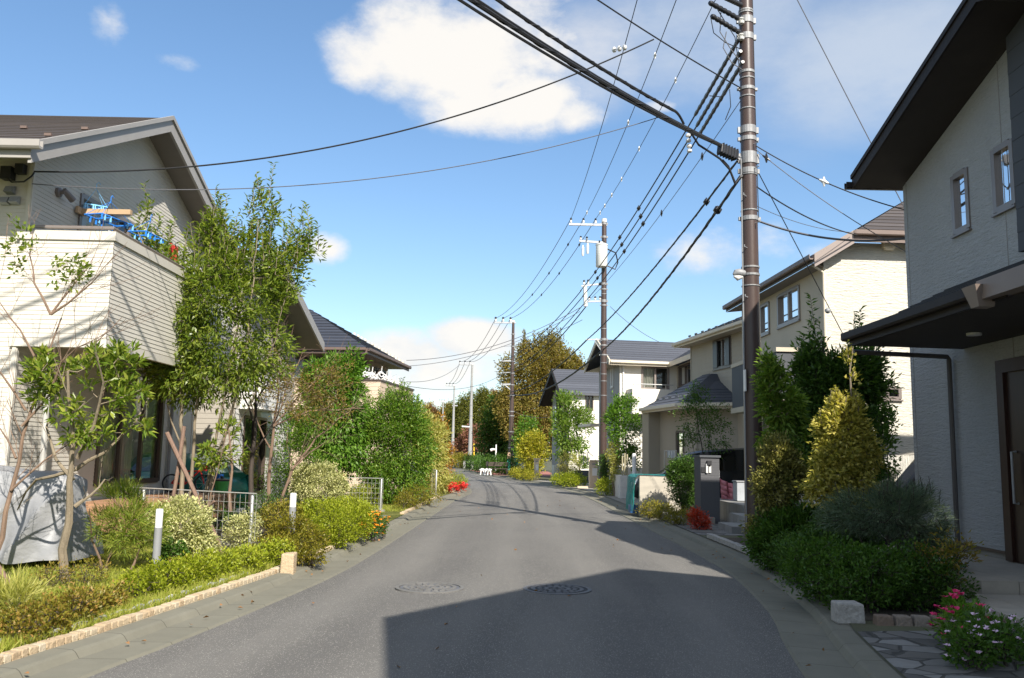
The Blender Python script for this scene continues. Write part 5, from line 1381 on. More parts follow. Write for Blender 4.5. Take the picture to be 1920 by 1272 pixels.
mesh_fence('short wire mesh fence half hidden behind the pale bamboo at the bend', P(817, 905, 31.5) + V(0, 0, -P(817, 905, 31.5).z), P(800, 905, 33.0) + V(0, 0, -P(800, 905, 33.0).z), .15, 1.0, (.02, .9))
def marker_post(label, q, h, r, split):
    root = thing('marker_post', label, 'post', q)
    MB().lathe(q, [(r, -.05), (r, h * split)], 18).build('sleeve', m_greyp if split > .6 else m_whitep, root, True)
    MB().lathe(q + V(0, 0, h * split + .002), [(r * .93, 0), (r * .93, h * (1 - split)), (r * .8, h * (1 - split) + .012), (.01, h * (1 - split) + .014)], 18).build('cap', m_whitep, root, True)
q = G(291, 1076, .1); marker_post('round grey garden post with a white cap beside the variegated ball shrub', q, .75, .046, .72)
q = P(548, 968, 12.9); q.z = .1; marker_post('white capped post rising behind the green azalea hedge', q, .86, .05, .78)
def stakes(label, a, b, r, name='wooden_stake'):
    t = MB().tube([a, (Vector(a) + Vector(b)) / 2 + V(.01, 0, .005), b], [r, r * .95, r * .9], 9).build(name, m_stake, None, True)
    return tag(t, label, 'stake')
m_stake = M('stake_wood', (.19, .12, .085), .85, .3, 8, .4, 30, st=(6, 6, .8))
stakes('leaning reddish wooden stake propping the big evergreen', P(313, 812, 13.2), P(398, 1000, 12.9), .035)
stakes('tall upright wooden stake crossing the leaning one', P(345, 800, 13.3), P(322, 950, 13.1), .03)
stakes('short pale stake end leaning at the foot of the evergreen', P(402, 940, 12.7), P(385, 955, 12.75), .018)
stakes('pale leaning stake at the foot of the ball shrub', P(395, 985, 12.4), P(419, 1044, 12.2), .03)
stakes('slanted stake at the foot of the leafless sapling', P(-20, 1040, 9.2), P(24, 1110, 9.0), .03)

# silver cover sheet over a parked scooter on the lawn
def cover():
    root = thing('covered_scooter', 'silver sheet draped over a parked scooter on the lawn', 'covered scooter', (-7.6, 11.2, .1))
    nu, nv = 120, 64; X0, X1 = -10.4, -5.5; verts = []
    for i in range(nu + 1):
        s = i / nu; x = X0 + (X1 - X0) * s; e = max(0, (s - .9) / .1)
        top = 1.30 + .03 * math.sin(s * 11) - .10 * e ** 2
        w = .40 + .10 * math.sin(s * 3.2) - .10 * e
        hem = .17 + .24 * math.exp(-((s - .80) / .07) ** 2) + .03 * math.sin(s * 27) - .06 * math.exp(-((s - .42) / .2) ** 2)
        for j in range(nv + 1):
            t = j / nv; a = abs(2 * t - 1); sg = -1 if t < .5 else 1
            if a < .3: k = 0; yy = w * .7 * (a / .3); zz = top - .03 * (a / .3) ** 2 + .02 * math.sin(s * 19 + a * 8)
            else:
                k = (a - .3) / .7; yy = w * .7 + (w * .62 + .04) * math.sin(k * 1.5); zz = top - .03 - (top - .03 - hem) * (k ** 1.05)
                ph = s * 26 + k * 5.5                      # long diagonal folds pulled toward the right end
                yy += .10 * math.sin(k * 2.6) * (1 - 1.7 * abs(math.sin(s * 31 + k * 4.2 + .8 * math.sin(s * 7))) ** .8) + .035 * k * math.sin(s * 61 + k * 3) + .02 * k * math.sin(s * 111 - 4 * k)
                zz += .02 * math.sin(ph * 1.3) * k
            xe = x + e * (.10 * a + .05 * math.sin(8 * a)) - (.10 * (1 - k) * e)
            verts.append((xe, 11.3 + sg * yy, zz))
    f = [(i * (nv + 1) + j, (i + 1) * (nv + 1) + j, (i + 1) * (nv + 1) + j + 1, i * (nv + 1) + j + 1) for i in range(nu) for j in range(nv)]
    # the closed right end: columns from the hem up to the top edge
    base = nu * (nv + 1); half = nv // 2; m_ = 10
    for j in range(half):
        for q in range(m_): pass
    f.append([base + j for j in range(nv + 1)])
    mb = MB(); mb.v = verts; mb.f = f
    t = NT('silver_sheet').world()
    cr = t.noise(2.2, 5, .55, (.7, 1.2, 1.6)); t.bump(t.math('ADD', cr, t.math('MULTIPLY', t.noise(12, 4, .6, (.6, 1, 1.4)), .1)), .35, .12)
    o = mb.build('cover_sheet', t.fin(t.ramp(t.noise(2.5, 4), [(.3, (.20, .205, .215)), (.7, (.27, .27, .27))]), .5, .0), root, True)
    for x in (-9.3, -6.2): MB().lathe((x, 11.26, .36), [(.15, 0), (.26, .0), (.27, .03), (.27, .11), (.26, .14), (.15, .14)], 22, (0, 1, 0)).build('wheel', m_blackp, root, True)
    return root
cover()

# ------------------------------------------------------------ cars
def car(label, loc, rz, col, L=4.4, Wd=1.72, H=1.5, van=False, name='parked_car'):
    root = bpy.data.objects.new(name, None); link(root); tag(root, label, 'car', 'cars parked at the houses')
    t = NT('car_paint_' + name); t.b.inputs['Coat Weight'].default_value = .8; paint = t.fin(col, .28, .35)
    if van: prof = [(0, .35, .62, .62), (.12, .3, .86, .86), (.85, .25, 1.02, 1.03), (1.55, .25, 1.06, 1.62), (2.0, .25, 1.08, 1.72), (L * .7, .25, 1.08, H), (L - .35, .25, 1.06, H - .06), (L - .06, .28, 1.0, 1.25), (L, .4, .9, .92)]
    else: prof = [(0, .35, .58, .58), (.1, .28, .72, .72), (1.15, .22, .92, .93), (1.95, .22, .95, H - .06), (2.5, .22, .96, H), (3.2, .22, .96, H - .05), (3.95, .24, .95, 1.0), (L - .08, .3, .9, .9), (L, .4, .7, .7)]
    mb = MB(); k = 10
    for x, zb_, zm, zt_ in prof:
        e = 1 - .12 * (abs(x / L - .5) * 2) ** 4; w = Wd / 2 * e; wt = w * .76
        ring = [(-w * .9, zb_), (w * .9, zb_), (w, zb_ + .2), (w * 1.0, zm - .12), (w * .94, zm), (wt, zt_ - .05), (wt * .85, zt_), (-wt * .85, zt_), (-wt, zt_ - .05), (-w * .94, zm)]
        ring += [(-w, zm - .12), (-w, zb_ + .2)]
        mb.v += [(x - L / 2, y, z) for y, z in ring]
    k = 12
    for i in range(len(prof) - 1):
        for j in range(k): mb.f.append([i * k + j, i * k + (j + 1) % k, (i + 1) * k + (j + 1) % k, (i + 1) * k + j])
    mb.f.append(list(range(k))[::-1]); mb.f.append([(len(prof) - 1) * k + j for j in range(k)])
    mb.build('body', paint, root, True)
    # glazing just proud of the upper body
    top = [p for p in prof if p[3] - p[2] > .25]; gi = prof.index(top[0]); gj = prof.index(top[-1])
    def upper(x_, side, f):
        for a, b in zip(prof[:-1], prof[1:]):
            if a[0] <= x_ <= b[0]:
                q = (x_ - a[0]) / (b[0] - a[0]); zm = a[2] + (b[2] - a[2]) * q; zt_ = a[3] + (b[3] - a[3]) * q - .05
                e = 1 - .12 * (abs(x_ / L - .5) * 2) ** 4; w = Wd / 2 * e; y = w * .94 + (w * .76 - w * .94) * f
                return (x_ - L / 2, side * (y + .012), zm + (zt_ - zm) * f)
    xs = [prof[gi][0] - .05, (prof[gi][0] + prof[gj][0]) / 2 - .05, (prof[gi][0] + prof[gj][0]) / 2 + .05, prof[gj][0]]
    for sd_ in (-1, 1):
        for x0, x1 in ((xs[0], xs[1]), (xs[2], xs[3])): MB().face([upper(x0, sd_, .1), upper(x1, sd_, .1), upper(x1, sd_, .86), upper(x0 + .22, sd_, .86)]).build('side_window', m_glass_d, root)
    a, b = prof[gi - 1], prof[gi]; e = .74
    MB().face([(a[0] + .08 - L / 2, -Wd * .42 * e / .74, a[3] + .03), (a[0] + .08 - L / 2, Wd * .42 * e / .74, a[3] + .03), (b[0] - .04 - L / 2, Wd * .33, b[3] + .0), (b[0] - .04 - L / 2, -Wd * .33, b[3] + .0)]).build('windscreen', m_glass, root)
    for x in (.78, L - .85):
        for sd_ in (-1, 1):
            w_ = MB().lathe((x - L / 2, sd_ * (Wd / 2 - .1), .31), [(.18, -.1), (.30, -.1), (.315, -.06), (.315, .08), (.30, .115), (.2, .12)], 24, (0, sd_, 0)).build('wheel', m_blackp, root, True)
            MB().lathe((x - L / 2, sd_ * (Wd / 2 - .1), .31), [(.19, .0), (.195, .122), (.12, .11), (.05, .13)], 16, (0, sd_, 0)).build('rim', m_alu, w_, True)
    for sd_ in (-1, 1):
        MB().obox((.03 - L / 2, sd_ * Wd * .32, .66), V(1, 0, 0), V(0, 1, 0), V(0, 0, 1), (-.02, .12), (-.16, .16), (-.07, .07)).build('headlight', m_porc, root, bevel=.02)
        MB().obox((prof[gi][0] - .15 - L / 2, sd_ * (Wd / 2 + .06), 1.02), V(1, 0, 0), V(0, 1, 0), V(0, 0, 1), (-.06, .06), (-.09, .09), (-.07, .07)).build('mirror', paint, root, bevel=.02)
    root.location = loc; root.rotation_euler.z = rz
    return root
car('black minivan parked behind the dark brick gate pillar', (6.0, 25.9, .1), R(-4), (.008, .009, .012), 4.7, 1.75, 1.82, True, 'parked_minivan')
car('dark car half hidden behind the dark eaves house', (8.35, 16.7, .1), R(2), (.012, .013, .016), 4.7, 1.75, 1.86, True)
car('teal green car behind the bare saplings at the greige house', (-7.8, 19.45, .1), R(-25), (.02, .19, .15), 3.9, 1.66, 1.42)

# ------------------------------------------------------------ children's bicycles and odds and ends on the terrace
def torus(mb, c, r, t, ax, n=26, k=6):
    c = Vector(c); ax = Vector(ax).normalized(); a = ax.cross(V(0, 0, 1)); a = a.normalized(); b = ax.cross(a)
    mb.tube([c + (a * math.cos(2 * math.pi * i / n) + b * math.sin(2 * math.pi * i / n)) * r for i in range(n + 1)], t, k, caps=False)
def bike(label, loc, rz, col, s=.62):
    root = bpy.data.objects.new('child_bicycle', None); link(root); tag(root, label, 'bicycle', "children's bicycles on the terrace")
    pm = M('bike_paint_' + label.split()[0], col, .35, .05)
    for x in (-.5 * s, .5 * s):
        mb = MB(); torus(mb, (x, 0, .3 * s), .27 * s, .028 * s, (0, 1, 0)); w_ = mb.build('wheel', m_blackp, root, True)
        sp = MB()
        for i in range(8): sp.tube([(x, 0, .3 * s), (x + .26 * s * math.cos(i * .785), 0, .3 * s + .26 * s * math.sin(i * .785))], .004, 4)
        sp.build('spoke', m_alu, w_)
    f = lambda *p: [(x * s, 0, z * s) for x, z in p]
    MB().tube(f((-.5, .3), (-.08, .28), (.36, .72), (.34, .82)), .026 * s, 8).tube(f((-.5, .3), (-.2, .68), (.36, .70)), .022 * s, 8).tube(f((-.08, .28), (-.22, .78)), .022 * s, 8).tube(f((.34, .82), (.5, .3)), .022 * s, 8).build('frame', pm, root, True)
    MB().tube([(.34 * s, -.25 * s, .92 * s), (.36 * s, 0, .86 * s), (.34 * s, .25 * s, .92 * s)], .018 * s, 8).build('handlebar', m_blackp, root, True)
    MB().tube([(-.36 * s, 0, .8 * s), (-.2 * s, 0, .83 * s), (-.1 * s, 0, .81 * s)], [.07 * s, .05 * s, .03 * s], 8).build('saddle', m_blackp, root, True)
    MB().obox((.42 * s, 0, .78 * s), V(1, 0, 0), V(0, 1, 0), V(0, 0, 1), (0, .16 * s), (-.1 * s, .1 * s), (-.08 * s, .1 * s)).build('basket', pm, root)
    root.location = loc; root.rotation_euler.z = rz; return root
q = P(352, 905, 17.4); bike("red child's bicycle leaning behind the evergreen stems", (q.x, 17.4, .72), R(8), (.55, .02, .02))
q = P(385, 925, 18.2); bike("blue child's bicycle just right of the red one", (q.x, 18.2, .5), R(-20), (.02, .18, .62), .66)
q = P(414, 930, 17.6)
bk = thing('bucket', 'green bucket with a black lid by the saplings', 'bucket', (q.x, 17.6, q.z))
MB().lathe(q, [(.11, 0), (.14, .26), (.15, .27), (.15, .29)], 18).build('tub', M('green_plastic', (.08, .42, .10), .4), bk, True)
MB().lathe(q + V(0, 0, .292), [(.16, 0), (.16, .03), (.08, .05), (.03, .06), (.03, .1)], 18).build('lid', m_blackp, bk, True)

# laundry hangers on the corner balcony
m_blue = M('blue_plastic', (.03, .22, .70), .4, .1)
m_lblue = M('pale_blue_plastic', (.22, .55, .85), .4, .1)
def peg_hanger(label, c, u, L, Wd, mat, seed):
    rng = random.Random(seed); root = thing('peg_hanger', label, 'laundry hanger', c, 'blue peg hangers on the balcony')
    c = Vector(c); u = Vector(u).normalized(); v = V(-u.y, u.x, 0); f = MB(); q = lambda a, b, h=0: c + u * a + v * b + V(0, 0, h)
    for a, b in (((-L, -Wd), (L, -Wd)), ((L, -Wd), (L, Wd)), ((L, Wd), (-L, Wd)), ((-L, Wd), (-L, -Wd)), ((-L * .3, -Wd), (-L * .3, Wd)), ((L * .3, -Wd), (L * .3, Wd))): f.tube([q(*a), q(*b)], .012, 6)
    f.tube([q(-L, -Wd), q(0, 0, .3), q(L, Wd)], .004, 4).tube([q(-L, Wd), q(0, 0, .3), q(L, -Wd)], .004, 4).tube([q(0, 0, .3), q(0, 0, .38), q(.03, 0, .41), q(.06, 0, .38)], .006, 5)
    f.build('rack', mat, root, True)
    for i in range(12):
        s_ = -1 + 2 * i / 11; e = rng.choice((-Wd, Wd)); p_ = q(L * s_, e)
        MB().obox(p_, u, v, V(0, 0, 1), (-.008, .008), (-.012, .012), (-.09, 0)).build('peg', m_lblue if i % 2 else mat, root)
    return root
peg_hanger('bright blue rectangular peg hanger nearest the balcony corner', P(205, 413, 13.4), (.25, 1, 0), .36, .16, m_blue, 1)
peg_hanger('blue peg hanger hung with small pegs farther along the balcony', P(280, 445, 14.6), (.1, 1, 0), .4, .16, m_blue, 2)
peg_hanger('pale blue peg hanger high by the balcony window', P(178, 388, 13.5), (.8, .6, 0), .16, .1, m_lblue, 3)
cl = MB(); a = P(318, 455, 15.2)
for i in range(6): cl.face([a + V(.01 * math.sin(i * 2), i * .07, 0), a + V(.012 * math.sin(i * 2 + 2), i * .07 + .07, 0), a + V(.03 * math.sin(i * 2 + 2), i * .07 + .07, -.32), a + V(.03 * math.sin(i * 2), i * .07, -.3)])
o = cl.build('hanging_cloth', M('red_cloth', (.55, .03, .02), .8), None); so = o.modifiers.new('thick', 'SOLIDIFY'); so.thickness = .01; tag(o, 'small red cloth drying at the far end of the corner balcony', 'cloth')
for k, (px, py) in enumerate(((196, 430), (203, 432), (300, 462), (355, 487))):
    a = P(px, py, 13.6 + k * .8); cl = MB()
    for i in range(4): cl.face([a + V(.008 * math.sin(i * 2), i * .05, 0), a + V(.008 * math.sin(i * 2 + 2), i * .05 + .05, 0), a + V(.02 * math.sin(i * 2 + 2), i * .05 + .05, -.22), a + V(.02 * math.sin(i * 2), i * .05, -.22)])
    o = cl.build('hanging_cloth', m_whitep, None); so = o.modifiers.new('thick', 'SOLIDIFY'); so.thickness = .01
    tag(o, ('white cloth under the bright blue hanger, left one', 'white cloth under the bright blue hanger, right one', 'white cloth in the middle of the corner balcony', 'white cloth at the far end of the corner balcony')[k], 'cloth', 'white laundry on the corner balcony')
# white hangers and pegs on the hip roofed house
dB = (B2 - B1); nB_ = 12
for k in range(nB_):
    t = .02 + .9 * k / (nB_ - 1); c = B1 + dB * t + wC * (.35 + .25 * ((k * 7) % 3)); c.z = zb + .22 + .16 * ((k * 5) % 4) / 3 - .1 * t
    mb = MB(); torus(mb, c, .10 + .05 * ((k * 3) % 3), .025, (.7, -.6, .15), 14, 5); mb.tube([c + V(0, 0, .1), c + V(.02, 0, .3)], .014, 5)
    mb.tube([c + V(-.22, 0, -.05), c + V(0, 0, .06), c + V(.2, .1, -.06)], .028, 5)
    tag(mb.build('white_hanger', m_whitep, None, True), 'white plastic hanger in the row along the balcony of the hip roofed house', 'hanger', 'white hangers on the far left balcony')

# ------------------------------------------------------------ right side: gate pillar, steps, garbage bay
gp = thing('gate_pillar', 'dark brick gate pillar with a lamp before the black minivan', 'gate pillar', (4.86, 20.4, .1))
a, b = P(1314, 900, 20.3), P(1349, 900, 20.3); gx0, gx1 = a.x, b.x; gz = P(1330, 858, 20.3).z
m_dbrick = siding_mat('dark_grey_brick', (.085, .085, .09))
mb = MB()
for w_ in (Wall((gx0, 20.3), (gx1, 20.3)), Wall((gx0, 20.3), (gx0 - .05, 20.75), True), Wall((gx1, 20.3), (gx1 - .05, 20.75))): mb.lap(w_.p0, w_.u, w_.up, w_.n, [(0, .05), (w_.L, .05), (w_.L, gz), (0, gz)], .06, .004)
mb.face([(gx0 - .05, 20.75, .05), (gx1 - .05, 20.75, .05), (gx1 - .05, 20.75, gz), (gx0 - .05, 20.75, gz)])
mb.build('shaft', m_dbrick, gp)
MB().hexa([(gx0 - .03, 20.26, gz), (gx1 + .03, 20.26, gz), (gx1 - .02, 20.8, gz), (gx0 - .08, 20.8, gz), (gx0 - .03, 20.26, gz + .05), (gx1 + .03, 20.26, gz + .05), (gx1 - .02, 20.8, gz + .05), (gx0 - .08, 20.8, gz + .05)]).build('cap', m_dark, gp)
wq = Wall((gx0, 20.3), (gx1, 20.3))
for px0, px1, py0, py1, nm, mt_, k in ((1323, 1327, 870, 887, 'lamp', m_porc, .05), (1329, 1333, 874, 887, 'intercom', m_porc, .03), (1325, 1333, 864, 872, 'lamp_hood', m_blackp, .08), (1315, 1322, 876, 886, 'name_plate', m_blackp, .02)):
    r_ = wq.rect(px0, py0, px1, py1); MB().obox(wq.p0, wq.u, wq.n, wq.up, (r_[0], r_[1]), (.004, k), (r_[2], r_[3])).build(nm, mt_, gp)
MB().box(gx1 + .0, gx1 + .03, 20.4, 20.55, 1.15, 1.32).build('letter_box', m_steel, gp)
m_gtile = tile_mat('grey_step_tile', (.27, .265, .25))
tiled('front_step', m_gtile, 4.5, 5.75, 17.75, 18.9, .1, .24, 'lowest grey tiled step before the dark brick pillar', 'step', .3)
tiled('front_step', m_gtile, 4.92, 6.0, 18.3, 19.6, .1, .40, 'second grey tiled step before the ivory house', 'step', .3)
tiled('front_step', m_gtile, 5.25, 6.85, 19.7, 23.2, .1, .56, 'topmost grey tiled landing under the charcoal balcony', 'step', .3)
# pink sheet and white unit on the landing
q = P(1366, 920, 22.6); cl = MB(); rng = random.Random(2)
P0 = [P(1349, 897, 22.8), P(1395, 905, 22.3)]; n = 14
prev = None
for i in range(n + 1):
    t = i / n; a = P0[0] + (P0[1] - P0[0]) * t; a = a + V(0, .05 * math.sin(i * 1.7), -.08 * math.sin(t * 3.1)); c_ = [a + V(.02 * math.sin(i * 2 + k), -.05 * k + .05 * math.sin(i * 1.3 + k), -.13 * k) for k in range(5)]
    if prev:
        for k in range(4): cl.face([prev[k], c_[k], c_[k + 1], prev[k + 1]])
    prev = c_
o = cl.build('pink_sheet', M('pink_sheet', (.62, .22, .24), .8, .25, 4), None, True); so = o.modifiers.new('thick', 'SOLIDIFY'); so.thickness = .008
tag(o, 'crumpled pink sheet draped beside the dark gate pillar', 'sheet')
ac = thing('storage_box', 'pale storage box standing on the grey landing behind the steps', 'box', P(1388, 937, 21.6))
q = P(1388, 936, 21.6); MB().box(q.x - .13, q.x + .3, 21.4, 21.8, .57, 1.02).build('case', M('pale_box', (.36, .38, .40), .6), ac, bevel=.015); MB().box(q.x - .15, q.x + .32, 21.38, 21.82, 1.025, 1.06).build('lid', m_greyp, ac, bevel=.01)
# concrete garbage bay and the teal net
gw = thing('garbage_bay', 'bare concrete wall of the garbage bay draped with a teal net', 'wall', (4.3, 23.2, .1))
wa, wb_ = P(1199, 930, 23.2), P(1300, 930, 23.2); gzt = P(1230, 893, 23.2).z
MB().box(wa.x, wb_.x, 23.2, 23.34, .05, gzt).build('front_wall', M('board_concrete', (.42, .38, .31), .85, .2, 2, .2, 40, st=(.5, .5, 3)), gw, bevel=.01)
MB().box(wb_.x - .12, wb_.x, 23.345, 24.5, .05, gzt).build('back_wall', m_conc_p, gw)
t = NT('teal_net').world(); tb = t.node('ShaderNodeBsdfTransparent'); mxn = t.node('ShaderNodeMixShader')
t.fin((.015, .22, .20), .6)
vx_ = t.node('ShaderNodeTexWave'); vx_.inputs['Scale'].default_value = 22; t.l.new(t.pos, vx_.inputs['Vector'])
t.put(mxn.inputs[0], t.math('ADD', .62, t.math('MULTIPLY', vx_.outputs['Fac'], .3))); t.l.new(tb.outputs[0], mxn.inputs[1]); t.l.new(t.b.outputs[0], mxn.inputs[2]); t.l.new(mxn.outputs[0], t.out.inputs[0])
nt_ = MB(); xa = wa.x - .05; rows = []
for i in range(15):
    y = 23.16 + i * .1
    rows.append([V(wb_.x - .3 + .02 * math.sin(i), y, gzt + .03 + .01 * math.sin(i * 2)), V((wa.x + wb_.x) / 2, y, gzt + .015 + .012 * math.sin(i * 1.3)), V(xa + .03, y, gzt + .03)] + [V(xa - .05 - .03 * math.sin(i * 1.9 + k * .6) - .015 * k, y + .02 * math.sin(k), gzt - .04 - k * (gzt - .2) / 6) for k in range(7)])
for a, b in zip(rows[:-1], rows[1:]):
    for k in range(len(a) - 1): nt_.face([a[k], b[k], b[k + 1], a[k + 1]])
o = nt_.build('garbage_net', t.m, None, True); tag(o, 'teal netting hanging over the end of the concrete garbage bay', 'net')
q = P(1190, 955, 23.5); tag(MB().box(q.x - .12, q.x + .1, 23.5, 23.9, .1, .32).build('blue_crate', M('navy_plastic', (.02, .08, .22), .5), None, bevel=.02), 'small blue crate behind the teal net', 'crate')
# planter border in front of it
pb = thing('planter', 'low grey stone planter in front of the concrete garbage bay', 'planter', (4.0, 21.3, .1))
pts = [(at_y(rk, 23.0) + .2, 23.0), (at_y(rk, 20.6) + .22, 20.6), (4.72, 20.1), (4.95, 22.4)]
for k in range(3):
    a, b = Vector((*pts[k], 0)), Vector((*pts[k + 1], 0)); u_ = (b - a).normalized(); MB().obox(a, u_, V(-u_.y, u_.x, 0), V(0, 0, 1), (.005, (b - a).length - .12 * (k != 2) + .0), (-.13, 0) if False else (0, .12), (.06, .25)).build('kerb_stone', m_conc_p, pb, bevel=.01)
MB().face([(x, y, .22) for x, y in pts]).build('soil', m_soil, pb)
# beige gate pillars farther on
def beige_pillar(label, px0, px1, yt, yb, Y, mat, label_panel):
    a, b = P(px0, yb, Y), P(px1, yb, Y); zt_ = P((px0 + px1) / 2, yt, Y).z; root = thing('gate_pillar', label, 'gate pillar', ((a.x + b.x) / 2, Y + .15, .1))
    MB().box(a.x, b.x, Y, Y + .32, .05, zt_).build('shaft', mat, root, bevel=.01); MB().box(a.x - .04, b.x + .04, Y - .04, Y + .36, zt_ + .002, zt_ + .08).build('cap', mat, root, bevel=.01)
    w = b.x - a.x; MB().box(a.x + w * .32, b.x - w * .1, Y - .03, Y - .002, zt_ - .65, zt_ - .3).build('letter_box', m_whitep, root); MB().box(a.x + w * .3, b.x - w * .08, Y - .02, Y - .002, zt_ - .14, zt_ - .08).build('lamp', m_greyp, root)
    return root
m_pill = M('beige_plaster', (.58, .47, .34), .85, .1, 4, .3, 40)
beige_pillar('cream gate pillar with letter box beside the white block wall', 1105, 1121, 866, 919, 41, m_pill, 1)
beige_pillar('slim cream gate pillar in front of the pale grey house', 1001, 1010, 862, 903, 53, m_pill, 1)
def block_wall(label, px0, px1, yt, Y, depth, mat, h=.2, zb_=.05):
    a, b = P(px0, 900, Y), P(px1, 900, Y); zt_ = P(px0, yt, Y).z; mb = MB(); n = max(1, int((zt_ - zb_) / h))
    for i in range(n):
        k = max(1, int((b.x - a.x) / .4)); w = (b.x - a.x) / k
        for j in range(k): mb.box(a.x + j * w + .004, a.x + (j + 1) * w - .004, Y, Y + depth, zb_ + (zt_ - zb_) * i / n + .004, zb_ + (zt_ - zb_) * (i + 1) / n - .003)
    mb.box(a.x + .01, b.x - .01, Y + .01, Y + depth - .01, zb_, zt_ - .01)
    return tag(mb.build('block_wall', mat, None), label, 'wall')
m_block = M('white_block', (.62, .60, .56), .85, .12, 5, .3, 50)
block_wall('white concrete block wall right of the cream gate pillar', 1121, 1132, 873, 41.1, 1.6, m_block)
block_wall('pale block wall left of the teal net', 1163, 1180, 892, 31.6, 2.2, m_block)
block_wall('dark low wall behind the yellow shrub before the white house', 1079, 1104, 882, 48.5, .3, m_dbrick)
block_wall('beige low kerb wall before the cream gate pillar', 1083, 1103, 912, 40.6, .4, m_pill)
rl_ = thing('railing', 'thin steel handrail beside the white house entrance steps', 'railing', P(1100, 860, 42))
MB().tube([P(1094, 872, 42), P(1094, 850, 42), P(1104, 849, 42), P(1112, 856, 41.8)], .02, 6).tube([P(1102, 872, 42), P(1102, 849, 42)], .02, 6).build('rail', m_steel, rl_, True)
gt_ = thing('gate', 'low white metal gate beside the variegated shrub', 'gate', P(1145, 900, 35))
MB().tube([P(1143, 918, 35), P(1143, 892, 35), P(1160, 893, 35)], .02, 6).build('gate_frame', m_whitep, gt_, True)
for k, (px, yt) in enumerate(((1167, 855), (1171.5, 850), (1176, 852))):
    a = P(px, 892, 31.8); tag(MB().tube([a, P(px, yt, 31.8)], .028, 7).build('bamboo_cane', M('cane', (.36, .32, .2), .7), None, True), ('leftmost', 'middle', 'rightmost')[k] + ' bare support cane above the pale block wall', 'cane', 'support canes')
a = P(1189, 868, 31); tag(MB().lathe(V(a.x, 31, .1), [(.07, 0), (.07, a.z + .2), (.05, a.z + .23)], 14).build('drain_pipe', m_whitep, None, True), 'white standpipe behind the teal net', 'pipe')
lc = thing('laundry_rack', 'white laundry rack on the porch behind the minivan', 'rack', P(1252, 855, 27.3))
MB().tube([P(1246, 880, 27.3), P(1246, 846, 27.3), P(1268, 845, 27.3), P(1268, 880, 27.3)], .02, 6).build('rack', m_alu, lc, True)
cl = MB(); 
for i in range(6): a = P(1251 + i * 2.4, 846, 27.25); b = P(1253.4 + i * 2.4, 846, 27.25); cl.face([a + V(0, .03 * (i % 2), 0), b + V(0, .03 * ((i + 1) % 2), 0), b + V(0, .03 * ((i + 1) % 2), -.22), a + V(0, .03 * (i % 2), -.2)])
cl.build('cloth', m_whitep, lc)

# ------------------------------------------------------------ little park at the bend
bn = thing('park_bench', 'dark bench on red paving beside the bench pole', 'bench', P(934, 888, 63))
q = P(934, 886, 63); bxc = q.x
for k in range(3): MB().box(bxc - .9, bxc + .75, 63 + k * .16, 63.13 + k * .16, .52, .56).build('seat_slat', m_fr_b, bn)
for k in range(2): MB().box(bxc - .9, bxc + .75, 63.5, 63.54, .72 + k * .16, .85 + k * .16).build('back_slat', m_fr_b, bn)
for x in (-.8, .65): MB().box(bxc + x - .04, bxc + x + .04, 63, 63.5, .1, .52).build('leg', m_fr_k, bn); MB().box(bxc + x - .04, bxc + x + .04, 63.45, 63.55, .52, 1.05).build('leg', m_fr_k, bn)
for k, px in enumerate((904, 912.5, 917)):
    q = P(px, 890 + k * .8, 62.5 - k * .3); z = .1; y = 62.5 - k * .3; x = q.x
    rt = thing('white_barrier', ('leftmost', 'middle', 'rightmost')[k] + ' small white parking barrier by the red paving', 'barrier', (x, y, z), 'small white barriers by the bench')
    MB().tube([(x - .12, y, .1), (x - .08, y, .38), (x - .02, y, .46)], .05, 8).build('leg', m_whitep, rt, True); MB().tube([(x + .13, y, .1), (x + .09, y, .36), (x + .02, y, .46)], .05, 8).build('leg', m_whitep, rt, True)
    MB().tube([(x - .18, y, .44), (x, y, .5), (x + .18, y, .46)], [.05, .07, .05], 8).build('top_bar', m_whitep, rt, True)
sl_ = thing('street_lamp', 'slim white street lamp among the shrubs behind the bench', 'street lamp', V(P(929.5, 870, 76).x, 76, .1))
x = sl_.location.x; zt_ = P(929.5, 836, 76).z; MB().lathe((x, 76, .1), [(.09, 0), (.07, 1.0), (.055, zt_)], 12).build('post', m_whitep, sl_, True); MB().tube([(x, 76, zt_ - .35), (x - .25, 76, zt_ - .32), (x - .48, 76, zt_ - .4)], [.05, .1, .12], 8).build('lamp_head', m_whitep, sl_, True)
for k in range(7):
    y = 70 + k * 5.5; x = at_y(rk, y) + .7
    rt = thing('fence_post', 'short grey stone post in the row along the park kerb', 'post', (x, y, .1), 'grey stone posts along the park')
    MB().box(x - .12, x + .12, y - .12, y + .12, .1, .85).build('post', m_gran, rt, bevel=.02)
    if k < 6:
        x2 = at_y(rk, y + 5.5) + .7; MB().tube([(x + .0, y + .12, .6), (x2, y + 5.38, .6)], .03, 6).build('rail', m_steel, rt, True)
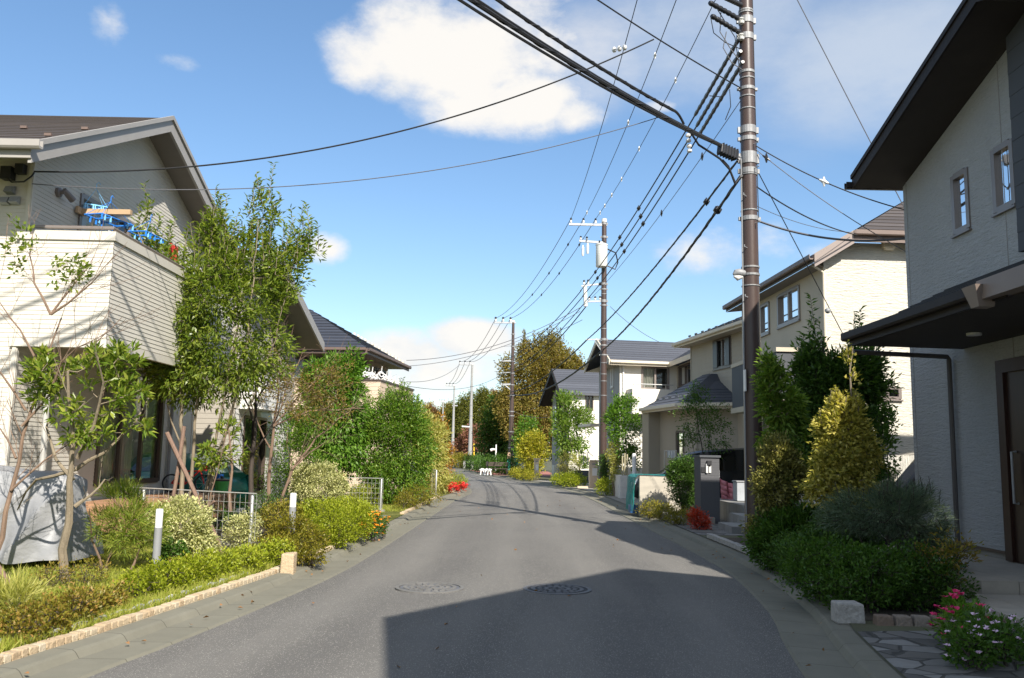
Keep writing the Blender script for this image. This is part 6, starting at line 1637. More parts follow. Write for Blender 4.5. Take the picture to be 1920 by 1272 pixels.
# vinyl sheet edging strips in the left lawn
m_sheet = M('white_vinyl', (.70, .70, .72), .35, .08)
ed = MB(); rng = random.Random(8); prev = None
for i in range(14):
    y = 5.4 + i * .09; x = at_y(lk, y) - .2 - .05 * math.sin(i * 2.1); h = .12 + .03 * math.sin(i * 1.3); c_ = (V(x, y, .09), V(x - .03 * math.sin(i * 1.7), y, .1 + h), V(x - .10, y + .02, .12 + h))
    if prev: ed.face([prev[0], c_[0], c_[1], prev[1]]); ed.face([prev[1], c_[1], c_[2], prev[2]])
    prev = c_
o = ed.build('vinyl_strip', m_sheet, None, True); so = o.modifiers.new('thick', 'SOLIDIFY'); so.thickness = .004; tag(o, 'crumpled white vinyl strip behind the sett edging', 'strip')
prev = None; ed = MB()
for i in range(46):
    y = 6.75 + i * .085; x = at_y(lk, y) - .19 - .012 * math.sin(i * 2.6); c_ = (V(x, y, .09), V(x - .008 * math.sin(i), y, .155 + .012 * math.sin(i * 1.9)))
    if prev: ed.face([prev[0], c_[0], c_[1], prev[1]])
    prev = c_
o = ed.build('edging_strip', M('grey_edging', (.36, .36, .33), .7, .2, 8), None); so = o.modifiers.new('thick', 'SOLIDIFY'); so.thickness = .02; tag(o, 'grey corrugated edging strip between grass and setts', 'edging')
# ------------------------------------------------------------ vegetation
L_ever = leafmat('evergreen_leaf', (.075, .125, .014), (.14, .19, .026), (.27, .30, .05), .42, .32, .4)
L_roset = leafmat('rosette_leaf', (.08, .14, .016), (.15, .21, .026), (.32, .33, .06), .4, .35)
L_azal = leafmat('azalea_leaf', (.16, .20, .012), (.25, .29, .02), (.36, .36, .04), .4)
L_azal_d = leafmat('olive_azalea_leaf', (.13, .13, .014), (.20, .185, .022), (.27, .20, .03), .35)
L_azal_r = leafmat('bronzed_azalea_leaf', (.13, .12, .02), (.20, .18, .022), (.30, .16, .05), .3)
L_var = leafmat('variegated_leaf', (.16, .19, .07), (.42, .42, .18), (.62, .58, .30), .25, .5)
L_bright = leafmat('bright_leaf', (.06, .13, .014), (.10, .20, .022), (.17, .28, .035), .4)
L_fern = leafmat('feathery_leaf', (.055, .13, .015), (.11, .20, .022), (.22, .29, .04), .4)
L_olive = leafmat('autumn_olive_leaf', (.12, .10, .025), (.17, .15, .03), (.25, .14, .05), .35)
L_pale = leafmat('pale_bamboo_leaf', (.22, .24, .05), (.38, .36, .10), (.50, .46, .18), .4)
L_orange = leafmat('orange_leaf', (.25, .12, .02), (.38, .18, .03), (.22, .20, .04), .35)
L_red = leafmat('red_leaf', (.38, .03, .02), (.50, .06, .03), (.28, .05, .02), .35)
L_dark = leafmat('dark_leaf', (.03, .07, .014), (.055, .11, .02), (.10, .17, .03), .3, .35)
L_mid = leafmat('mid_green_leaf', (.035, .085, .012), (.06, .125, .018), (.10, .17, .03), .3)
L_gold = leafmat('yellow_variegated_leaf', (.10, .12, .02), (.38, .33, .07), (.62, .53, .16), .35, .45)
L_golddk = leafmat('dull_variegated_leaf', (.07, .085, .02), (.18, .17, .045), (.38, .34, .10), .25)
L_need = leafmat('grey_green_needle', (.05, .085, .045), (.085, .12, .07), (.17, .21, .13), .2)
L_pine = leafmat('pine_needle', (.11, .16, .02), (.18, .24, .03), (.28, .26, .05), .35)
L_zelk = leafmat('golden_zelkova_leaf', (.13, .12, .022), (.20, .165, .035), (.25, .165, .05), .35, .6)
L_forest = leafmat('forest_leaf', (.065, .085, .014), (.11, .125, .02), (.19, .16, .03), .3, .6)
L_fred = leafmat('russet_leaf', (.17, .085, .04), (.22, .11, .05), (.15, .13, .03), .3, .6)
L_cherry = leafmat('cherry_autumn_leaf', (.20, .085, .065), (.26, .12, .09), (.20, .13, .06), .35, .6)
L_maple = leafmat('yellow_maple_leaf', (.20, .22, .02), (.32, .30, .03), (.42, .34, .04), .4)
L_spring = leafmat('light_tree_leaf', (.075, .14, .02), (.13, .21, .03), (.22, .28, .05), .4)
m_bark = M('grey_bark', (.21, .17, .115), .9, .3, 9, .6, 40, st=(1, 1, .35))
m_bark_r = M('reddish_bark', (.19, .125, .085), .85, .3, 9, .5, 40, st=(1, 1, .35))
m_bark_d = M('dark_bark', (.055, .042, .032), .9, .3, 9, .6, 40, st=(1, 1, .35))
F_orange = M('orange_petal', (.85, .30, .015), .6, .2, 30)
F_pink = M('magenta_petal', (.62, .02, .13), .6, .15, 30)
F_lil = M('white_lilac_petal', (.72, .52, .66), .6, .15, 30)
F_red = M('scarlet_petal', (.66, .03, .025), .6, .2, 30)

def vg(name, label, cat, base, blobs, nc, nl, cr, L, Wd, lm, bm=m_bark, stems=None, deep=.85, Y=None, **kw):
    """base: photo pixel of the foot (or a point); blobs: (px, py, half width px, half height px) at the foot's depth."""
    b = base if isinstance(base, Vector) else G(base[0], base[1], .1)
    if Y is not None: t = P(base[0], base[1], Y); b = V(t.x, Y, .1)
    y = b.y; out = []
    for q in blobs:
        c = P(q[0], q[1], y) - b; dy = q[4] * 1.0 if len(q) > 4 else 0
        out.append((c.x, dy, c.z, q[2] * y / F_PX, q[2] * y / F_PX * deep, q[3] * y / F_PX))
    st = None
    if stems is not None:
        st = []
        rg = random.Random(len(label))
        for s_ in stems:
            w = []; dy = rg.uniform(-.5, .5)
            for i, (px, py) in enumerate(s_):
                p = P(px, py, y) - b; f = i / max(1, len(s_) - 1); w.append((p.x, dy * f * f, p.z))
            st.append(w)
        for w in st:
            if abs(w[0][2]) < .12: w[0] = (w[0][0], w[0][1], -.06)
    return plant(name, label, cat, b, out, nc, nl, cr, L, Wd, lm, bm, st, **kw)
def hedge(name, label, cat, pts, nc, nl, cr, L, Wd, lm, bm=m_bark_d, **kw):
    """pts: (foot px, foot py, radius m, height m)"""
    b = G(pts[0][0], pts[0][1], .1); bl = []
    for px, py, r, h in pts:
        c = G(px, py, .1); bl.append((c.x - b.x, c.y + r * .7 - b.y, h * .5, r, r * .8, h * .52))
    stems = []
    rg = random.Random(3)
    for x, y, z, rx, ry, rz in bl:
        for k in range(3): stems.append([(x + rg.uniform(-.1, .1), y + rg.uniform(-.1, .1), -.05), (x + rg.uniform(-.6, .6) * rx, y + rg.uniform(-.6, .6) * ry, z + rz * .4)])
    kw.setdefault('sr', .014); kw.setdefault('twig', .004); kw.setdefault('up', .5)
    return plant(name, label, cat, b, bl, nc, nl, cr, L, Wd, lm, bm, stems, **kw)

# --- left plot
vg('sapling', 'nearly leafless sapling with a few dark leaf sprays at the left edge', 'tree', (-22, 1090), [(42, 470, 22, 50), (130, 510, 32, 32), (30, 425, 10, 14)], 44, 7, .05, .075, .035, L_ever, m_bark_r,
   [[(-22, 1090), (8, 960), (48, 770), (95, 590)], [(95, 590), (60, 530), (38, 470), (22, 425)], [(95, 590), (128, 540), (150, 490)], [(40, 800), (100, 720), (185, 600)], [(48, 770), (10, 700), (-30, 650)], [(30, 860), (-10, 800)], [(70, 680), (40, 620), (0, 560)], [(100, 720), (120, 680), (200, 640)], [(20, 920), (80, 860), (150, 800)], [(95, 590), (160, 545), (200, 520)]], sr=.034, seed=3, twig=.003, up=.5, sub=9, sub_len=.35)
vg('rosette_tree', 'small tree with whorled glossy leaves growing from the lawn', 'tree', (124, 1092), [(95, 700, 52, 40), (190, 690, 62, 38), (235, 745, 50, 45), (140, 770, 55, 35), (215, 665, 50, 25), (250, 800, 34, 22), (75, 740, 40, 30), (180, 820, 60, 20)], 125, 15, .03, .12, .036, L_roset, m_bark,
   [[(124, 1092), (118, 1030), (135, 930), (142, 880), (150, 780), (150, 700)], [(138, 900), (100, 860), (70, 800), (80, 720)], [(142, 880), (190, 850), (240, 790), (250, 740)], [(145, 860), (180, 800), (210, 720), (215, 670)], [(142, 880), (60, 900), (0, 960)], [(140, 950), (165, 930), (180, 900)]], sr=.056, sub=3, sub_len=.3, seed=11, up=.35, shell=.2, out=.3, twig=.006)
vg('evergreen_tree', 'big multi stemmed evergreen tree with spiky top before the balcony', 'tree', G(362, 1010, .1), [(325, 600, 66, 120), (395, 570, 80, 125), (470, 560, 66, 110), (535, 530, 42, 62), (492, 430, 28, 70), (402, 455, 26, 50), (330, 690, 66, 58), (420, 700, 80, 55), (505, 660, 52, 55), (274, 455, 16, 80), (565, 470, 26, 30), (296, 545, 40, 90), (300, 670, 48, 70), (285, 600, 34, 70), (360, 720, 60, 40), (450, 480, 26, 50)], 820, 24, .125, .115, .036, L_ever, m_bark,
   [[(340, 1010), (346, 860), (342, 700), (325, 560), (275, 440)], [(352, 1010), (362, 860), (372, 700), (385, 560), (402, 430)], [(380, 1010), (402, 880), (440, 760), (470, 640), (492, 420)], [(368, 1010), (398, 860), (425, 730), (450, 600), (455, 480)], [(402, 880), (470, 760), (520, 640), (560, 480)], [(346, 860), (310, 760), (300, 620)]], sr=.042, seed=21, shoots=130, shoot_len=.6, up=.15, shell=.2, deep=.8)
vg('pine_shrub', 'fine needled shrub with forked tan stems on the lawn', 'shrub', (196, 1070), [(222, 950, 42, 34), (270, 985, 36, 36), (200, 985, 30, 34), (250, 1010, 40, 25), (240, 925, 22, 16)], 110, 46, .05, .14, .008, L_pine, m_bark_r,
   [[(196, 1070), (215, 1010), (235, 960)], [(196, 1070), (180, 1010), (200, 950)], [(240, 1075), (258, 1030), (275, 985)], [(215, 1010), (255, 970)]], sr=.022, seed=5, up=.7)
vg('ball_shrub', 'cream variegated ball shrub beside the white capped post', 'shrub', (342, 1055), [(338, 985, 58, 50), (375, 1020, 34, 26), (300, 975, 28, 26)], 560, 20, .045, .044, .022, L_var, m_bark, seed=6, twig=.004, sr=.02, up=.2)
vg('shrub', 'small dark green shrub at the foot of the white capped post', 'shrub', (322, 1062), [(322, 1036, 24, 22)], 90, 14, .04, .05, .024, L_mid, seed=7, sr=.01, twig=.003)
hedge('azalea_hedge', 'bright low azalea hedge between the grey strip and the ball shrub', 'hedge', [(250, 1128, .24, .26), (295, 1115, .27, .30), (345, 1103, .27, .30), (395, 1090, .27, .30), (445, 1080, .27, .30), (500, 1068, .3, .32)], 760, 16, .05, .04, .02, L_azal, seed=8)
hedge('azalea_hedge', 'bronze tinted azalea patch nearest the camera on the left', 'hedge', [(15, 1215, .21, .25), (60, 1200, .22, .26), (110, 1180, .22, .28), (155, 1165, .20, .25), (195, 1148, .18, .22)], 420, 14, .045, .036, .018, L_azal_r, seed=9)
vg('ball_shrub', 'small cream variegated shrub behind the wire fence post', 'shrub', (455, 1028), [(450, 995, 30, 32), (470, 985, 20, 26)], 190, 14, .04, .042, .02, L_var, seed=10, sr=.015, twig=.003)
hedge('azalea_hedge', 'olive green azalea mound beside the squared pale stone block', 'hedge', [(540, 1048, .36, .55), (570, 1062, .30, .42), (500, 1055, .3, .32), (520, 1010, .45, .6)], 760, 17, .055, .042, .02, L_azal_d, seed=12)
hedge('azalea_hedge', 'largest bright green azalea hedge left of the orange flowers', 'hedge', [(615, 1030, .42, .56), (650, 1018, .38, .54), (640, 995, .5, .6), (590, 1010, .5, .62), (675, 1003, .34, .5)], 1000, 20, .06, .046, .022, L_azal, seed=13)
vg('ball_shrub', 'pale variegated ball shrub behind the bright azalea hedge', 'shrub', G(603, 968, .1), [(600, 908, 45, 42), (570, 900, 22, 30), (632, 915, 20, 26)], 520, 20, .06, .052, .026, L_var, seed=14, sr=.02, twig=.004)
vg('bare_tree', 'reddish branched tree losing its leaves in front of the greige house', 'tree', G(503, 972, .1), [(545, 740, 60, 45), (600, 725, 50, 45), (515, 700, 40, 40), (640, 700, 30, 30), (600, 770, 60, 30)], 380, 11, .1, .065, .03, L_olive, m_bark_r,
   [[(500, 972), (506, 870), (512, 800), (520, 730), (510, 660)], [(512, 800), (560, 740), (620, 680)], [(512, 800), (580, 770), (680, 765)], [(515, 965), (548, 880), (590, 820), (650, 770)], [(506, 840), (480, 780), (470, 720)], [(512, 800), (540, 720), (570, 650)], [(548, 880), (580, 850), (610, 830)]], sr=.05, sub=9, sub_len=.6, seed=15, twig=.006, up=.4)
vg('broadleaf_tree', 'bright drooping leaved tree between greige house and hip roofed house', 'tree', G(640, 950, .1), [(622, 715, 46, 55), (655, 755, 34, 55), (600, 800, 48, 60), (655, 690, 24, 32), (640, 840, 44, 60), (590, 720, 26, 40)], 560, 24, .14, .15, .05, L_bright, m_bark_d,
   [[(640, 950), (635, 850), (625, 740), (640, 670)], [(636, 870), (600, 790), (590, 720)], [(636, 860), (660, 780), (665, 720)]], sr=.06, seed=16, up=-.25, shell=.2)
vg('bush', 'loose green bush under the reddish branched tree', 'bush', G(575, 955, .1), [(560, 865, 44, 48), (540, 815, 34, 40), (600, 880, 36, 44), (520, 900, 34, 34), (575, 800, 30, 40)], 300, 20, .12, .08, .03, L_fern, m_bark_d, seed=115, sr=.025, up=.3, shoots=20, shoot_len=.35, shell=.25)
vg('feathery_bush', 'large feathery green bush behind the wire fence by the driveway', 'bush', G(735, 948, .1), [(735, 790, 62, 48), (695, 850, 52, 60), (775, 855, 42, 60), (750, 760, 26, 26), (740, 900, 62, 42), (690, 790, 28, 30), (775, 800, 26, 36)], 760, 34, .16, .095, .036, L_fern, m_bark_d, seed=17, sr=.03, up=.35, shoots=40, shoot_len=.4, shell=.25)
hedge('azalea_hedge', 'low green hedge growing behind the mesh of the second fence', 'hedge', [(690, 950, .5, .6), (655, 953, .5, .6), (720, 948, .45, .55)], 380, 14, .07, .05, .024, L_azal, seed=18)
hedge('shrub', 'brownish green low shrub at the corner past the driveway', 'shrub', [(775, 955, .42, .6), (800, 948, .42, .62), (755, 957, .3, .45)], 330, 13, .07, .045, .02, L_azal_d, seed=19)
vg('pale_bamboo', 'pale yellow bamboo like bush leaning over the bend', 'bush', P(812, 925, 32.5) - V(0, 0, P(812, 925, 32.5).z - .1), [(805, 840, 26, 55), (818, 890, 20, 40), (790, 800, 20, 36), (822, 830, 14, 40)], 380, 24, .16, .16, .034, L_pale, m_bark, seed=20, sr=.02, up=-.1)
vg('orange_bush', 'orange tinted slender bush beyond the pale bamboo', 'bush', P(832, 915, 38) - V(0, 0, P(832, 915, 38).z - .1), [(830, 840, 10, 50), (838, 870, 8, 40), (826, 800, 8, 30)], 150, 14, .15, .13, .05, L_orange, m_bark, seed=22, sr=.02)
hedge('shrub', 'small green shrub behind the red flowers at the bend', 'shrub', [(842, 920, .55, .65), (857, 914, .5, .55)], 220, 12, .09, .06, .03, L_azal, seed=23)
hedge('flower_bed', 'bed of scarlet flowers inside the pale sett border', 'flowers', [(842, 925, .35, .25), (856, 921, .36, .25), (866, 917, .3, .24)], 260, 8, .06, .05, .025, L_red, seed=24, flowers=(160, .07, F_red))
hedge('flower_bed', 'orange marigolds at the end of the bright azalea hedge', 'flowers', [(700, 1008, .20, .34), (714, 1003, .14, .28), (690, 1010, .14, .3)], 130, 10, .05, .045, .02, L_mid, seed=25, flowers=(75, .036, F_orange))
vg('sapling', 'thin dark leafless sapling beside the white ground floor', 'tree', P(470, 960, 15.8) - V(0, 0, P(470, 960, 15.8).z - .1), [(475, 690, 30, 30)], 14, 3, .06, .06, .03, L_ever, m_bark_d,
   [[(470, 950), (473, 850), (476, 780), (474, 700), (478, 640)], [(473, 850), (500, 815), (520, 780), (525, 740)], [(473, 850), (458, 830), (450, 780)], [(474, 790), (455, 740), (450, 690)], [(475, 760), (500, 720), (505, 670)]], sr=.045, seed=26, twig=.004, sub=8, sub_len=.5)
vg('sapling', 'slim sapling with a fresh leaf tuft behind the first wire fence', 'tree', P(432, 960, 14.3) - V(0, 0, P(432, 960, 14.3).z - .1), [(400, 855, 34, 22), (440, 850, 24, 22), (385, 880, 16, 14), (425, 800, 20, 20)], 40, 14, .05, .11, .038, L_roset, m_bark_r,
   [[(432, 960), (436, 880), (430, 800)], [(388, 960), (408, 890), (440, 770)], [(434, 900), (405, 860)]], sr=.03, seed=27, shell=.2)
for k, (px, py) in enumerate(((85, 1105), (152, 1100), (335, 1090))):
    hedge('twiggy_shrub', ('leftmost', 'middle', 'rightmost')[k] + ' of three low twiggy half bare shrubs on the lawn', 'shrub', [(px, py, .22, .24)], 110, 5, .06, .03, .014, L_azal_r, seed=30 + k, up=.8, sr=.007, group='low twiggy shrubs')
hedge('grass_tuft', 'yellow green ornamental grass tuft at the left edge', 'grass tuft', [(8, 1150, .2, .2)], 50, 12, .05, .2, .012, L_pale, seed=34, up=1.0, out=.9)
vg('red_shrub', 'dark red leaved shrub glimpsed behind the feathery bush', 'shrub', G(620, 925, .1), [(622, 882, 20, 14), (650, 885, 18, 14)], 90, 12, .1, .08, .03, L_red, m_bark_d, seed=35, sr=.02)
hedge('shrub', 'dark shrub row inside the wire fence under the terrace', 'shrub', [(430, 990, .4, .5), (480, 975, .45, .55), (400, 1000, .3, .45), (540, 960, .5, .6)], 300, 13, .07, .05, .024, L_mid, seed=36)
# --- right plot, in shade
vg('cone_shrub', 'golden variegated cone shaped shrub with a tall leading shoot', 'shrub', P(1583, 985, 10.9) - V(0, 0, P(1583, 985, 10.9).z - .1), [(1585, 772, 32, 28), (1578, 808, 46, 36), (1580, 858, 54, 44), (1574, 912, 60, 42), (1610, 850, 36, 40), (1598, 700, 4, 42), (1598, 660, 3, 20)], 560, 24, .065, .065, .034, L_gold, m_bark, [[(1583, 985), (1584, 860), (1596, 740), (1599, 650)], [(1583, 985), (1560, 880)], [(1583, 985), (1610, 880)]], seed=40, sr=.03, up=.5, shoots=40, shoot_len=.16)
vg('variegated_shrub', 'dull variegated shrub at the foot of the brown pole', 'shrub', P(1460, 985, 12.5) - V(0, 0, P(1460, 985, 12.5).z - .1), [(1454, 852, 28, 40), (1430, 905, 18, 30), (1478, 890, 30, 50), (1455, 938, 34, 30), (1409, 985, 10, 22)], 520, 15, .06, .055, .028, L_golddk, m_bark_d, seed=41, sr=.025)
vg('light_tree', 'fresh green young tree right of the brown pole', 'tree', P(1462, 985, 12.9) - V(0, 0, P(1462, 985, 12.9).z - .1), [(1448, 715, 24, 38), (1468, 765, 34, 42), (1462, 825, 32, 36), (1484, 868, 22, 26), (1440, 680, 12, 22), (1490, 790, 20, 28)], 300, 17, .07, .11, .036, L_spring, m_bark, [[(1462, 985), (1470, 880), (1460, 780), (1445, 670)], [(1470, 880), (1490, 800)], [(1468, 850), (1445, 760)]], seed=42, sr=.03, up=-.2, shell=.2)
vg('dark_tree', 'dark dense tree with long arching shoots behind the golden cone', 'tree', P(1570, 985, 15.4) - V(0, 0, P(1570, 985, 15.4).z - .1), [(1545, 725, 62, 55), (1592, 705, 52, 48), (1615, 770, 44, 60), (1555, 805, 74, 60), (1525, 665, 24, 26), (1620, 680, 32, 28), (1640, 720, 26, 36), (1520, 850, 60, 60)], 720, 24, .12, .125, .045, L_dark, m_bark_d, [[(1570, 985), (1568, 850), (1560, 740), (1540, 640)], [(1568, 860), (1600, 760), (1620, 680)], [(1568, 870), (1530, 780), (1510, 700)]], seed=43, sr=.05, shoots=9, shoot_len=.75, up=.1, shell=.2)
vg('shrub', 'loose dark shrub against the corner of the dark eaves house', 'shrub', P(1668, 930, 14.9) - V(0, 0, P(1668, 930, 14.9).z - .1), [(1658, 800, 18, 40), (1655, 850, 20, 40), (1645, 900, 26, 40)], 150, 14, .1, .08, .035, L_mid, m_bark_d, seed=44, sr=.02)
vg('juniper', 'spreading grey green juniper before the dark eaves house', 'shrub', P(1665, 1035, 10.2) - V(0, 0, P(1665, 1035, 10.2).z - .1), [(1640, 960, 88, 34), (1715, 975, 60, 44), (1585, 975, 50, 24), (1690, 935, 60, 24), (1745, 1010, 38, 36)], 330, 60, .07, .085, .006, L_need, m_bark_d, seed=45, sr=.03, up=.25, out=1.2, shoots=30, shoot_len=.2)
vg('shrub', 'leafy dark green shrub beside the gutter below the variegated shrub', 'shrub', P(1480, 1060, 12.3) - V(0, 0, P(1480, 1060, 12.3).z - .1), [(1465, 1005, 50, 42), (1515, 1000, 50, 46), (1440, 1020, 32, 34), (1490, 1040, 60, 26)], 600, 20, .08, .08, .03, L_mid, m_bark_d, seed=46, sr=.02, up=.3)
hedge('azalea_hedge', 'broad shaded azalea mound behind the granite corner block', 'hedge', [(1570, 1135, .48, .62), (1640, 1155, .50, .60), (1600, 1100, .55, .75), (1690, 1150, .42, .62), (1540, 1100, .42, .6), (1500, 1080, .35, .5)], 1100, 20, .07, .05, .024, L_mid, seed=47)
hedge('shrub', 'dark trailing shrub at the edge of the tiled platform', 'shrub', [(1740, 1150, .34, .6), (1790, 1150, .32, .45), (1760, 1110, .4, .7)], 380, 14, .07, .05, .024, L_dark, seed=48)
vg('nandina', 'thin stemmed bronze nandina rising beside the tiled platform', 'shrub', P(1765, 1130, 9.2) - V(0, 0, P(1765, 1130, 9.2).z - .1), [(1765, 1030, 34, 45), (1790, 1060, 30, 40), (1740, 1060, 28, 40), (1815, 1030, 20, 20)], 80, 9, .07, .06, .022, L_azal_r, m_bark_d, seed=49, sr=.008, twig=.003)
vg('shrub', 'small vivid green seedling by the lower tiled step', 'shrub', (1790, 1158), [(1788, 1135, 13, 18)], 24, 10, .03, .07, .035, L_bright, seed=50, sr=.006, twig=.003)
hedge('flower_plant', 'magenta flowered vinca at the back of the flower clump', 'flowers', [(1815, 1215, .16, .30), (1845, 1200, .16, .28), (1795, 1222, .10, .26)], 80, 12, .05, .055, .024, L_bright, seed=51, flowers=(26, .042, F_pink))
hedge('flower_plant', 'white and lilac flowered vinca at the front of the flower clump', 'flowers', [(1850, 1262, .20, .26), (1890, 1255, .22, .30), (1870, 1235, .2, .32), (1915, 1240, .2, .28), (1825, 1245, .14, .2)], 170, 13, .05, .055, .024, L_mid, seed=52, flowers=(32, .031, F_lil))
# --- middle right
vg('round_shrub', 'dense dark round shrub left of the dark brick gate pillar', 'shrub', P(1286, 965, 21.9) - V(0, 0, P(1286, 965, 21.9).z - .1), [(1285, 905, 30, 46), (1280, 885, 28, 26)], 460, 18, .09, .06, .03, L_dark, m_bark_d, seed=60, sr=.03)
hedge('planter_shrub', 'low yellow green planting inside the grey stone planter', 'shrub', [(1225, 972, .34, .38), (1255, 978, .36, .36), (1275, 985, .3, .34)], 240, 13, .07, .05, .024, L_azal_d, seed=61)
vg('nandina', 'red dwarf nandina at the foot of the dark brick gate pillar', 'shrub', (1312, 993), [(1305, 970, 12, 15), (1318, 980, 12, 12)], 110, 12, .06, .06, .022, L_red, m_bark_d, seed=62, sr=.01, twig=.004)
vg('slim_tree', 'slender open tree in front of the sand coloured porch', 'tree', P(1320, 930, 24.6) - V(0, 0, P(1320, 930, 24.6).z - .1), [(1292, 765, 22, 22), (1332, 780, 28, 30), (1308, 740, 20, 18), (1345, 830, 20, 22), (1275, 775, 14, 12), (1310, 810, 26, 22), (1357, 800, 14, 16), (1290, 820, 16, 18)], 150, 15, .11, .085, .034, L_mid, m_bark_d, [[(1320, 930), (1318, 850), (1305, 760)], [(1320, 930), (1330, 840), (1340, 770)], [(1320, 930), (1300, 840), (1285, 780)], [(1322, 900), (1345, 830)]], seed=63, sr=.025, shell=.2)
vg('young_tree', 'bright green young tree beside the second pole', 'tree', P(1175, 925, 33) - V(0, 0, P(1175, 925, 33).z - .1), [(1165, 772, 26, 24), (1186, 795, 18, 20), (1160, 810, 20, 18), (1180, 845, 20, 18), (1150, 785, 14, 18), (1175, 755, 16, 12), (1186, 870, 12, 12)], 240, 17, .14, .13, .05, L_bright, m_bark, [[(1175, 925), (1176, 850), (1168, 770)], [(1176, 870), (1188, 800)], [(1176, 860), (1158, 800)]], seed=64, sr=.035, shell=.2)
vg('variegated_shrub', 'tall narrow yellow variegated shrub left of the support canes', 'shrub', P(1153, 910, 33.2) - V(0, 0, P(1153, 910, 33.2).z - .1), [(1152, 850, 12, 24), (1156, 875, 12, 26)], 150, 14, .1, .08, .04, L_pale, m_bark, seed=65, sr=.02)
vg('dark_shrub', 'dark shrub in the shadow at the second pole', 'shrub', P(1136, 915, 37) - V(0, 0, P(1136, 915, 37).z - .1), [(1134, 875, 11, 24), (1140, 890, 9, 22)], 120, 13, .12, .09, .035, L_dark, m_bark_d, seed=66, sr=.02)
hedge('shrub', 'clipped yellow green shrub on the kerb before the second pole', 'shrub', [(1139, 930, .42, .62)], 160, 13, .09, .06, .03, L_azal, seed=67)
vg('young_tree', 'pale green airy tree in front of the pale grey house', 'tree', P(1087, 905, 50) - V(0, 0, P(1087, 905, 50).z - .1), [(1066, 752, 22, 14), (1088, 782, 22, 18), (1055, 815, 18, 22), (1080, 832, 22, 14), (1048, 780, 12, 16), (1100, 800, 12, 14), (1068, 790, 20, 16), (1060, 850, 16, 14)], 300, 18, .22, .18, .08, L_spring, m_bark, [[(1087, 905), (1086, 850), (1078, 770)], [(1087, 880), (1060, 800)], [(1087, 870), (1100, 800)]], seed=68, sr=.06, shell=.2)
vg('variegated_shrub', 'yellow leaved upright shrub under the pale green airy tree', 'shrub', P(1078, 900, 48.3) - V(0, 0, P(1078, 900, 48.3).z - .1), [(1078, 872, 8, 22), (1074, 890, 8, 12)], 110, 13, .12, .09, .045, L_pale, m_bark, seed=69, sr=.02)
vg('shrub', 'fresh green shrub on the dark low wall', 'shrub', P(1097, 880, 49) - V(0, 0, P(1097, 880, 49).z - .9), [(1095, 868, 8, 11)], 60, 13, .12, .1, .05, L_spring, m_bark, seed=70, sr=.02)
vg('dark_shrub', 'olive shrub left of the yellow leaved upright shrub', 'shrub', P(1060, 905, 49.5) - V(0, 0, P(1060, 905, 49.5).z - .1), [(1060, 870, 9, 24), (1054, 885, 8, 16)], 110, 13, .14, .1, .04, L_golddk, m_bark_d, seed=71, sr=.02)
hedge('shrub', 'round green shrubs at the kerb before the yellow upright shrub', 'shrub', [(1052, 911, .5, .55), (1068, 913, .5, .6), (1082, 914, .5, .5)], 260, 12, .12, .09, .045, L_azal, seed=72)
vg('maple', 'yellow green maple right of the bench pole', 'tree', P(1000, 898, 57) - V(0, 0, P(1000, 898, 57).z - .1), [(1002, 828, 20, 16), (994, 856, 20, 20), (1013, 850, 12, 18), (985, 840, 12, 16), (1000, 880, 16, 12)], 260, 14, .25, .17, .09, L_maple, m_bark, seed=73, sr=.05, shell=.25)
vg('broadleaf_tree', 'green bush between the maple and the golden zelkova', 'tree', P(990, 890, 66) - V(0, 0, P(990, 890, 66).z - .1), [(990, 805, 16, 26), (980, 830, 14, 26)], 150, 13, .3, .2, .09, L_bright, m_bark_d, seed=74, sr=.06)
hedge('shrub', 'low yellow shrub at the foot of the bench pole', 'shrub', [(980, 899, .6, .6), (992, 901, .6, .5), (968, 897, .5, .55)], 190, 12, .14, .1, .05, L_maple, seed=75)
# --- far trees
vg('zelkova', 'tall golden brown zelkova behind the pale grey house', 'tree', P(1046, 880, 80) - V(0, 0, P(1046, 880, 80).z - .1), [(1000, 700, 40, 50), (1040, 690, 44, 46), (962, 740, 24, 44), (1065, 725, 26, 46), (1010, 770, 46, 44), (985, 662, 16, 20), (1028, 652, 28, 16), (950, 690, 14, 24), (1075, 690, 16, 24), (945, 760, 16, 30), (1030, 800, 36, 34), (980, 790, 34, 36)], 1300, 34, .5, .23, .13, L_zelk, m_bark,
   [[(1046, 880), (1040, 810), (1010, 730), (985, 665)], [(1044, 850), (1040, 760), (1035, 660)], [(1042, 830), (1065, 760), (1075, 690)], [(1042, 830), (990, 770), (955, 700)], [(1046, 860), (1025, 790), (1000, 700)], [(1046, 860), (1056, 780), (1058, 700)]], sr=.38, seed=80, shell=.3, twig=.03, shoots=50, shoot_len=1.4)
vg('broadleaf_tree', 'dark green broadleaf tree left of the bench pole', 'tree', P(930, 885, 86) - V(0, 0, P(930, 885, 86).z - .1), [(928, 800, 22, 46), (914, 835, 18, 36), (948, 835, 22, 40), (935, 765, 14, 24)], 380, 18, .5, .3, .16, L_dark, m_bark_d, seed=81, sr=.2, shell=.3, twig=.02)
vg('cherry_tree', 'reddish pink autumn cherry beside the tall grey pole', 'tree', P(893, 880, 103) - V(0, 0, P(893, 880, 103).z - .1), [(885, 828, 24, 16), (870, 838, 14, 16), (903, 826, 14, 20), (893, 812, 16, 10)], 330, 18, .45, .3, .18, L_cherry, m_bark, [[(893, 880), (892, 850), (885, 825)], [(893, 860), (903, 830)], [(893, 862), (872, 838)]], sr=.3, seed=82, shell=.2, twig=.03)
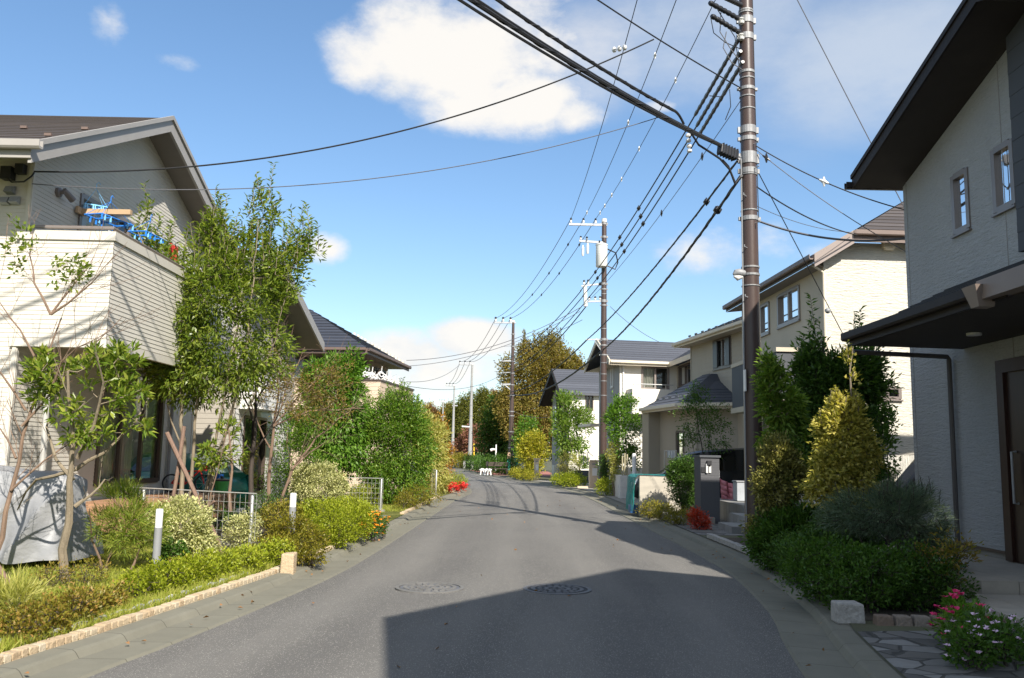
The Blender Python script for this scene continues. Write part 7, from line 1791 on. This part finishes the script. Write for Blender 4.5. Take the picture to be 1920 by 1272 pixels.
vg('cherry_tree', 'smaller russet cherry left of the tall grey pole', 'tree', P(874, 878, 108) - V(0, 0, P(874, 878, 108).z - .1), [(866, 845, 12, 14), (878, 838, 12, 12)], 170, 16, .45, .3, .18, L_cherry, m_bark, [[(874, 878), (872, 850)]], sr=.28, seed=83, shell=.2, twig=.03)
for k, (px, y, bl, lm, lb) in enumerate((
    (905, 172, [(900, 775, 22, 36), (915, 770, 14, 34), (905, 745, 14, 16), (890, 800, 24, 40)], L_forest, 'tall olive green tree right of the tall grey pole'),
    (868, 178, [(868, 785, 24, 38), (880, 758, 16, 22), (858, 800, 18, 40), (850, 775, 12, 20)], L_forest, 'olive green tree left of the tall grey pole'),
    (838, 184, [(836, 800, 16, 40), (843, 778, 12, 20), (828, 815, 12, 30)], L_zelk, 'golden tree behind the second farthest grey pole'),
    (812, 190, [(812, 790, 18, 24), (803, 768, 8, 12), (820, 815, 16, 36), (806, 812, 12, 20)], L_fred, 'russet thin tree at the left end of the far trees'),
    (930, 182, [(925, 760, 16, 26), (918, 800, 20, 50)], L_fred, 'russet topped tree behind the dark green broadleaf tree'),
    (852, 200, [(852, 835, 14, 34), (842, 850, 10, 26)], L_dark, 'dark evergreen near the farthest road bend'),
    (960, 176, [(955, 790, 24, 60), (975, 770, 20, 50)], L_forest, 'olive tree hidden behind the golden zelkova'))):
    vg('park_tree', lb, 'tree', P(px, 878, y) - V(0, 0, P(px, 878, y).z - .1), bl, 520, 28, .7, .34, .2, lm, m_bark_d, [[(px, 880), (px + 1, 840), (bl[0][0], bl[0][1])], [(px, 860), (bl[1][0], bl[1][1])]], sr=.3, seed=90 + k, shell=.3, twig=.04, group='trees of the far park')
hedge('park_hedge', 'low green hedge behind the small white barriers', 'hedge', [(892, 884, 1.3, 1.3), (912, 887, 1.4, 1.3), (932, 888, 1.4, 1.3), (950, 891, 1.3, 1.2)], 420, 14, .22, .16, .08, L_mid, seed=100)
hedge('park_hedge', 'yellowish hedge along the road below the cherry trees', 'hedge', [(866, 877, 1.6, 1.3), (878, 879, 1.6, 1.2), (858, 875.5, 1.7, 1.3)], 300, 14, .25, .18, .1, L_azal_d, seed=101)
# far wood closing the view
rng = np.random.default_rng(9); cs = []
for i in range(420):
    a = rng.uniform(-1, 1); x = a * 190 - 10; y = 215 + rng.uniform(0, 40) - 25 * abs(a); h = 7 + 2.5 * math.sin(i * .37) + rng.uniform(-1, 1.5)
    k = 42; u = unit(rng.normal(size=(k, 3))); cs.append(np.array([x, y, h * .5]) + u * np.array([3.6, 3.0, h * .5]) * rng.uniform(.6, 1, (k, 1)))
c = np.concatenate(cs); v, q = leaf_arrays(c, rng.normal(size=c.shape) + [0, 0, .3], 1.7, 1.2, rng)
o = mesh_np('distant_wood', v, q, L_forest, None); tag(o, kind='stuff'); o['label'] = 'low distant wood closing the far end of the street'
# grass on the left lawn
def grass(name, poly_fn, n, h, lm, seed):
    rng = np.random.default_rng(seed); p = poly_fn(rng, n); m_ = len(p)
    d = np.stack([rng.normal(size=m_) * .35, rng.normal(size=m_) * .35, np.ones(m_)], 1)
    v, q = leaf_arrays(p, d, h, .008, rng, .05, .35); return tag(mesh_np(name, v, q, lm, None), kind='stuff')
L_grass = leafmat('lawn_blade', (.20, .24, .03), (.29, .32, .05), (.42, .36, .12), .45, .6, .15)
def area(y0, y1, w0, w1):
    def f(rng, n):
        y = y0 + (y1 - y0) * rng.random(n) ** 1.4; xl = np.interp(y, [p.y for p in lk if p.y > -5], [p.x for p in lk if p.y > -5]) - .13
        x = xl - w0 - (w1 - w0) * rng.random(n) ** 1.2
        dn = np.sin(x * 3.1 + 1) * np.sin(y * 2.3) + np.sin(x * 7.7) * np.sin(y * 6.1 + 2) * .6 + rng.normal(size=n) * .5
        k = dn > -.75; return np.stack([x[k], y[k], np.full(k.sum(), .09)], 1)
    return f
o = grass('grass', area(4.6, 13.5, 0, 5.2), 90000, .065, L_grass, 1); o['label'] = 'short sunny lawn grass on the left plot'
o = grass('grass', area(4.8, 12.6, 0, .28), 9000, .12, L_grass, 2); o['label'] = 'longer grass fringe behind the sett edging'
o = grass('grass', area(22.3, 31, 0, 1.2), 7000, .09, L_grass, 3); o['label'] = 'grass strip beyond the driveway'
L_fall = leafmat('fallen_leaf', (.20, .09, .03), (.30, .15, .06), (.16, .10, .05), .1, .7)
rng = np.random.default_rng(4); pp = []
for i in range(150):
    y = rng.uniform(4, 34); s_ = rng.random()
    x = at_y(lk, y) + rng.uniform(.05, .5) if s_ < .55 else (at_y(rk, y) - rng.uniform(.05, .45) if s_ < .8 else rng.uniform(-2, 3))
    pp.append((x, y, .055))
pp = np.array(pp); v, q = leaf_arrays(pp, np.stack([rng.normal(size=150), rng.normal(size=150), np.full(150, .05)], 1), .05, .035, rng)
o = mesh_np('fallen_leaves', v, q, L_fall, None); tag(o, kind='stuff'); o['label'] = 'scattered fallen leaves in the gutters'
